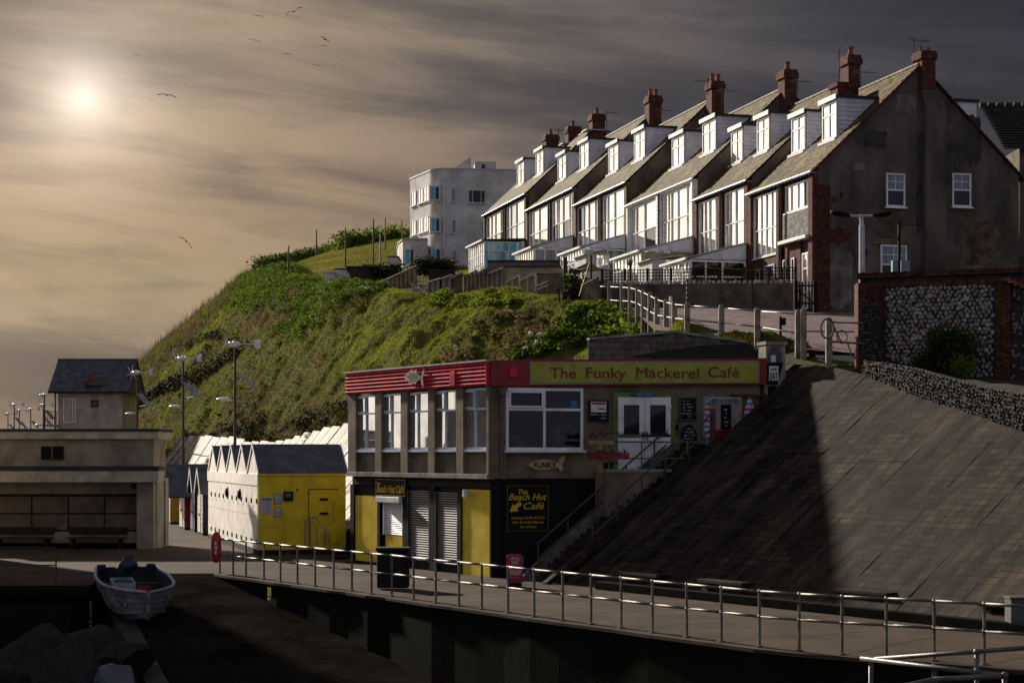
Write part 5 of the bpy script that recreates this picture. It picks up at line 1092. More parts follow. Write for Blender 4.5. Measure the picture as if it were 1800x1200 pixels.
for i in range(5):
    for j in range(2):
        u0, u1, z0, z1 = SW_.rect(colx[i+1]+1.5, rows_y[j]+1.5, colx[i]-1.5, rows_y[j+1]-1.5, -.6); MB(ST).box(u0, u1, -.62, -.58, z0, z1).build('panel', pnm, sh)
u0, u1, z0, z1 = SW_.rect(-74, 868, 248, 935, -.6); b.box(u0, u1, -.66, -.63, z0, z1); b.build('panel_frame', wood_dark, sh)
MB(ST).box(.72, W_, -.80, -.55, z72(955), z72(935)).build('low_wall', cream, sh); MB(ST).box(.72, W_, -.75, -.54, z72(868), z72(847)).build('lintel', cream, sh)
u0, u1, z0, z1 = SW_.rect(232, 850, 251, 858, -.3); MB(ST).box(u0, u1, -.5, -.2, z0, z1).build('light_box', black, sh)
for i in range(2):
    x0 = 1.2+i*2.9; t = thing('shelter_bench', ['right', 'left'][i] + ' dark bench under the boarded panels of the shelter', 'bench', ST @ Vector((x0+1.1, -.2, 0)), 'benches in the shelter shade')
    MB(ST).box(x0, x0+2.3, -.45, .05, .40, .46).build('seat', wood_dark, t); MB(ST).box(x0, x0+2.3, -.52, -.46, .55, .85).build('backrest', wood_dark, t)
    for u in (x0+.2, x0+2.1): MB(ST).box(u-.06, u+.06, -.42, .0, 0, .40).build('leg', conc_dark, t)
rl = thing('shelter_railing', 'thin dark railing on the ledge in front of the shelter', 'railing', (-16, 52.2, 0)); 
for h in (.55, 1.05): MB().tube((-40, 51.2, h), (-13.1, 52.3, h), .02, 6).build('rail', darksteel, rl)
for i in range(12): x = -13.1-i*2.3; MB().tube((x, 52.3+(x+13.1)*.041, 0), (x, 52.3+(x+13.1)*.041, 1.07), .025, 6).build('post', darksteel, rl)

# ================================================================== LOOKOUT HOUSE
lk = thing('lookout_house', 'cream lookout house with steep slate roof beyond the shelter', 'house', (at(160, 0, 130).x, 130, 0))
KW = Wall((at(215, 0, 130).x, 130), (-1, 0)); KT = KW.T; zz = lambda y: CZ + (HY-y)/F*130
wl_ = KW.pix(102, 700)[0]
MB(KT).box(0, wl_, -5, 0, 0, zz(688)).build('wall', offwhite if False else mat('lookout render', (.42, .37, .30), .9, .15, 1, .3), lk)
u0, u1 = sorted((KW.pix(229, 660)[0], KW.pix(87, 660)[0])); zr = zz(630); ze = zz(688)
b = MB(KT); nc = 16
for side in (0, 1):
    for c in range(nc):
        f0, f1 = c/nc, (c+1)/nc; g0 = (.45 - f0*2.95, ze + (zr-ze)*f0); g1 = (.45 - f1*2.95, ze + (zr-ze)*f1)
        if side: g0 = (-5 - g0[0], g0[1]); g1 = (-5 - g1[0], g1[1])
        b.add([(u0, g0[0], g0[1]+.06), (u1, g0[0], g0[1]+.06), (u1, g1[0], g1[1]+.02), (u0, g1[0], g1[1]+.02), (u0, g0[0], g0[1]), (u1, g0[0], g0[1])], [(0, 1, 2, 3), (0, 4, 5, 1)])
b.build('roof', slate, lk); MB(KT).prism([(.3, ze-.1), (-5.3, ze-.1), (-2.5, zr-.05)], u0+.1, u1-.1, 'x').build('roof_core', slate, lk)
MB(KT).box(u0, u1, .42, .50, ze-.14, ze+.0).build('gutter', wood_dark, lk); MB(KT).tube((u0-.02, -2.5, zr+.05), (u1+.02, -2.5, zr+.05), .10, 8).build('ridge', slate, lk)
gm_ = mat('red-brown bargeboard', (.20, .07, .04), .7, .2, 3, .1)
for a, c in (((146, 674), (160, 658)), ((160, 658), (177, 676))): p, q_ = KW.pix(*a, .45), KW.pix(*c, .45); MB(KT).bar((p[0], .45, p[1]), (q_[0], .45, q_[1]), .08, .16).build('gablet_board', gm_, lk)
MB(KT).prism([KW.pix(147, 676, .4), KW.pix(176, 677, .4), KW.pix(160, 660, .4)], -1.4, .40).build('gablet', slate, lk)
u0, u1, z0, z1 = KW.rect(111.5, 700, 134, 743, 0); window(KT, lk, u0, u1, z0, z1, (.25,), (), white, mat('curtained glass', (.36, .34, .27), .15, .3, 2, 0, streak=(5, 5, .4)), .07, .005, .07)
u0, u1, z0, z1 = KW.rect(160, 703, 173, 715, 0); window(KT, lk, u0, u1, z0, z1, (), (), wood_dark, glass, .07, .005, .06)
bl_ = MB(KT); x0 = KW.pix(82, 700)[0]
MB(KT).box(wl_, x0, -3, .4, zz(750), zz(746)).build('balcony_floor', conc, lk)
for f in range(6): x = wl_+(x0-wl_)*f/5; bl_.tube((x, .35, zz(746)), (x, .35, zz(723)), .025, 6)
bl_.tube((wl_, .35, zz(723)), (x0, .35, zz(723)), .03, 6); bl_.tube((wl_, .35, zz(734)), (x0, .35, zz(734)), .02, 6); bl_.build('balcony_rail', darksteel, lk)
MB(KT).tube((KW.pix(99, 700)[0], .3, 0), (KW.pix(99, 700)[0], .3, ze), .06, 8).build('post', darksteel, lk)

# ================================================================== WIND-TURBINE LAMP POSTS
H_ = 9.2
tp_ = thing('turbine_lamp', 'x', 'lamp post', (0, 0, 0), 'lamp posts with small wind turbines')
MB().tube((0, 0, 0), (0, 0, 4.2), .12, 10, .11).build('pole', darksteel, tp_); MB().tube((0, 0, 4.2), (0, 0, H_-.1), .075, 10, .06).build('upper_pole', darksteel, tp_)
b = MB(); pr = [(-.42, .05), (-.32, .13), (-.10, .17), (.12, .13), (.30, .05)]
for (x0, r0), (x1, r1) in zip(pr, pr[1:]): b.tube((x0, 0, H_), (x1, 0, H_), r0, 12, r1)
b.build('nacelle', plast_w, tp_, smooth=True)
MB().tube((.28, 0, H_), (1.15, 0, H_+.02), .022, 6).build('tail_boom', plast_w, tp_); MB().prism([(.98, H_-.18), (1.32, H_-.22), (1.28, H_+.02), (1.36, H_+.26), (.98, H_+.20)], -.012, .012).build('tail_fin', plast_w, tp_)
hub = MB().ball((-.44, 0, H_), (.10, .08, .08)).build('hub', plast_w, tp_)
for i in range(6):
    a = i*R(60)+.3; dx = Vector((-.02, math.cos(a), math.sin(a))); c0 = Vector((-.44, 0, H_)); pt = Vector((-.10, -math.sin(a), math.cos(a)))
    MB().add([c0 + dx*.08 + pt*.03, c0 + dx*.08 - pt*.03, c0 + dx*.58 - pt*.015, c0 + dx*.60 + pt*.02, c0 + dx*.3 + pt*.05], [(0, 1, 2, 3, 4)]).build('blade', plast_w, hub)
b = MB(); b.tube((0, 0, 6.95), (.95, -.15, 7.0), .02, 6); b.tube((0, 0, 7.75), (.25, 0, 7.75), .02, 6); b.build('panel_bracket', darksteel, tp_)
MB().add([(.22, -.28, 7.78), (.22, .28, 7.78), (.98, .28, 6.98), (.98, -.28, 6.98), (.25, -.28, 7.82), (.25, .28, 7.82), (1.01, .28, 7.02), (1.01, -.28, 7.02)], [(0, 1, 2, 3), (7, 6, 5, 4), (0, 4, 5, 1), (1, 5, 6, 2), (2, 6, 7, 3), (3, 7, 4, 0)]).build('solar_panel', mat('solar panel', (.30, .30, .32), .25, .2, 4, 0), tp_)
MB().tube((0, 0, 6.55), (-.35, 0, 6.5), .025, 6).build('lamp_arm', darksteel, tp_); b = MB(); b.ball((-.55, 0, 6.48), (.40, .34, .11), 16, 8); b.build('lamp_head', plast_w, tp_, smooth=True)
tl = [(413, 605), (322, 630), (241, 655), (186, 671), (143, 683), (78, 694), (76, 712), (25, 711), (54, 719), (34, 721), (14, 727)]
tlab = ['nearest lamp post with white wind turbine, rising behind the white huts', 'second nearest turbine lamp post, before the grassy slope', 'turbine lamp post beside the right wall of the lookout house', 'turbine lamp post before the right half of the lookout house', 'turbine lamp post before the middle of the lookout house',
        'turbine lamp post at the left corner of the lookout roof', 'turbine lamp post before the lookout balcony', 'taller of the far turbine lamp posts near the left frame edge', 'far turbine lamp post right of the tallest distant one', 'tiny far turbine lamp post between two distant ones', 'turbine lamp post farthest left, at the frame edge']
for i, (x, y) in enumerate(tl):
    D = (H_-CZ)*F/(HY-y); pos = (at(x, 0, D).x, D, 0)
    if i == 0: tp_.location = pos; tp_['label'] = tlab[0]; tp_.rotation_euler = (0, 0, R(-8))
    else: copy_tree(tp_, pos, R(random.uniform(-30, 10)), tlab[i])
# ================================================================== PROMENADE RAILING
def railing(name, label, feet, tops, r_post, r_rail, m, hs, cat='railing', group=None):
    t = thing(name, label, cat, feet[0], group)
    for p, h in zip(feet, tops):
        b = MB(); b.tube(p, p + Vector((0, 0, h)), r_post, 8); b.tube(p, p + Vector((0, 0, .03)), r_post*2.6, 8)
        for f in hs: b.ball(p + Vector((0, 0, h*f)), (r_post*1.45,)*3, 8, 6)
        b.build('post', m, t, smooth=False)
    for f in hs:
        for a, b_, ha, hb in zip(feet, feet[1:], tops, tops[1:]): MB().tube(a + Vector((0, 0, ha*f)), b_ + Vector((0, 0, hb*f)), r_rail, 10).build('rail', m, t, smooth=True)
    return t
galv = mat('worn galvanised tube', (.15, .135, .115), .5, .45, 5, .3, 40, metal=.45)
railing('promenade_railing', 'long galvanised two-rail railing along the edge of the promenade', rail_feet, [1.08]*len(rail_feet), .03, .028, galv, (1.0, .55))
# lifebuoy cover on the first post
f0 = rail_feet[0]; lb = thing('lifebuoy_cover', 'red lifebuoy cover strapped to the first post of the promenade railing', 'lifebuoy', f0 + Vector((-.1, -.1, .3)))
b = MB(); c = f0 + Vector((-.10, -.12, .83)); prof = [(-.50, .02), (-.46, .10), (-.36, .155), (-.1, .165), (.12, .165), (.34, .15), (.45, .09), (.49, .02)]; n = 14; vs = []
for z, r in prof: vs += [(c.x + r*math.cos(6.283*i/n), c.y + r*.55*math.sin(6.283*i/n), c.z + z) for i in range(n)]
b.add(vs, [(j*n+i, j*n+(i+1) % n, (j+1)*n+(i+1) % n, (j+1)*n+i) for j in range(len(prof)-1) for i in range(n)] + [tuple(range(n-1, -1, -1)), tuple(range(len(vs)-n, len(vs)))]); b.build('cover', mat('red vinyl cover', (.42, .02, .03), .4, .2, 3, .2), lb, smooth=True)
LBW = Matrix.Translation((c.x, c.y, c.z)) @ Matrix.Rotation(R(180), 4, 'Z'); 
for k_, z in enumerate((.12, -.02, -.16)): MB(LBW).box(-.035 - .02*(k_ == 1), .03, .088, .0935, z-.05, z+.05).build('printed_mark', plast_w, lb)
# sign on the sea wall
p = at(476, 1043, 52.9); sgn = thing('wall_sign', 'small yellow and blue warning sign on the dark sea wall', 'sign', p)
Tn = frame((p.x, p.y - .25, p.z), (-.55, .83)); MB(Tn).box(-.11, .11, .0, .02, -.20, .20).build('plate', mat('yellow sign plate', (.60, .48, .02), .5, .1, 4, 0), sgn); MB(Tn).box(-.10, .10, .021, .025, -.18, -.03).build('blue_field', blueink, sgn); MB(Tn).box(-.08, .08, .026, .03, -.15, -.10).build('print_line', plast_w, sgn)
# near stair railing in the right corner
ns = thing('near_stair_railing', 'dull steel railing of a stair down to the beach, nearest the camera', 'railing', at(1530, 1230, 24))
A = at(1514, 1156.5, 24.0); Bq = at(1766, 1187, 22.0); Cq = at(1532, 1158, 25.0); Dq = at(1830, 1136, 23.5); E_ = at(1600, 1204, 22.6)
dull = mat('dull steel tube', (.11, .10, .095), .5, .3, 4, .2, 40, metal=.4)
for a, b_ in ((A, Bq), (Cq, Dq), (Bq, at(1640, 1194, 21.6)), (at(1640, 1194, 21.6), at(1560, 1212, 21.2))): MB().tube(a, b_, .032, 12).build('rail', dull, ns, smooth=True)
for x, y, D in ((1531, 1159, 23.9), (1642, 1172, 23.0), (1717, 1145, 24.0), (1766, 1187, 22.0)):
    q = at(x, y, D); b = MB(); b.tube(q, q - Vector((0, 0, 1.3)), .032, 10); b.ball(q, (.05, .05, .05)); b.build('post', dull, ns, smooth=True)
# bin, ice-cream board, benches at the slope's foot, grey box
bn = thing('litter_bin', 'black twin litter bin behind the promenade railing', 'bin', gp(690, 1032)); o = gp(690, 1036)
s_ = F/o.y
MB().box(o.x-.44, o.x+.44, o.y, o.y+.55, .04, 1.05).build('body', black_m, bn, bevel=.05); MB().box(o.x-.47, o.x+.47, o.y-.03, o.y+.58, 1.06, 1.16).build('lid', black_m, bn, bevel=.03); MB().box(o.x-.02, o.x+.02, o.y-.012, o.y, .08, 1.0).build('joint', black, bn)
ib_ = gp(905, 1031); ic_ = thing('ice_cream_board', 'red ice-cream advertising board with heart emblem beside the stair foot', 'advertising board', ib_)
BW = frame((ib_.x, ib_.y, 0), (-1, 0)); rd_ = [(-.235, .12), (.235, .12), (.235, .84), (.20, .90), (.13, .92), (-.13, .92), (-.20, .90), (-.235, .84)]
MB(BW).prism(rd_, -.03, .03).build('board', mat('ice cream red', (.28, .008, .045), .4, .1, 3, 0), ic_); MB(BW).box(-.2, .2, -.16, .16, 0, .10).build('foot', black_m, ic_, bevel=.03); MB(BW).box(-.18, .18, -.02, .02, .10, .13).build('hinge', black_m, ic_)
pkw = mat('pale pink print', (.62, .45, .48), .5, .1, 5, 0)
b = MB(BW)
for sc in (.11, .06):
    pp = [(sc*1.05*(math.sin(t)**3)*1.1, .755 + sc*.062*(13*math.cos(t)-5*math.cos(2*t)-2*math.cos(3*t)-math.cos(4*t))) for t in np.linspace(0, 6.283, 26)]
    for a, c in zip(pp, pp[1:]): b.bar((a[0], .034, a[1]), (c[0], .034, c[1]), .004, .02)
b.build('heart_emblem', pkw, ic_)
fit_text("WALL'S", BW, -.11, .11, .034, .635, .05, pkw, ic_, 0, .01)
b = MB(BW); b.box(-.19, .19, .031, .034, .33, .56); b.build('picture', mat('ice cream picture', (.55, .35, .20), .5, .9, 14, 0, col2=(.12, .05, .08)), ic_); fit_text('ice cream', BW, -.14, .14, .034, .26, .03, pkw, ic_, .1, .0)
for i, (x, y, lab) in enumerate(((1512, 1076, 'low concrete bench at the foot of the slope, behind the railing'), (1265, 1056, 'dark bench at the shaded foot of the slope'), (1775, 1104, 'concrete bench beside the grey box at the right edge'), (1120, 1040, 'dark bench at the foot of the slope nearest the steps'))):
    o = gp(x, y); Tb = frame((o.x, o.y, 0), (bd.x, bd.y)); t = thing('slope_bench', lab, 'bench', o, 'benches at the foot of the slope'); wdt = .9
    MB(Tb).box(-wdt, wdt, -.02, .40, .42, .52).build('seat', conc_dark, t, bevel=.015)
    for u in (-wdt+.25, wdt-.25): MB(Tb).box(u-.12, u+.12, .02, .34, 0, .42).build('leg', conc_dark, t)
o = gp(1800, 1113); gb = thing('grey_box', 'plain grey cabinet at the right edge behind the railing', 'cabinet', o); MB().box(o.x-.27, o.x+.9, o.y, o.y+.5, 0.004, .72).build('body', mat('grey cabinet paint', (.10, .10, .10), .6, .15, 2, .1), gb, bevel=.02); MB().box(o.x-.30, o.x+.93, o.y-.03, o.y+.53, .722, .76).build('lid', MATS['grey cabinet paint'], gb)

# ================================================================== BOAT on the slipway
bo_o = Vector((-10.75, 52.0, slz(52.0))); boat = thing('rowing_boat', 'small white clinker boat with outboard engine hauled up on the slipway', 'boat', bo_o)
bowd = Vector((.36, -1, 0)).normalized()
B_T = frame((bo_o.x, bo_o.y, bo_o.z), bowd) @ Matrix.Rotation(R(-math.degrees(math.atan(SLOPE)) * -1), 4, 'Y')       # x towards the bow, down the slip
xs_ = np.linspace(-2.1, 2.25, 16); hull_m = mat('weathered white hull', (.16, .16, .168), .75, .5, 3, .3); in_m = mat('dull blue-grey boat inside', (.022, .026, .036), .7, .3, 3, .2)
def sect(x, i_):                                  # half breadths of a round-bilged hull
    f = (x + 2.1)/4.35; w = 1.02 * (min(1, .84 + f*.6) if f < .4 else max(.0, 1-((f-.4)/.6)**2.6)) ; w = max(w, .03); sh_ = .92 + .28*f*f; kz = .10 + .30*max(0, f-.72)/.28*1.2
    k = [(0, kz), (.42*w, kz+.05), (.76*w, kz+.22), (.93*w, kz+.48), (w, sh_)]
    return k, sh_
def hull_mesh(off):
    rings = []
    for x in xs_:
        k, _ = sect(x, 0); k = [(max(0, y-off), z+off*(1 if j < 2 else .4)) for j, (y, z) in enumerate(k)]; k[-1] = (k[-1][0], k[-1][1]-off*.4)
        rings.append([(x, y, z) for y, z in reversed(k)] + [(x, -y, z) for y, z in k[1:]])
    return rings
for nm, off, m in (('hull', 0, hull_m), ('inside', .05, in_m)):
    rg_ = hull_mesh(off); b = MB(B_T); n = len(rg_[0]); vs = [p for r in rg_ for p in r]
    b.add(vs, [(i*n+j, i*n+j+1, (i+1)*n+j+1, (i+1)*n+j) for i in range(len(rg_)-1) for j in range(n-1)] + [tuple(range(n))]); ob = b.build(nm, m, boat, smooth=False)
for side in (1, -1):
    b = MB(B_T); pts = [(x, side*(sect(x, 0)[0][-1][0]+.02), sect(x, 0)[1]+.02) for x in xs_]
    b.path(pts, .045, 8); b.build('gunwale', mat('grey gunwale', (.30, .30, .31), .5, .3, 5, .2), boat)
    for q in range(4):                             # clinker strakes
        b = MB(B_T); fr = (.25, .45, .65, .83)[q]
        for x0, x1 in zip(xs_, xs_[1:]):
            def sp(x):
                k, sh_ = sect(x, 0); z = k[0][1] + (sh_-k[0][1])*fr; ys = float(np.interp(z, [a[1] for a in k], [a[0] for a in k])); return (x, side*(ys+.012), z)
            b.bar(sp(x0), sp(x1), .03, .022)
        b.build('strake', hull_m, boat)
MB(B_T).path([(2.25, 0, sect(2.25, 0)[0][0][1]), (2.30, 0, 1.22)], .05).build('stem', hull_m, boat)
for x in (-1.2, .1, 1.3): w = sect(x, 0)[0][3][0]-.04; MB(B_T).box(x-.13, x+.13, -w, w, .62, .66).build('thwart', wood_dark, boat)
k, sh_ = sect(-2.1, 0); MB(B_T).prism([(-k[-1][0], sh_), (-k[3][0], k[3][1]), (-k[2][0], k[2][1]), (0, k[0][1]), (k[2][0], k[2][1]), (k[3][0], k[3][1]), (k[-1][0], sh_), (.35, sh_+.02), (.2, sh_-.08), (-.2, sh_-.08), (-.35, sh_+.02)], -2.16, -2.09, 'x').build('transom', in_m, boat)
for y in (-.72, .72): MB(B_T).box(-2.18, -2.02, y-.13, y+.13, .84, 1.02).build('quarter_knee', mat('blue painted wood', (.015, .028, .06), .6, .2, 4, .1), boat, bevel=.03)
oe = thing('outboard_engine', 'outboard engine wrapped in a dark blue cover on the boat transom', 'outboard engine', B_T @ Vector((-2.2, .05, 1.0)))
b = MB(B_T); prof = [(.62, .12), (.75, .24), (.90, .28), (1.02, .25), (1.12, .17), (1.16, .05)]; n = 12; vs = []
for z, r in prof: vs += [(-2.35 + r*1.35*math.cos(6.283*i/n) + .12*(z-1), .1 + r*math.sin(6.283*i/n)*(1+.12*math.sin(3*i)), z + .06*math.sin(2*i)) for i in range(n)]
b.add(vs, [(j*n+i, j*n+(i+1) % n, (j+1)*n+(i+1) % n, (j+1)*n+i) for j in range(5) for i in range(n)] + [tuple(range(len(vs)-n, len(vs)))]); b.build('cover', blue_m, oe, smooth=True); MB(B_T).box(-2.42, -2.28, .03, .17, .15, .8).build('leg', black, oe)
fb = thing('fish_box', 'pale plastic fish box with green net inside the boat', 'fish box', B_T @ Vector((.2, .25, .66)))
b = MB(B_T); x0, x1, y0, y1 = -.15, .55, -.72+.0, -.10; 
for q in ((x0, x1, y0, y0+.03), (x0, x1, y1-.03, y1), (x0, x0+.03, y0+.03, y1-.03), (x1-.03, x1, y0+.03, y1-.03)): b.box(*q, .62, 1.08)
b.box(x0, x1, y0, y1, .60, .62); b.build('box', mat('pale grey plastic', (.30, .33, .33), .5, .15, 4, .1), fb); MB(B_T).ball(((x0+x1)/2, (y0+y1)/2, 1.02), (.30, .26, .10), 12, 6).build('net', mat('green fishing net', (.03, .11, .10), .9, .5, 20, .8), fb)
MB(B_T).ball((-1.0, .35, .50), (.34, .30, .14), 10, 6).build('red_sack', mat('red orange sack', (.14, .015, .010), .8, .3, 6, .5), label='red sack lying in the stern of the boat', cat='sack')
b = MB(B_T); pp = [(1.55, -.55, .78), (1.2, -.1, .84), (1.5, .35, .92), (1.75, .1, 1.0), (1.7, -.3, .95)]
b.add(pp + [(p[0], p[1], p[2]-.12) for p in pp], [(0, 1, 2, 3, 4), (0, 5, 6, 1), (1, 6, 7, 2), (2, 7, 8, 3), (3, 8, 9, 4), (4, 9, 5, 0)]).build('folded_cloth', mat('pale pink cloth', (.45, .36, .36), .9, .4, 7, .5), label='crumpled pale cloth in the bow of the boat', cat='cloth')
MB(B_T).path([(2.3, 0, .7), (2.45, .05, .05), (2.9, -.1, .02), (3.2, .2, .02)], .012, 5).build('mooring_rope', wood_dark, label='thin mooring rope hanging from the bow of the boat', cat='rope')
# boulders in the lower left corner
def boulder(name, lab, c, r, m=stone, seed=0, group='boulders below the shelter wall'):
    b = MB(); b.ball((0, 0, 0), (1, 1, 1), 26, 16); P_ = np.array([tuple(v) for v in b.v]); d = 1 + .28*fbm(P_, .9, seed, 3) + .04*fbm(P_, 4, seed, 3); P_ = P_*d[:, None]
    for ax in range(11):
        nn = np.random.default_rng(seed*7+ax).normal(size=3); nn /= np.linalg.norm(nn); h = P_ @ nn; P_ -= np.outer(np.maximum(h-.62, 0), nn)
    b.v = [Vector((c[0]+p[0]*r[0], c[1]+p[1]*r[1], c[2]+p[2]*r[2])) for p in P_]; b.build(name, m, label=lab, cat='boulder', group=group)
wet = mat('wet bluish rock', (.06, .07, .085), .4, .3, 3, .5)
for i, (x, y, D, r, lab, m) in enumerate(((70, 1150, 46, 1.5, 'large dark boulder in the lower left corner', stone), (165, 1120, 47, 1.2, 'dark boulder leaning on the wall below the boat', stone), (120, 1175, 43.5, 1.3, 'flat dark boulder at the bottom frame edge', stone), (205, 1180, 43, .75, 'wet bluish rock at the foot of the slipway wall', wet), (10, 1160, 45, 1.2, 'dark boulder cut by the left frame edge', stone), (215, 1130, 45.5, .8, 'rounded dark boulder between wall and slipway', stone), (155, 1195, 42, .6, 'small pale-topped rock at the bottom edge', conc_dark))):
    q = at(x, y, D); boulder('boulder', lab, (q.x, q.y, q.z-.4), (r, r*.9, r*.8), m, i+3)

# ================================================================== WALKWAY RAILING
wp = [(1457, 640, 56.5), (1403, 617, 58.5), (1331, 599, 60.8), (1268, 591, 62.5), (1208, 584, 64), (1185.5, 582, 66), (1171, 580, 67.5), (1155, 579, 69), (1143, 573, 71), (1131, 563, 73), (1121, 555, 75), (1108, 551, 77), (1094, 551, 79.5), (1072, 549, 82), (1054, 545, 84)]
wt = [558, 543, 540, 534.5, 531, 529, 525, 520, 513, 508, 504, 500, 499, 498, 498]
wr = thing('walkway_railing', 'curving railing of concrete posts and two bright rails above the cafe', 'railing', at(*wp[4]))
post_m = mat('concrete post', (.26, .22, .17), .9, .3, 3, .5, 25)
def cpost(p, h, m=post_m, w=.095, par=wr):
    b = MB(); b.prism([(p.x-w, p.z-.6), (p.x+w, p.z-.6), (p.x+w, p.z+h-.10), (p.x+w*.6, p.z+h-.02), (p.x, p.z+h), (p.x-w*.6, p.z+h-.02), (p.x-w, p.z+h-.10)], p.y-w, p.y+w); return b.build('post', m, par)
fe, hs_ = [], []
for (x, y, D), yt in zip(wp, wt): p = at(x, y, D); h = (y-yt)/F*D; fe.append(p); hs_.append(h); cpost(p, h)
for f in (.88, .42):
    for i in range(len(fe)-1):
        if i == 0: continue
        MB().tube(fe[i] + Vector((0, -.04, hs_[i]*f)), fe[i+1] + Vector((0, -.04, hs_[i+1]*f)), .028, 8).build('rail', galv, wr, smooth=True)
cpost(at(1412, 620, 58.3), 1.42)
for y0, y1 in ((566, 568), (600, 604)): MB().tube(at(1457, y0, 56.5), at(1520, y1, 56.2), .03, 8).build('rail', galv, wr, smooth=True)
for y0, y1 in ((552, 553), (582, 583)): MB().tube(at(1412, y0, 58.3), at(1512, y1, 58.9), .022, 8).build('rail', dull, wr)
# rope coil hung on the last post
rc_ = thing('rope_coil', 'dark rope looped over the nearest concrete post of the walkway', 'rope', at(1457, 600, 56.3)); b = MB()
c = at(1453, 578, 56.3); b.path([c + Vector((.20*math.cos(t), -.12, .30*math.sin(t))) for t in np.linspace(0, 6.283, 18)], .03, 6); b.build('loop', wood, rc_)
MB().path([at(1462, 566, 56.2), at(1478, 600, 56.2), at(1490, 603, 56.2), at(1496, 622, 56.2), at(1508, 634, 56.2)], .025, 6).build('hanging_end', wood, rc_)
b = MB(); c = at(1480, 592, 56.2); b.path([c + Vector((.16*math.cos(t), 0, .20*math.sin(t))) for t in np.linspace(0, 6.283, 14)], .02, 6); b.build('loop', wood, rc_)
# dark meter post in the road, white and striped posts
mp = thing('meter_post', 'dark post with small square box beside the road railing', 'post', at(1372, 607, 60.5)); MB().tube(at(1372, 608, 61.2), at(1372, 556, 61.2), .045, 8).build('post', black, mp); a = at(1376, 566, 61.0); MB().box(a.x-.12, a.x+.10, 60.95, 61.10, a.z-.10, a.z+.14).build('box', black, mp, bevel=.01)
MB().tube(at(1179, 580, 70), at(1179, 521, 70), .06, 8).build('white_post', white, label='plain white post behind the bend of the walkway railing', cat='post')
sp_ = thing('striped_post', 'thin post wound with dark stripes against the garden wall', 'post', at(1208, 540, 78.5)); q = at(1208, 542, 78.5); 
for i in range(12): MB().tube(q + Vector((0, 0, i*.105)), q + Vector((.01, 0, i*.105+.10)), .055 if i % 2 else .045, 8).build('band', wood_dark if i % 2 else greenrail, sp_)

# ================================================================== DOUBLE STREET LAMP, SIGN POST
lp = thing('street_lamp', 'white post with two dark lamp heads before the big gable', 'street lamp', at(1514.5, 500, 60)); D = 60
MB().tube(at(1515, 600, D), at(1515, 396, D), .105, 12, .095).build('lower_post', mat('pale grey lamp paint', (.50, .50, .52), .45, .1, 3, .05), lp); MB().tube(at(1515, 397, D), at(1513.5, 377, D), .075, 10).build('upper_post', MATS['pale grey lamp paint'], lp)
for s, xa, xb, ya, yb in ((-1, 1494, 1460, 379, 373), (1, 1534, 1568, 379, 374)):
    MB().tube(at(1513.5, 380, D), at(xa, ya, D), .04, 8).build('arm', MATS['pale grey lamp paint'], lp)
    a, b_ = at(xa, ya, D), at(xb, yb, D); b = MB(); n = 10; m0 = []
    for f, wy, wz in ((0, .08, .05), (.2, .12, .075), (.5, .15, .10), (.8, .16, .10), (1, .09, .04)):
        c = a.lerp(b_, f); m0.append([(c.x, c.y + wy*math.cos(6.283*i/n), c.z + wz*math.sin(6.283*i/n)) for i in range(n)])
    vs = [p for r in m0 for p in r]; b.add(vs, [(j*n+i, j*n+(i+1) % n, (j+1)*n+(i+1) % n, (j+1)*n+i) for j in range(4) for i in range(n)] + [tuple(range(n)), tuple(range(4*n, 5*n))]); b.build('lamp_head', black, lp, smooth=True)
sp2 = thing('sign_post', 'dark post with two pale blue boxes seen over the flint wall', 'sign post', at(1580, 480, 58.2)); MB().tube(at(1580.5, 490, 58.2), at(1580.5, 395, 58.2), .05, 8).build('post', black, sp2)
for x0, x1 in ((1568, 1578), (1584, 1598.5)): MB().box(at(x0, 0, 58.2).x, at(x1, 0, 58.2).x, 58.1, 58.35, at(0, 486, 58.2).z, at(0, 458, 58.2).z).build('box', mat('pale blue box', (.14, .22, .25), .5, .15, 3, .1), sp2, bevel=.01)

# ================================================================== GARDEN WALL, TRELLIS, GATE
wa, wb = at(1056, 500, 84), at(1396, 497, 77.3); gd_ = (wa - wb); gl = math.hypot(gd_.x, gd_.y); GWl = Wall((wb.x, wb.y), (gd_.x, gd_.y)); GT = GWl.T
gwl = thing('garden_wall', 'long rendered garden wall with cobble top below the trellis', 'wall', (wb.x, wb.y, at(1396, 548, 77.3).z)); ztw = lambda u: wb.z + (wa.z - wb.z)*u/gl
MB(GT).add([(0, 0, 8), (gl, 0, 8.5), (gl, 0, wa.z), (0, 0, wb.z), (0, -.3, 8), (gl, -.3, 8.5), (gl, -.3, wa.z), (0, -.3, wb.z)], [(0, 1, 2, 3), (7, 6, 5, 4), (2, 6, 7, 3), (0, 3, 7, 4), (1, 5, 6, 2)]).build('core', mat('dull garden render', (.13, .105, .08), .95, .4, 1.2, .7, 18), gwl)
for u in (0.12, 2.2): MB(GT).box(u-.12, u+.12, .0, .07, 8, ztw(u)-.02).build('pier', tan_r, gwl)
cb = MB(); cb.ball((0, 0, 0), (.13, .11, .085), 8, 5); cob0 = None
for i in range(38):
    u = .15 + (gl-.3)*i/38 + random.uniform(-.04, .04); p = GT @ Vector((u, -.1, ztw(u)+.04)); o = bpy.data.objects.new('cobble', None)
    if cob0 is None: c_ = MB(); c_.ball(p, (.14, .11, .085), 8, 5); cob0 = c_.build('cobble', cobble[3], None, origin=p).data; o = bpy.data.objects[[x.name for x in COL.objects if x.data is cob0][0]]
    else: o = bpy.data.objects.new('cobble', cob0); COL.objects.link(o)
    o.parent = gwl; o.location = p - LOC[gwl.name]; o.rotation_euler = (random.random()*3, random.random()*3, random.random()*3); o.scale = (random.uniform(.7, 1.3),)*3
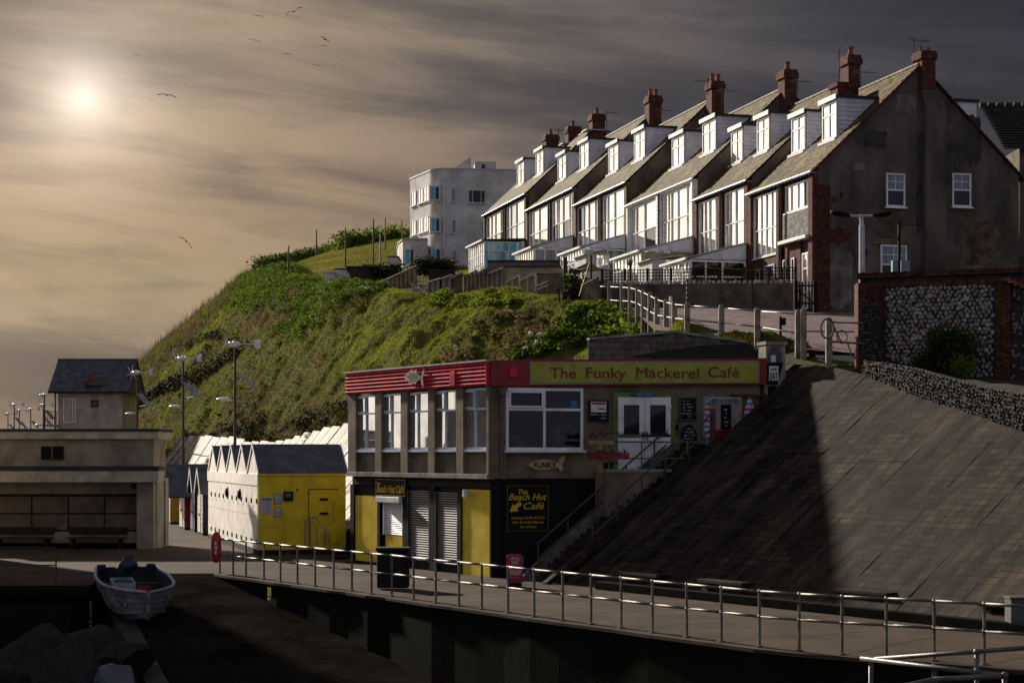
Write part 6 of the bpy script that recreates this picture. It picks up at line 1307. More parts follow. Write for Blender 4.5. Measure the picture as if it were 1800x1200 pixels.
tr = thing('trellis_fence', 'dark square trellis on top of the garden wall', 'trellis', (wb.x, wb.y, wb.z)); th = 27/F*80
for i in range(9): u = gl*i/8; MB(GT).box(u-.05, u+.05, -.15, -.07, ztw(u), ztw(u)+th+.05).build('post', wood_dark, tr)
nv = 58
for i in range(nv): u = .1+(gl-.2)*i/nv; MB(GT).box(u-.017, u+.017, -.10, -.085, ztw(u)+.06, ztw(u)+th).build('upright_slat', wood_dark, tr)
for i in range(5): z = .08+(th-.1)*i/4; MB(GT).bar((0, -.115, ztw(0)+z), (gl, -.115, ztw(gl)+z), .02, .035).build('cross_slat', wood_dark, tr)
gt_ = thing('garden_gate', 'black slatted gate in front of the white door at the gable corner', 'gate', at(1422, 545, 75.6)); D = 75.4
for x in (1399, 1433): a = at(x, 548, D); MB().box(a.x-.08, a.x+.08, D-.08, D+.08, a.z-.2, at(x, 494, D).z).build('gate_post', black, gt_)
for x in (1405, 1410.5, 1416, 1421.5, 1427): a = at(x, 538, D); MB().box(a.x-.025, a.x+.025, D-.02, D+.02, a.z, at(x, 495, D).z).build('upright', black, gt_)
for y in (502, 533): MB().bar(at(1400, y, D-.04), at(1432, y, D-.04), .03, .07).build('rail', black, gt_)
MB().bar(at(1402, 510, D-.05), at(1430, 532, D-.05), .03, .05).build('brace', black, gt_)

# ================================================================== FENCES ON THE CREST
def fence(name, lab, tops, bots, pm, wm_, np_, railm=None, thick=.05, group='garden fences along the crest'):
    """tops/bots: (px,py,D) pairs at both ends; np_ panels, each its own board between posts"""
    A, B = at(*tops[0]), at(*tops[1]); a, b_ = at(*bots[0]), at(*bots[1]); t = thing(name, lab, 'fence', a, group)
    for i in range(np_):
        f0, f1 = i/np_+.008, (i+1)/np_-.008; v = [a.lerp(b_, f0)-Vector((0, 0, .5)), a.lerp(b_, f1)-Vector((0, 0, .5)), A.lerp(B, f1)-Vector((0, 0, .04)), A.lerp(B, f0)-Vector((0, 0, .04))]
        y_ = random.uniform(0, .03); MB().add([p + Vector((0, y_, 0)) for p in v] + [p + Vector((0, y_+thick, 0)) for p in v], [(0, 1, 2, 3), (7, 6, 5, 4), (0, 4, 5, 1), (1, 5, 6, 2), (2, 6, 7, 3), (3, 7, 4, 0)]).build('panel', pm, t)
    for i in range(np_+1): f = i/np_; MB().bar(a.lerp(b_, f)-Vector((0, .06, .5)), A.lerp(B, f)+Vector((0, -.06, .03)), .09, .09).build('post', wm_, t)
    MB().bar(A + Vector((0, -.05, .03)), B + Vector((0, -.05, .03)), .12, .07).build('top_rail', railm or wm_, t); return t
gp_ = mat('grey sheet panel', (.22, .22, .21), .8, .3, 2, .3); gp2 = mat('brown sheet panel', (.27, .20, .13), .85, .3, 2, .3); pale_rail = mat('bleached rail', (.50, .46, .40), .6, .2, 3, .1)
fence('board_fence', 'long grey-brown board fence rising below the white flats', ((662, 500, 118), (732, 468, 124)), ((662, 514, 118), (732, 500, 124)), gp2, wood, 9)
fence('panel_fence', 'low blue-grey panel fence with bleached sloping rail', ((755, 496, 108), (774, 490, 107)), ((755, 516, 108), (774, 516, 107)), gp_, wood, 2, pale_rail)
fence('panel_fence', 'blue-grey panel fence right of the flower patch, second step up', ((774, 491, 107), (795, 484, 106)), ((774, 516, 107), (795, 514, 106)), gp_, wood, 2, pale_rail)
fence('slatted_fence', 'narrow open slatted fence section with pale rail', ((793, 490, 105.6), (812, 480, 105)), ((795, 512, 105.6), (812, 511, 105)), wood, wood, 6, pale_rail, .03)
fence('panel_fence', 'olive panel fence left of the cream garage wall, lower step', ((817, 487, 104), (838, 477, 103)), ((817, 506, 104), (838, 504, 103)), gp2, wood, 3, wood)
fence('panel_fence', 'brown panel fence touching the blue sun room, upper step', ((838, 482, 102.6), (859, 472, 102)), ((838, 505, 102.6), (859, 504, 102)), gp2, wood, 3, wood)
fence('panel_fence', 'dark green-grey fence in front of the garage wall corner', ((860, 481, 101), (886, 471, 100)), ((860, 507, 101), (886, 507, 100)), gp_, wood, 3, pale_rail)
fence('panel_fence', 'low pale panel fence before the cream block wall', ((889, 498, 98), (913, 485, 97)), ((889, 515, 98), (913, 517, 97)), gp2, pale_rail, 2)
fence('panel_fence', 'tall brown panel fence beside the cobble-topped garden wall', ((914, 494, 96), (941, 482, 95)), ((914, 518, 96), (941, 518, 95)), gp2, pale_rail, 2, pale_rail)
t = thing('open_fence', 'open two-rail fence between brown panel fence and dark brambles', 'fence', at(942, 524, 93), 'garden fences along the crest')
for x, y in ((942, 503), (952, 499), (962, 495)): MB().bar(at(x, 528, 93), at(x, y, 93), .08, .08).build('post', wood, t)
for dy in (0, 7): MB().bar(at(941, 503+dy, 92.9), at(963, 494+dy, 92.9), .06, .06).build('rail', pale_rail, t)
fence('woven_fence', 'ragged woven brushwood fence at the start of the walkway railing', ((1022, 503, 84.5), (1051, 489, 83)), ((1022, 532, 84.5), (1051, 533, 83)), wood, wood, 10, wood)
t = thing('post_fence', 'low leaning post and rail fence left of the brushwood fence', 'fence', at(985, 532, 85.5), 'garden fences along the crest')
for x, y in ((983, 506), (990, 514), (1006, 500), (1016, 496)): MB().bar(at(x, 536, 85.5), at(x, y, 85.5), .08, .08).build('post', wood_dark, t)
MB().bar(at(985, 514, 85.4), at(1018, 503, 85.4), .06, .08).build('rail', pale_rail, t)
for i in range(9): x = 989+i*3.3; MB().bar(at(x, 532, 85.6), at(x+.5, 514-i*1.1, 85.6), .09, .03).build('paling', wood, t)
# walls and garage roofs of the gardens
def gwall(lab, x0, y0, x1, y1, D, m, name='garden_wall', dep=3.0, cap=felt, D1=None):
    a, b_ = at(x0, y1, D), at(x1, y0, D); t = thing(name, lab, 'wall', a, 'garden walls on the crest'); MB().box(a.x, b_.x, D, D+dep, a.z-1.2, b_.z).build('wall', m, t)
    MB().box(a.x-.06, b_.x+.06, D-.08, D+dep, b_.z+.003, b_.z+.09).build('coping', cap, t)
gwall('long low garage with flat roof in front of the middle conservatories', 859, 460, 984, 478, 104, mat('pinkish render', (.17, .125, .11), .9, .2, 1.5, .4), 'garage'); gwall('cream block wall with dark flat top left of the dark pole', 887, 470, 985, 503, 100, cream)
gwall('dark timber wall behind the low panel fences', 754, 477, 800, 496, 110, wood_dark, dep=.3); gwall('rough stone wall with cobble coping behind the open fence', 944, 481, 990, 520, 95, tan_r, dep=.4, cap=conc)
gwall('small white garden building on the far crest', 589, 474, 609, 496, 128, offwhite, 'white_shed', 2.5); gwall('long dark hedge-top wall behind the small white building', 609, 470, 662, 482, 132, wood_dark, dep=.4, cap=wood_dark)
gwall('smallest white lean-to wall at the far crest', 570, 480, 588, 500, 127, offwhite, 'white_shed', 1.5, lead); gwall('white hut wall beside the wing of the flats', 682, 452, 700, 472, 150, offwhite, 'white_shed', 4)
MB().tube(at(993.5, 525, 86.5), at(993.5, 452, 86.5), .10, 8).build('timber_pole', wood_dark, label='tall dark timber pole rising by the brushwood fence', cat='pole')
MB().bar(at(1018, 520, 83.5), at(1037, 460, 83.8), .03, .035).build('yellow_strut', mat('yellow cord', (.5, .38, .03), .6, .2, 5, 0), label='thin yellow strut leaning above the brushwood fence', cat='strut')
MB().tube(at(1039, 520, 83.8), at(1039, 449, 83.8), .05, 8).build('thin_pole', wood_dark, label='thin dark pole beside the yellow strut', cat='pole')
MB().path([at(1000, 463, 86), at(1008, 471, 85.5), at(1020, 474, 85), at(1031, 470, 84.5), at(1038, 461, 84)], .03, 6).build('hanging_rope', white, label='white rope sagging between two garden poles', cat='rope')
MB().add([at(998, 478, 86), at(1036, 460, 84), at(1060, 476, 88), at(1020, 479, 90)], [(0, 1, 2, 3)]).build('pale_awning', mat('pale green canvas', (.36, .40, .36), .8, .15, 2, .1), label='pale green canvas awning between two poles', cat='awning')
for i, (y0, y1, x0, x1) in enumerate(((447, 425, 1050, 1345), (470, 468, 1230, 1400))): MB().path([at(x0, y0, 80), at((x0+x1)/2, (y0+y1)/2+5, 79), at(x1, y1, 78)], .008, 5).build('washing_line', mat('yellow cord', ()), label=('upper' if i == 0 else 'lower') + ' thin yellow washing line strung before the terrace', cat='washing line')
ir = thing('iron_fence', 'thin iron railings in front of the white flats', 'railing', at(760, 475, 140))
for i in range(24): x = 732+i*3.6; MB().tube(at(x, 478, 140), at(x, 464, 140), .02, 5).build('bar', black, ir)
MB().tube(at(730, 467, 140), at(820, 467, 140), .02, 5).build('rail', black, ir)
for i, (x, yt, yb, D, lab) in enumerate(((507, 432, 480, 150, 'leftmost thin pole on the hilltop'), (556, 403, 448, 175, 'second thin pole from the left on the hilltop, against the sky'), (607, 400, 470, 160, 'third thin pole from the left on the hilltop lawn'), (656, 385, 470, 155, 'tall thin pole in the middle of the hilltop lawn'), (668, 410, 468, 155, 'short grey pole just right of the tall lawn pole'), (677, 383, 440, 175, 'thin pole behind the lawn, second from the white flats'), (708, 387, 430, 180, 'thin pole nearest the white flats'))):
    MB().tube(at(x, yb, D), at(x - (2 if i == 6 else -.5), yt, D), .09 if i != 4 else .07, 6, .06).build('hilltop_pole', wood if i != 4 else steel, label=lab, cat='pole', group='poles on the hilltop lawn')

# ================================================================== FLINT WALLS ON THE RIGHT
fa, fb_ = at(1512, 650, 57.2), at(1960, 650, 54.5); dv = (fa - fb_); fLen = math.hypot(dv.x, dv.y); FLW = Wall((fb_.x, fb_.y), (dv.x, dv.y)); XT = FLW.T
fw_ = thing('flint_wall', 'high wall of brick piers with a panel of rounded flint cobbles', 'wall', (fa.x, fa.y, 5.5)); ztf = FLW.pix(1512, 490)[1]; ztr = FLW.pix(1800, 480)[1]
MB(XT).box(0, fLen, -.35, 0, 4.5, ztf).build('core', mortar, fw_)
def xrect(x0, y0, x1, y1, d0, d1, m, name): u0, u1, z0, z1 = FLW.rect(x0, y0, x1, y1, d0); return MB(XT).box(u0, u1, d0, d1, z0, z1).build(name, m, fw_)
xrect(1508, 497, 1550, 670, .0, .10, brick_dark, 'brick_pier'); xrect(1750, 497, 1776, 690, .0, .10, brick_dark, 'brick_pier'); xrect(1508, 490, 1962, 498.5, .0, .07, brick_dark, 'brick_course')
u0, u1 = FLW.pix(1962, 485)[0], FLW.pix(1507, 485)[0]
for i in range(64):                                # brick-on-edge coping, one brick at a time
    a = u0+(u1-u0)*i/64; MB(XT).box(a+.006, a+(u1-u0)/64-.006, -.40, .12+random.uniform(-.01, .01), ztf+.004, ztf+.17+random.uniform(-.01, .015)).build('coping_brick', brick_dark, fw_)
cm = []
for i in range(6):
    b = MB(); b.ball((0, 0, 0), (.5, .28, .5), 9, 6); P_ = np.array([tuple(v) for v in b.v]); P_ *= (1 + .12*fbm(P_, 2.2, i, 2))[:, None]
    me = bpy.data.meshes.new('cobble'); me.from_pydata([tuple(p) for p in P_], [], b.f); me.update(); me.polygons.foreach_set('use_smooth', [True]*len(me.polygons)); me.materials.append(cobble[(0, 1, 2, 3, 0, 1)[i]]); cm.append(me)
u0, u1, z0, z1 = FLW.rect(1552, 499, 1748, 665, .0); sp = .148; ent = []
nrow = int((z1-z0)/(sp*.88)); ncol = int((u1-u0)/sp)
for r in range(nrow):
    for c in range(ncol):
        u = u0+sp*(c+.5+.5*(r % 2))+random.uniform(-.03, .03); z = z0+sp*.88*(r+.5)+random.uniform(-.03, .03)
        if u < u1-.05: ent.append((u, z, sp*random.uniform(.78, 1.12), random.uniform(.70, .98), random.uniform(-1.2, 1.2)))
ent.sort(key=lambda e: -(e[1] > z0+.5)*1 - e[2]*.1)
rest = MB(XT)
for i, (u, z, s_, asp, rot) in enumerate(ent):
    if i < 300:
        o = bpy.data.objects.new('cobble', cm[random.randrange(6)]); COL.objects.link(o); o.parent = fw_; w_ = XT @ Vector((u, .01, z)); o.location = w_ - LOC[fw_.name]
        o.matrix_basis = Matrix.Translation(w_ - LOC[fw_.name]) @ XT.to_3x3().to_4x4() @ Matrix.Rotation(rot, 4, 'Y') @ Matrix.Diagonal((s_*asp, s_*random.uniform(.7, 1.0), s_*1.1, 1))
    else: rest.ball((u, .01, z), (s_*.42, s_*.25, s_*.5), 8, 5)
rest.build('cobbles', cobble[0], fw_, kind='stuff', smooth=True)
# second flint panel right of the pier and its tiled slope
rest = MB(XT); u0, u1, z0, z1 = FLW.rect(1778, 505, 1900, 690, .0)
for i in range(260): rest.ball((random.uniform(u0, u1), .0, random.uniform(z0, z1)), (.06, .05, .065), 7, 5)
rest.build('cobbles', cobble[2], fw_, kind='stuff', smooth=True)
for i in range(9): a = FLW.pix(1762+i*11, 492+i*4.2, .1); MB(XT).box(a[0]-.24, a[0]+.02, .02, .24, a[1]-.04, a[1]+.05).build('coping_tile', mat('orange clay tile', (.20, .09, .035), .85, .3, 4, .3), fw_)
# buttress curving down from the pier to the low bed wall
bt = thing('flint_buttress', 'curved flint buttress sweeping down from the brick pier', 'wall', at(1520, 655, 56.6))
prof = [(1513, 530), (1522, 526), (1534, 529), (1541, 545), (1545, 570), (1550, 600), (1558, 628), (1585, 640), (1585, 660), (1513, 660)]
Dn = 56.35; pr3 = [(at(x, y, Dn).x, at(x, y, Dn).z) for x, y in prof]; MB().prism(pr3, Dn, Dn+.55).build('core', mortar, bt); MB().prism([(at(x, y, Dn).x, at(x, y, Dn).z) for x, y in ((1508, 497), (1515, 497), (1516, 662), (1508, 662))], Dn-.03, Dn+.6).build('brick_edge', brick_dark, bt)
def inside(px, py, poly):
    r = False
    for (x0, y0), (x1, y1) in zip(poly, poly[1:]+poly[:1]):
        if (y0 > py) != (y1 > py) and px < (x1-x0)*(py-y0)/(y1-y0)+x0: r = not r
    return r
fb2 = [MB(), MB()]
for y in np.arange(530, 660, 5.6):
    for x in np.arange(1517, 1585, 6.0):
        xx, yy = x+random.uniform(-1.6, 1.6), y+random.uniform(-1.6, 1.6)
        if inside(xx, yy, prof): p = at(xx, yy, Dn-.01); fb2[random.random() < .4].ball(p, (.055*random.uniform(.8, 1.2), .045, .045*random.uniform(.8, 1.2)), 8, 5)
for b, m in zip(fb2, shiny_flint): b.build('cobbles', m, bt, kind='stuff', smooth=True)
# low curved flint wall holding the planted bed
base_px = [(1516, 656), (1560, 673), (1600, 690), (1650, 706), (1700, 722), (1760, 742), (1830, 766), (1950, 800)]; top_px = [634, 640, 647, 662, 676, 688, 702, 724]
lw = thing('low_flint_wall', 'low curving wall of glossy flints at the top of the concrete slope', 'wall', ap(*ap_pix(1600, 690)))
bp_, tpz = [], []
for (x, y), yt in zip(base_px, top_px): t_, r_ = ap_pix(x, y); p = ap(t_, r_, .0); bp_.append(p); tpz.append(CZ + (HY-yt)/F*p.y)
cr_ = MB()
for i in range(len(bp_)-1):
    a, b_ = bp_[i], bp_[i+1]; cr_.add([(a.x, a.y, a.z-.4), (b_.x, b_.y, b_.z-.4), (b_.x+.05, b_.y+.05, tpz[i+1]), (a.x+.05, a.y+.05, tpz[i]), (a.x+.45, a.y+.4, a.z-.4), (b_.x+.45, b_.y+.4, b_.z-.4), (b_.x+.42, b_.y+.38, tpz[i+1]), (a.x+.42, a.y+.38, tpz[i])], [(0, 1, 2, 3), (3, 2, 6, 7), (7, 6, 5, 4)])
cr_.build('core', mortar, lw); fb2 = [MB(), MB()]
for i in range(len(bp_)-1):
    a, b_ = bp_[i], bp_[i+1]; L2 = (b_-a).length
    for u in np.arange(0, L2, .105):
        f = u/L2; p = a.lerp(b_, f); zt_ = tpz[i]+(tpz[i+1]-tpz[i])*f; nz_ = max(1, int((zt_-p.z)/.092))
        for j in range(nz_+1): g_ = j/nz_; fb2[random.random() < .25].ball((p.x+.05*g_+random.uniform(-.03, .03)-.015, p.y+.05*g_-.015, p.z+(zt_-p.z)*g_+random.uniform(-.02, .02)), (.043*random.uniform(.6, 1.25), .03, .034*random.uniform(.6, 1.35)), 7, 5) if random.random() < .86 else None
for b, m in zip(fb2, shiny_flint): b.build('cobbles', m, lw, kind='stuff', smooth=True)
# soil bed behind it
bed = MB(); n = len(bp_)
for i in range(n-1):
    a = Vector((bp_[i].x+.4, bp_[i].y+.35, tpz[i]-.08)); b_ = Vector((bp_[i+1].x+.4, bp_[i+1].y+.35, tpz[i+1]-.08))
    def back(p): q = FLW.Ti @ p; w_ = XT @ Vector((q.x, .02, 0)); return Vector((w_.x, w_.y, max(p.z+.15, FLW.pix(1600, 668)[1])))
    bed.add([a, b_, back(b_), back(a)], [(0, 1, 2, 3)])
bed.build('planted_bed', mat('dark soil', (.035, .028, .018), .95, .4, 3, .7), kind='structure')
# grassy strip and step at the head of the slope
hs2 = MB(); hs2.add([at(1395, 640, 57.9), at(1440, 642, 57.3), at(1512, 657, 56.4), at(1530, 640, 57), at(1430, 628, 58.4), at(1385, 622, 59)], [(0, 1, 2, 3, 4, 5)]).build('verge', mat('verge turf', (.06, .07, .02), .95, .4, 3, .6), kind='structure')
MB().add([at(1378, 614, 60), at(1420, 618, 58.6), at(1428, 640, 57.6), at(1372, 700, 57.5), at(1350, 735, 57.4), at(1379, 655, 58)], [(0, 1, 2, 3, 4, 5)]).build('concrete_haunch', conc_dark, kind='structure')
# ================================================================== VEGETATION
def blades(P, h, w, lean, mats, midx, name, kind='stuff', label=None, cat=None, parent=None):
    n = len(P); a = RNG.uniform(0, 2*math.pi, n); u = np.stack([np.cos(a), np.sin(a), np.zeros(n)], 1); h = np.asarray(h)[:, None] if np.ndim(h) else np.full((n, 1), h)
    l = RNG.normal(0, 1, (n, 3)); l[:, 2] = 0; tip = P + np.array([0, 0, 1])*h + l*h*lean; V = np.concatenate([P - u*w, P + u*w, tip], 1).reshape(-1, 3); Fc = np.arange(3*n).reshape(n, 3)
    o = arrays(name, V, Fc, mats, parent, kind=kind, label=label, cat=cat); o.data.polygons.foreach_set('material_index', np.asarray(midx, dtype=np.int32)); return o
def leaves(P, size, mats, midx, name, parent=None, flat=.6, **kw):
    n = len(P); N_ = RNG.normal(0, 1, (n, 3)); N_[:, 2] = np.abs(N_[:, 2])+flat; N_ /= np.linalg.norm(N_, axis=1)[:, None]; t = np.cross(N_, RNG.normal(0, 1, (n, 3))); t /= np.linalg.norm(t, axis=1)[:, None]; b = np.cross(N_, t)
    s = np.asarray(size)[:, None]; V = np.stack([P - t*s, P - b*s*.55, P + t*s, P + b*s*.55], 1).reshape(-1, 3); o = arrays(name, V, np.arange(4*n).reshape(n, 4), mats, parent, **kw); o.data.polygons.foreach_set('material_index', np.asarray(midx, dtype=np.int32)); return o
# rough grass over the slope: green, bright and dry blades in drifts
n = 330000; s = nS*RNG.random(n)**1.25*.96+.2; s = np.clip(s, .3, nS-.3); v = RNG.uniform(.03, 1.16, n); P = hill(s, v)
topv = np.where((s > 3) & (s < 9.4), .37 + .03*np.sin(s*5.8) - np.maximum(0, s-6)*.032, 0); keep = (v > topv + RNG.normal(0, .035, n)) & ~((s < 2.2) & (v > 1.0)) & ~((s > 9) & (v > 1.03))
s, v, P = s[keep], v[keep], P[keep]; q = fbm(P, .10, 21, 4) + .45*fbm(P, .5, 33, 3); edge_dry = np.exp(-((v-topv[keep]-.05)/.09)**2)*(topv[keep] > 0)
q2 = q - 1.0*edge_dry + .5*(v-.55) - .18*((s < 6) & (v > .45) & (v < .8)); mi = np.where(q2 > .34, 1, np.where(q2 > -.16, 0, np.where(q2 > -.40, 3, 2))); rnd = RNG.random(len(s)); mi = np.where(rnd < .07, 2, np.where(rnd > .93, 1, mi))
h = (.08 + .13*RNG.random(len(s)))*(1 + .5*(mi == 2)) + .05*np.clip(q, 0, 1); far = np.clip(P[:, 1]/110, .75, 1.7)
grass_m = [mat('grass green', (.165, .175, .022), .8, .4, .4, 0, col2=(.055, .068, .012), trans=.4, spec=.04), mat('grass bright', (.25, .27, .022), .8, .3, .4, 0, col2=(.15, .17, .016), trans=.4, spec=.04), dry, mat('grass olive', (.165, .135, .036), .9, .4, .5, 0, col2=(.09, .085, .026), trans=.4, spec=.04)]
o = blades(P - np.array([0, 0, .05]), h*far, (.035*far)[:, None], .55, grass_m, mi, 'grass', label='rough green and dry grass covering the slope', cat='grass')
# tussocks: low bumps that give the slope its clumped shadows
def clumps(sv, n_leaf, rad, hgt, leaf, mats, pick, name, label, cat='shrubs', kind='stuff', parent=None):
    C = hill(sv[:, 0], sv[:, 1]); m = len(C); R_ = rad*RNG.uniform(.6, 1.3, m); idx = np.repeat(np.arange(m), n_leaf); d = RNG.normal(0, 1, (len(idx), 3)); d[:, 2] = np.abs(d[:, 2]); d /= np.linalg.norm(d, axis=1)[:, None]
    r = RNG.random(len(idx))**.35; P = C[idx] + d*(R_[idx]*r)[:, None]*np.array([1, 1, hgt]); mi = pick(C, idx, d, r)
    return leaves(P, leaf*RNG.uniform(.6, 1.4, len(idx)), mats, mi, name, parent, kind=kind, label=label, cat=cat)
def sv_in(poly, n, D_est=None, vlo=0, vhi=1.3, slo=0, shi=nS):       # hill parameters whose projection falls in an image region
    s = RNG.uniform(slo, shi, n*40); v = RNG.uniform(vlo, vhi, n*40); P = hill(s, v); x = CX+P[:, 0]/P[:, 1]*F; y = HY-(P[:, 2]-CZ)/P[:, 1]*F
    k = np.array([inside(a, b, poly) for a, b in zip(x, y)]); return np.stack([s[k], v[k]], 1)[:n]
pk1 = lambda C, i, d, r: np.where(RNG.random(len(i)) < .18 + .25*vnoise(C, .35, 5)[i], 1, np.where(RNG.random(len(i)) < .45, 2, 0))
lm = [leafg, leafb, leafd]
clumps(sv_in([(405, 520), (440, 470), (510, 455), (560, 470), (620, 490), (690, 500), (640, 525), (590, 555), (545, 590), (490, 610), (470, 585), (520, 555), (470, 540), (430, 550)], 800, vlo=.5, vhi=1.15, slo=7.5, shi=12.8), 130, .65, .75, .075, lm, pk1, 'shrub_cover', 'dense bright green shrubs over the upper left slope')
clumps(sv_in([(380, 540), (430, 470), (500, 450), (540, 470), (480, 520), (420, 560)], 220, vlo=.5, vhi=1.2, slo=8, shi=13.5), 130, .8, .8, .085, lm, pk1, 'shrub_cover', 'shrubs along the skyline of the hill')
clumps(sv_in([(690, 505), (800, 505), (900, 512), (940, 520), (900, 535), (800, 540), (720, 530)], 170, vlo=.7, vhi=1.0, slo=4, shi=9), 60, .34, .6, .085, [leafg, leafb, grass_m[1]], pk1, 'creeping_plants', 'bright green creeping plants below the garden fences')
clumps(sv_in([(1000, 545), (1060, 535), (1120, 560), (1140, 580), (1040, 600), (960, 625), (900, 630), (920, 600), (985, 585)], 130, vlo=.5, vhi=1.08, slo=.5, shi=6), 70, .5, .8, .11, lm, pk1, 'creeping_plants', 'ivy and weeds on the slope behind the cafe roof')
clumps(sv_in([(470, 790), (600, 770), (610, 700), (700, 650), (760, 640), (840, 560), (950, 545), (1000, 570), (900, 625), (760, 645), (640, 690), (480, 770)], 150, vlo=.3, vhi=1.0, slo=1, shi=8), 45, .4, .8, .10, [dry, MATS['grass olive'], leafd], lambda C, i, d, r: np.where(RNG.random(len(i)) < .75, 0, np.where(RNG.random(len(i)) < .5, 1, 2)), 'dry_brambles', 'brown withered brambles scattered on the slope', 'brambles')
ss_ = RNG.uniform(3.0, 9.4, 420); tv_ = .37 + .03*np.sin(ss_*5.8) - np.maximum(0, ss_-6)*.032
clumps(np.stack([ss_, tv_ + .03 + np.abs(RNG.normal(0, .035, 420))], 1), 60, .42, .8, .09, [mat('dark bramble', (.035, .028, .016), .9, .4, 1, 0), leafd, dry], lambda C, i, d, r: RNG.choice(3, len(i), p=[.5, .3, .2]), 'foot_brambles', 'dark brambles along the top of the pale concrete slope', 'brambles')
# dark bramble hedges running up the slope beside the old paths
dk = mat('dark bramble', (.035, .028, .016), .9, .4, 1, 0)
def hedge_line(p0, p1, n, D0, D1, r, lab, name='bramble_hedge', mats=None, hz=1.0, nl=90):
    C = np.array([tuple(at(p0[0]+(p1[0]-p0[0])*f, p0[1]+(p1[1]-p0[1])*f, D0+(D1-D0)*f)) for f in np.linspace(0, 1, n)])
    idx = np.repeat(np.arange(n), nl); d = RNG.normal(0, 1, (len(idx), 3)); d /= np.linalg.norm(d, axis=1)[:, None]; P = C[idx] + d*(r*RNG.uniform(.7, 1.2, n)[idx]*RNG.random(len(idx))**.4)[:, None]*np.array([1, 1, hz])
    mm = mats or [dk, leafd, dry]; mi = RNG.choice(3, len(idx), p=[.7, .2, .1] if mats is None else [.5, .35, .15]); o0 = C[0]
    return leaves(P, .16*r**.5*RNG.uniform(.6, 1.3, len(idx)), mm, mi, name, None, label=lab, cat='hedge', group='bramble hedges on the slope' if mats is None else 'hilltop hedges')
def hill_px(px, py):                               # distance of the slope's surface seen at a pixel (nearest match)
    d2 = (PX-px)**2 + (PY-py)**2; k = d2 < max(36, d2.min()+1); return HPs[k, 1].min()
HPs = HP.reshape(nS_, nV_, 3)[:, :100].reshape(-1, 3); PX = CX+HPs[:, 0]/HPs[:, 1]*F; PY = HY-(HPs[:, 2]-CZ)/HPs[:, 1]*F
for (a, b, n, r, lab) in (((420, 606), (486, 553), 16, 1.3, 'dark bramble thicket across the middle of the upper slope'), ((236, 716), (318, 668), 24, .9, 'dark hedge beside the path left of the second turbine lamp'), ((335, 668), (415, 618), 16, .7, 'dark hedge line between the two nearest turbine lamps'), ((330, 610), (385, 585), 10, .6, 'short dark hedge line on the far left slope')):
    hedge_line(a, b, n, hill_px(*a)-1.3, hill_px(*b)-1.3, r, lab)
hedge_line((600, 432), (715, 420), 40, 205, 205, 1.7, 'clipped green hedge on the skyline behind the hilltop lawn', 'hilltop_hedge', [leafg, leafb, leafd], .95, 160)
hedge_line((455, 466), (595, 440), 46, 190, 214, 1.2, 'low dark hedge along the left skyline of the lawn', 'hilltop_hedge', [leafd, leafg, dk], .8, 120)
hedge_line((735, 468), (790, 470), 20, 139, 139, .7, 'dark twiggy hedge before the white flats', 'garden_hedge', [dk, leafd, dry], 1.1, 120); hedge_line((1008, 498), (1018, 526), 8, 86, 85, .8, 'dark bramble bush beside the brushwood fence', 'garden_bush', [dk, leafd, leafg])
hedge_line((640, 478), (700, 478), 18, 133, 131, .8, 'dark brown bushes behind the long board fence', 'garden_bush', [dk, leafd, leafg], .9, 100)
# lawn on the hilltop
s, v = RNG.uniform(9.2, 12.8, 110000), RNG.uniform(1.0, 1.98, 110000); P = hill(s, v); blades(P, .10+.08*RNG.random(len(s)), .05, .5, [mat('mown lawn', (.25, .235, .05), .9, .3, .12, 0, col2=(.16, .16, .03), trans=.4, spec=.04), dry], (RNG.random(len(s)) < .1).astype(int), 'lawn', label='mown grass on the hilltop before the flats', cat='lawn')
# ragged tops: tall dry stems along the skyline of the slope
s = RNG.uniform(11.5, 13.6, 5000); v = RNG.uniform(.05, 1.0, 5000); P = hill(s, v); blades(P, .6+.9*RNG.random(len(s)), .035, .25, [dry, leafd], (RNG.random(len(s)) < .3).astype(int), 'dry_stems', label='tall dry stems along the far skyline of the slope', cat='stems')
# bushes of the flint bed
def bush(name, lab, c, r, n, leaf, mats, p):
    d = RNG.normal(0, 1, (n, 3)); d /= np.linalg.norm(d, axis=1)[:, None]; cl = d[RNG.integers(0, 40, n)]*.55 + RNG.normal(0, .28, (n, 3)); P = np.array(tuple(c)) + cl*np.array(r)
    t = thing(name, lab, 'shrub', Vector(c) - Vector((0, 0, r[2]))); leaves(P, leaf*RNG.uniform(.5, 1.4, n), mats, RNG.choice(len(mats), n, p=p), 'foliage', t)
    b = MB()
    for i in range(7): b.tube(Vector(c) - Vector((0, 0, r[2]*1.1)), Vector(c) + Vector((random.uniform(-.5, .5)*r[0], random.uniform(-.4, .4)*r[1], random.uniform(0, .6)*r[2])), .02, 5, .008)
    b.build('stems', wood_dark, t)
bush('bed_shrub', 'dark rounded shrub in front of the flint panel', at(1672, 612, 55.3), (.85, .6, .75), 5200, .055, [leafd, leafg, dk], [.6, .2, .2]); bush('bed_shrub', 'smaller dark shrub spilling left of the rounded one', at(1635, 640, 55.2), (.5, .4, .35), 1800, .05, [leafd, dk, leafg], [.6, .25, .15])
bush('bed_weed', 'yellow-green weed at the right of the flint bed', at(1693, 650, 53.8), (.35, .3, .42), 1500, .045, [leafb, leafg, dry], [.5, .3, .2]); bush('bed_weed', 'dark trailing plant hanging over the low flint wall', at(1668, 690, 53.2), (.4, .3, .45), 1500, .045, [leafd, dry, dk], [.5, .2, .3]); bush('bed_weed', 'thin withered plant left on the low flint wall', at(1615, 680, 54.2), (.18, .15, .45), 700, .035, [dry, leafd, dk], [.5, .3, .2])
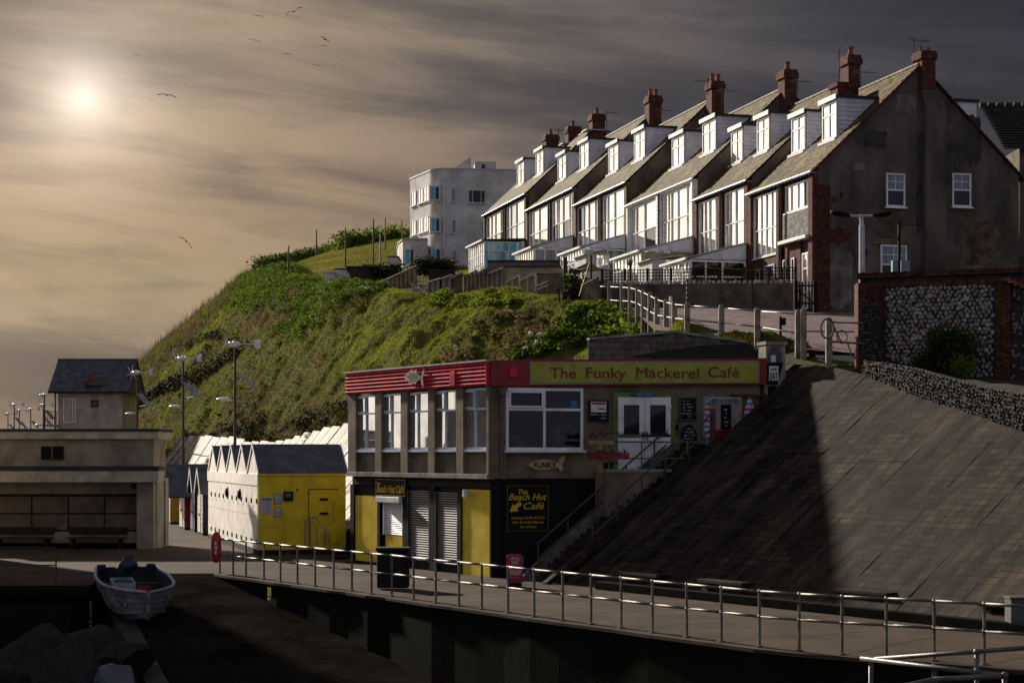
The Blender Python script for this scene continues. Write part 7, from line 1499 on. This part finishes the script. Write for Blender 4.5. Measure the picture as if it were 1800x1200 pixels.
P = np.array([tuple(at(x, y, 57.0)) for x, y in zip(RNG.uniform(1432, 1512, 900), RNG.uniform(645, 654, 900))]); blades(P, .08+.08*RNG.random(900), .015, .5, [leafg, leafb], (RNG.random(900) < .4).astype(int), 'verge_grass', label='tufts of grass at the head of the concrete slope', cat='grass')
# spiky garden plant behind the trellis
q = at(1108, 468, 86); t = thing('spiky_plant', 'spiky palm-like plant in front of the steaming conservatory', 'plant', q); b = MB()
for i in range(60):
    a, e_ = random.random()*6.283, random.uniform(.2, 1.3); d = Vector((math.cos(a)*math.cos(e_), math.sin(a)*math.cos(e_), math.sin(e_)))*random.uniform(.4, .8); u = d.cross(Vector((0, 0, 1))).normalized()*.025; b.add([q - u, q + u, q + d], [(0, 1, 2)])
b.build('leaves', leafd, t); MB().tube(q - Vector((0, 0, .7)), q, .06, 6).build('stem', wood_dark, t)
# white flowers
P = np.array([tuple(at(x, y, 110.5)) for x, y in zip(RNG.uniform(724, 753, 160), RNG.uniform(500, 513, 160))]); leaves(P, np.full(160, .10), [mat('pink-white blossom', (.45, .36, .38), .8, .2, 9, 0)], np.zeros(160), 'flower_patch', kind='stuff', label='patch of pale blossom beside the panel fences', cat='flowers')

# ================================================================== GULLS
gdark = mat('backlit gull', (.05, .045, .042), .9, .3, 5, 0); gwhite = mat('white plumage', (.72, .70, .68), .8, .08, 4, 0)
def gull_mesh(m, l, r, bank=0):
    """body with tapered tail and beak, two bent wings: l and r give the rise at the wrist and at the tip"""
    b = MB(); n = 8; rings = [(-.26, .008, 0), (-.20, .03, 0), (-.08, .058, 0), (.05, .062, .0), (.15, .042, .012), (.20, .036, .02), (.245, .02, .016), (.285, .004, .008)]; vs = []
    for y, rad, z in rings: vs += [(rad*math.cos(6.283*i/n), y, z + rad*math.sin(6.283*i/n)) for i in range(n)]
    b.add(vs, [(j*n+i, j*n+(i+1) % n, (j+1)*n+(i+1) % n, (j+1)*n+i) for j in range(len(rings)-1) for i in range(n)] + [tuple(range(n)), tuple(range(len(vs)-n, len(vs)))])
    b.add([(-.03, -.22, 0), (.03, -.22, 0), (.07, -.34, 0), (-.07, -.34, 0), (0, -.25, .015)], [(0, 1, 4), (1, 2, 4), (2, 3, 4), (3, 0, 4), (3, 2, 1, 0)])
    for sgn_, (zw, zt_) in ((-1, l), (1, r)):
        st = [(.03, .10, -.09, .02), (.16, .125, -.085, zw*.55), (.27, .14, -.075, zw), (.42, .085, -.07, (zw+zt_)*.55), (.56, .01, -.07, zt_), (.64, -.06, -.085, zt_*1.05)]; vs = []
        for x, y1, y0, z in st: vs += [(sgn_*x, y1, z), (sgn_*x, (y1+y0)/2, z+.030), (sgn_*x, y0, z), (sgn_*x, (y1+y0)/2, z-.015)]
        b.add(vs, [(4*i+j, 4*i+(j+1) % 4, 4*i+4+(j+1) % 4, 4*i+4+j) for i in range(5) for j in range(4)] + [(20, 21, 22, 23)])
    me = bpy.data.meshes.new('gull'); me.from_pydata(b.v, [], b.f); me.update(); me.materials.append(m); return me
gm = [gull_mesh(gdark, (.05, -.05), (.05, -.06)), gull_mesh(gdark, (.10, -.10), (.16, .14)), gull_mesh(gdark, (.12, .02), (-.02, -.26)), gull_mesh(gdark, (.03, .02), (.02, -.05))]
gl_ = [(517, 21, 32, 1, -.30, 0, 'highest gull, wings raised like a tick, at the top of the sky'), (455, 28.5, 18, 0, .06, 0, 'small gull left of the highest one'), (571, 70, 22, 1, .55, .5, 'bulky dark gull banking steeply, most solid of the flock'), (568, 81, 18, 0, .05, 0, 'small gull just below the bulky banking one'), (448, 71, 21, 0, .18, 0, 'gull with drooping right wing in the upper left of the flock'), (506, 95.5, 20, 3, .05, 0, 'level gliding gull in the middle of the flock'), (558, 115.5, 18, 0, .2, 0, 'gull gliding at the lower right of the flock'),
  (242, 97, 12, 3, 0, 0, 'tiny gull nearest the veiled sun'), (293, 167.5, 33, 0, .08, 0, 'wide-winged gull right of the veiled sun'), (607, 174, 10, 0, .2, 0, 'tiny gull below the flock, upper of two'), (597, 201.5, 8, 0, .2, 0, 'tiny gull below the flock, lower of two'), (406, 305, 14, 3, -.1, 0, 'small gull at mid height above the left slope, upper of a pair'), (379, 329, 12, 1, .1, 0, 'small gull at mid height, lower of a pair'), (251, 315, 9, 0, 0, 0, 'tiny lone gull under the veiled sun'), (448, 345, 8, 3, .1, 0, 'speck of a gull left of the flats'), (547, 361, 6, 3, 0, 0, 'faintest speck of a gull above the hilltop poles'), (327, 424, 30, 2, .42, .2, 'large gull with arched wings low over the left hillside')]
for i, (x, y, w, k, roll, yaw, lab) in enumerate(gl_):
    D = 1.28*F/w; o = bpy.data.objects.new('gull', gm[k]); COL.objects.link(o); o.location = at(x, y, D); o.rotation_euler = (R(8), roll, yaw + R(15)); tag(o, lab, 'gull', 'gulls in the sky')
gw_ = [gull_mesh(gwhite, (.10, -.04), (.08, -.10))]
for (x, y, w, roll, lab) in ((643, 506, 32, .12, 'white gull gliding in front of the board fence'), (452, 580, 10, -.4, 'small white gull over the dark bramble thicket'), (436, 588, 7, .2, 'tiny white gull lower over the bramble thicket')):
    D = 1.28*F/w if w > 20 else min(1.28*F/w, 145); o = bpy.data.objects.new('gull', gw_[0]); COL.objects.link(o); o.location = at(x, y, min(D, 112)); o.rotation_euler = (R(10), roll, R(20)); o.scale = (w/F*min(D, 112)/1.28,)*3; tag(o, lab, 'gull', 'white gulls over the slope')
# pale litter or gulls lying on the slope
for i, (x, y, rx, rz, lab) in enumerate(((932, 586, .16, .20, 'white bird-like shape high among the weeds behind the cafe roof'), (950, 587, .17, .13, 'white shape with pointed side right of the highest one'), (944, 601, .15, .20, 'pale grey rounded shape in the weeds behind the cafe'), (925, 611, .20, .14, 'largest white rounded shape just above the cafe roof'), (800, 609, .12, .22, 'white upright shape on the slope above the red fascia'))):
    D = hill_px(x, y) - .3; p = at(x, y, D); b = MB(); rx *= .5; rz *= .42; b.ball(p, (rx, .06, rz), 10, 7); P_ = np.array([tuple(v - p) for v in b.v]); P_ *= (1+.8*fbm(P_*1.0, 11.0, i, 2))[:, None]; b.v = [p + Vector(q) for q in P_]
    b.ball(p + Vector((rx*.7, -.02, rz*.75)), (rx*.45, .04, rz*.35), 8, 5); b.build('white_shape', gwhite, label=lab, cat='white shape', group='white shapes on the slope', smooth=True)
b = MB(); p = ap(*ap_pix(1667, 703), .08); b.ball(p, (.11, .09, .09), 9, 6); P_ = np.array([tuple(v - p) for v in b.v]); P_ *= (1+.3*fbm(P_, 6.0, 4, 2))[:, None]; b.v = [p + Vector(q) for q in P_]; b.build('white_stone', mat('bright flint', (.62, .58, .52), .7, .2, 8, .3), label='single bright white stone under the low flint wall', cat='stone')
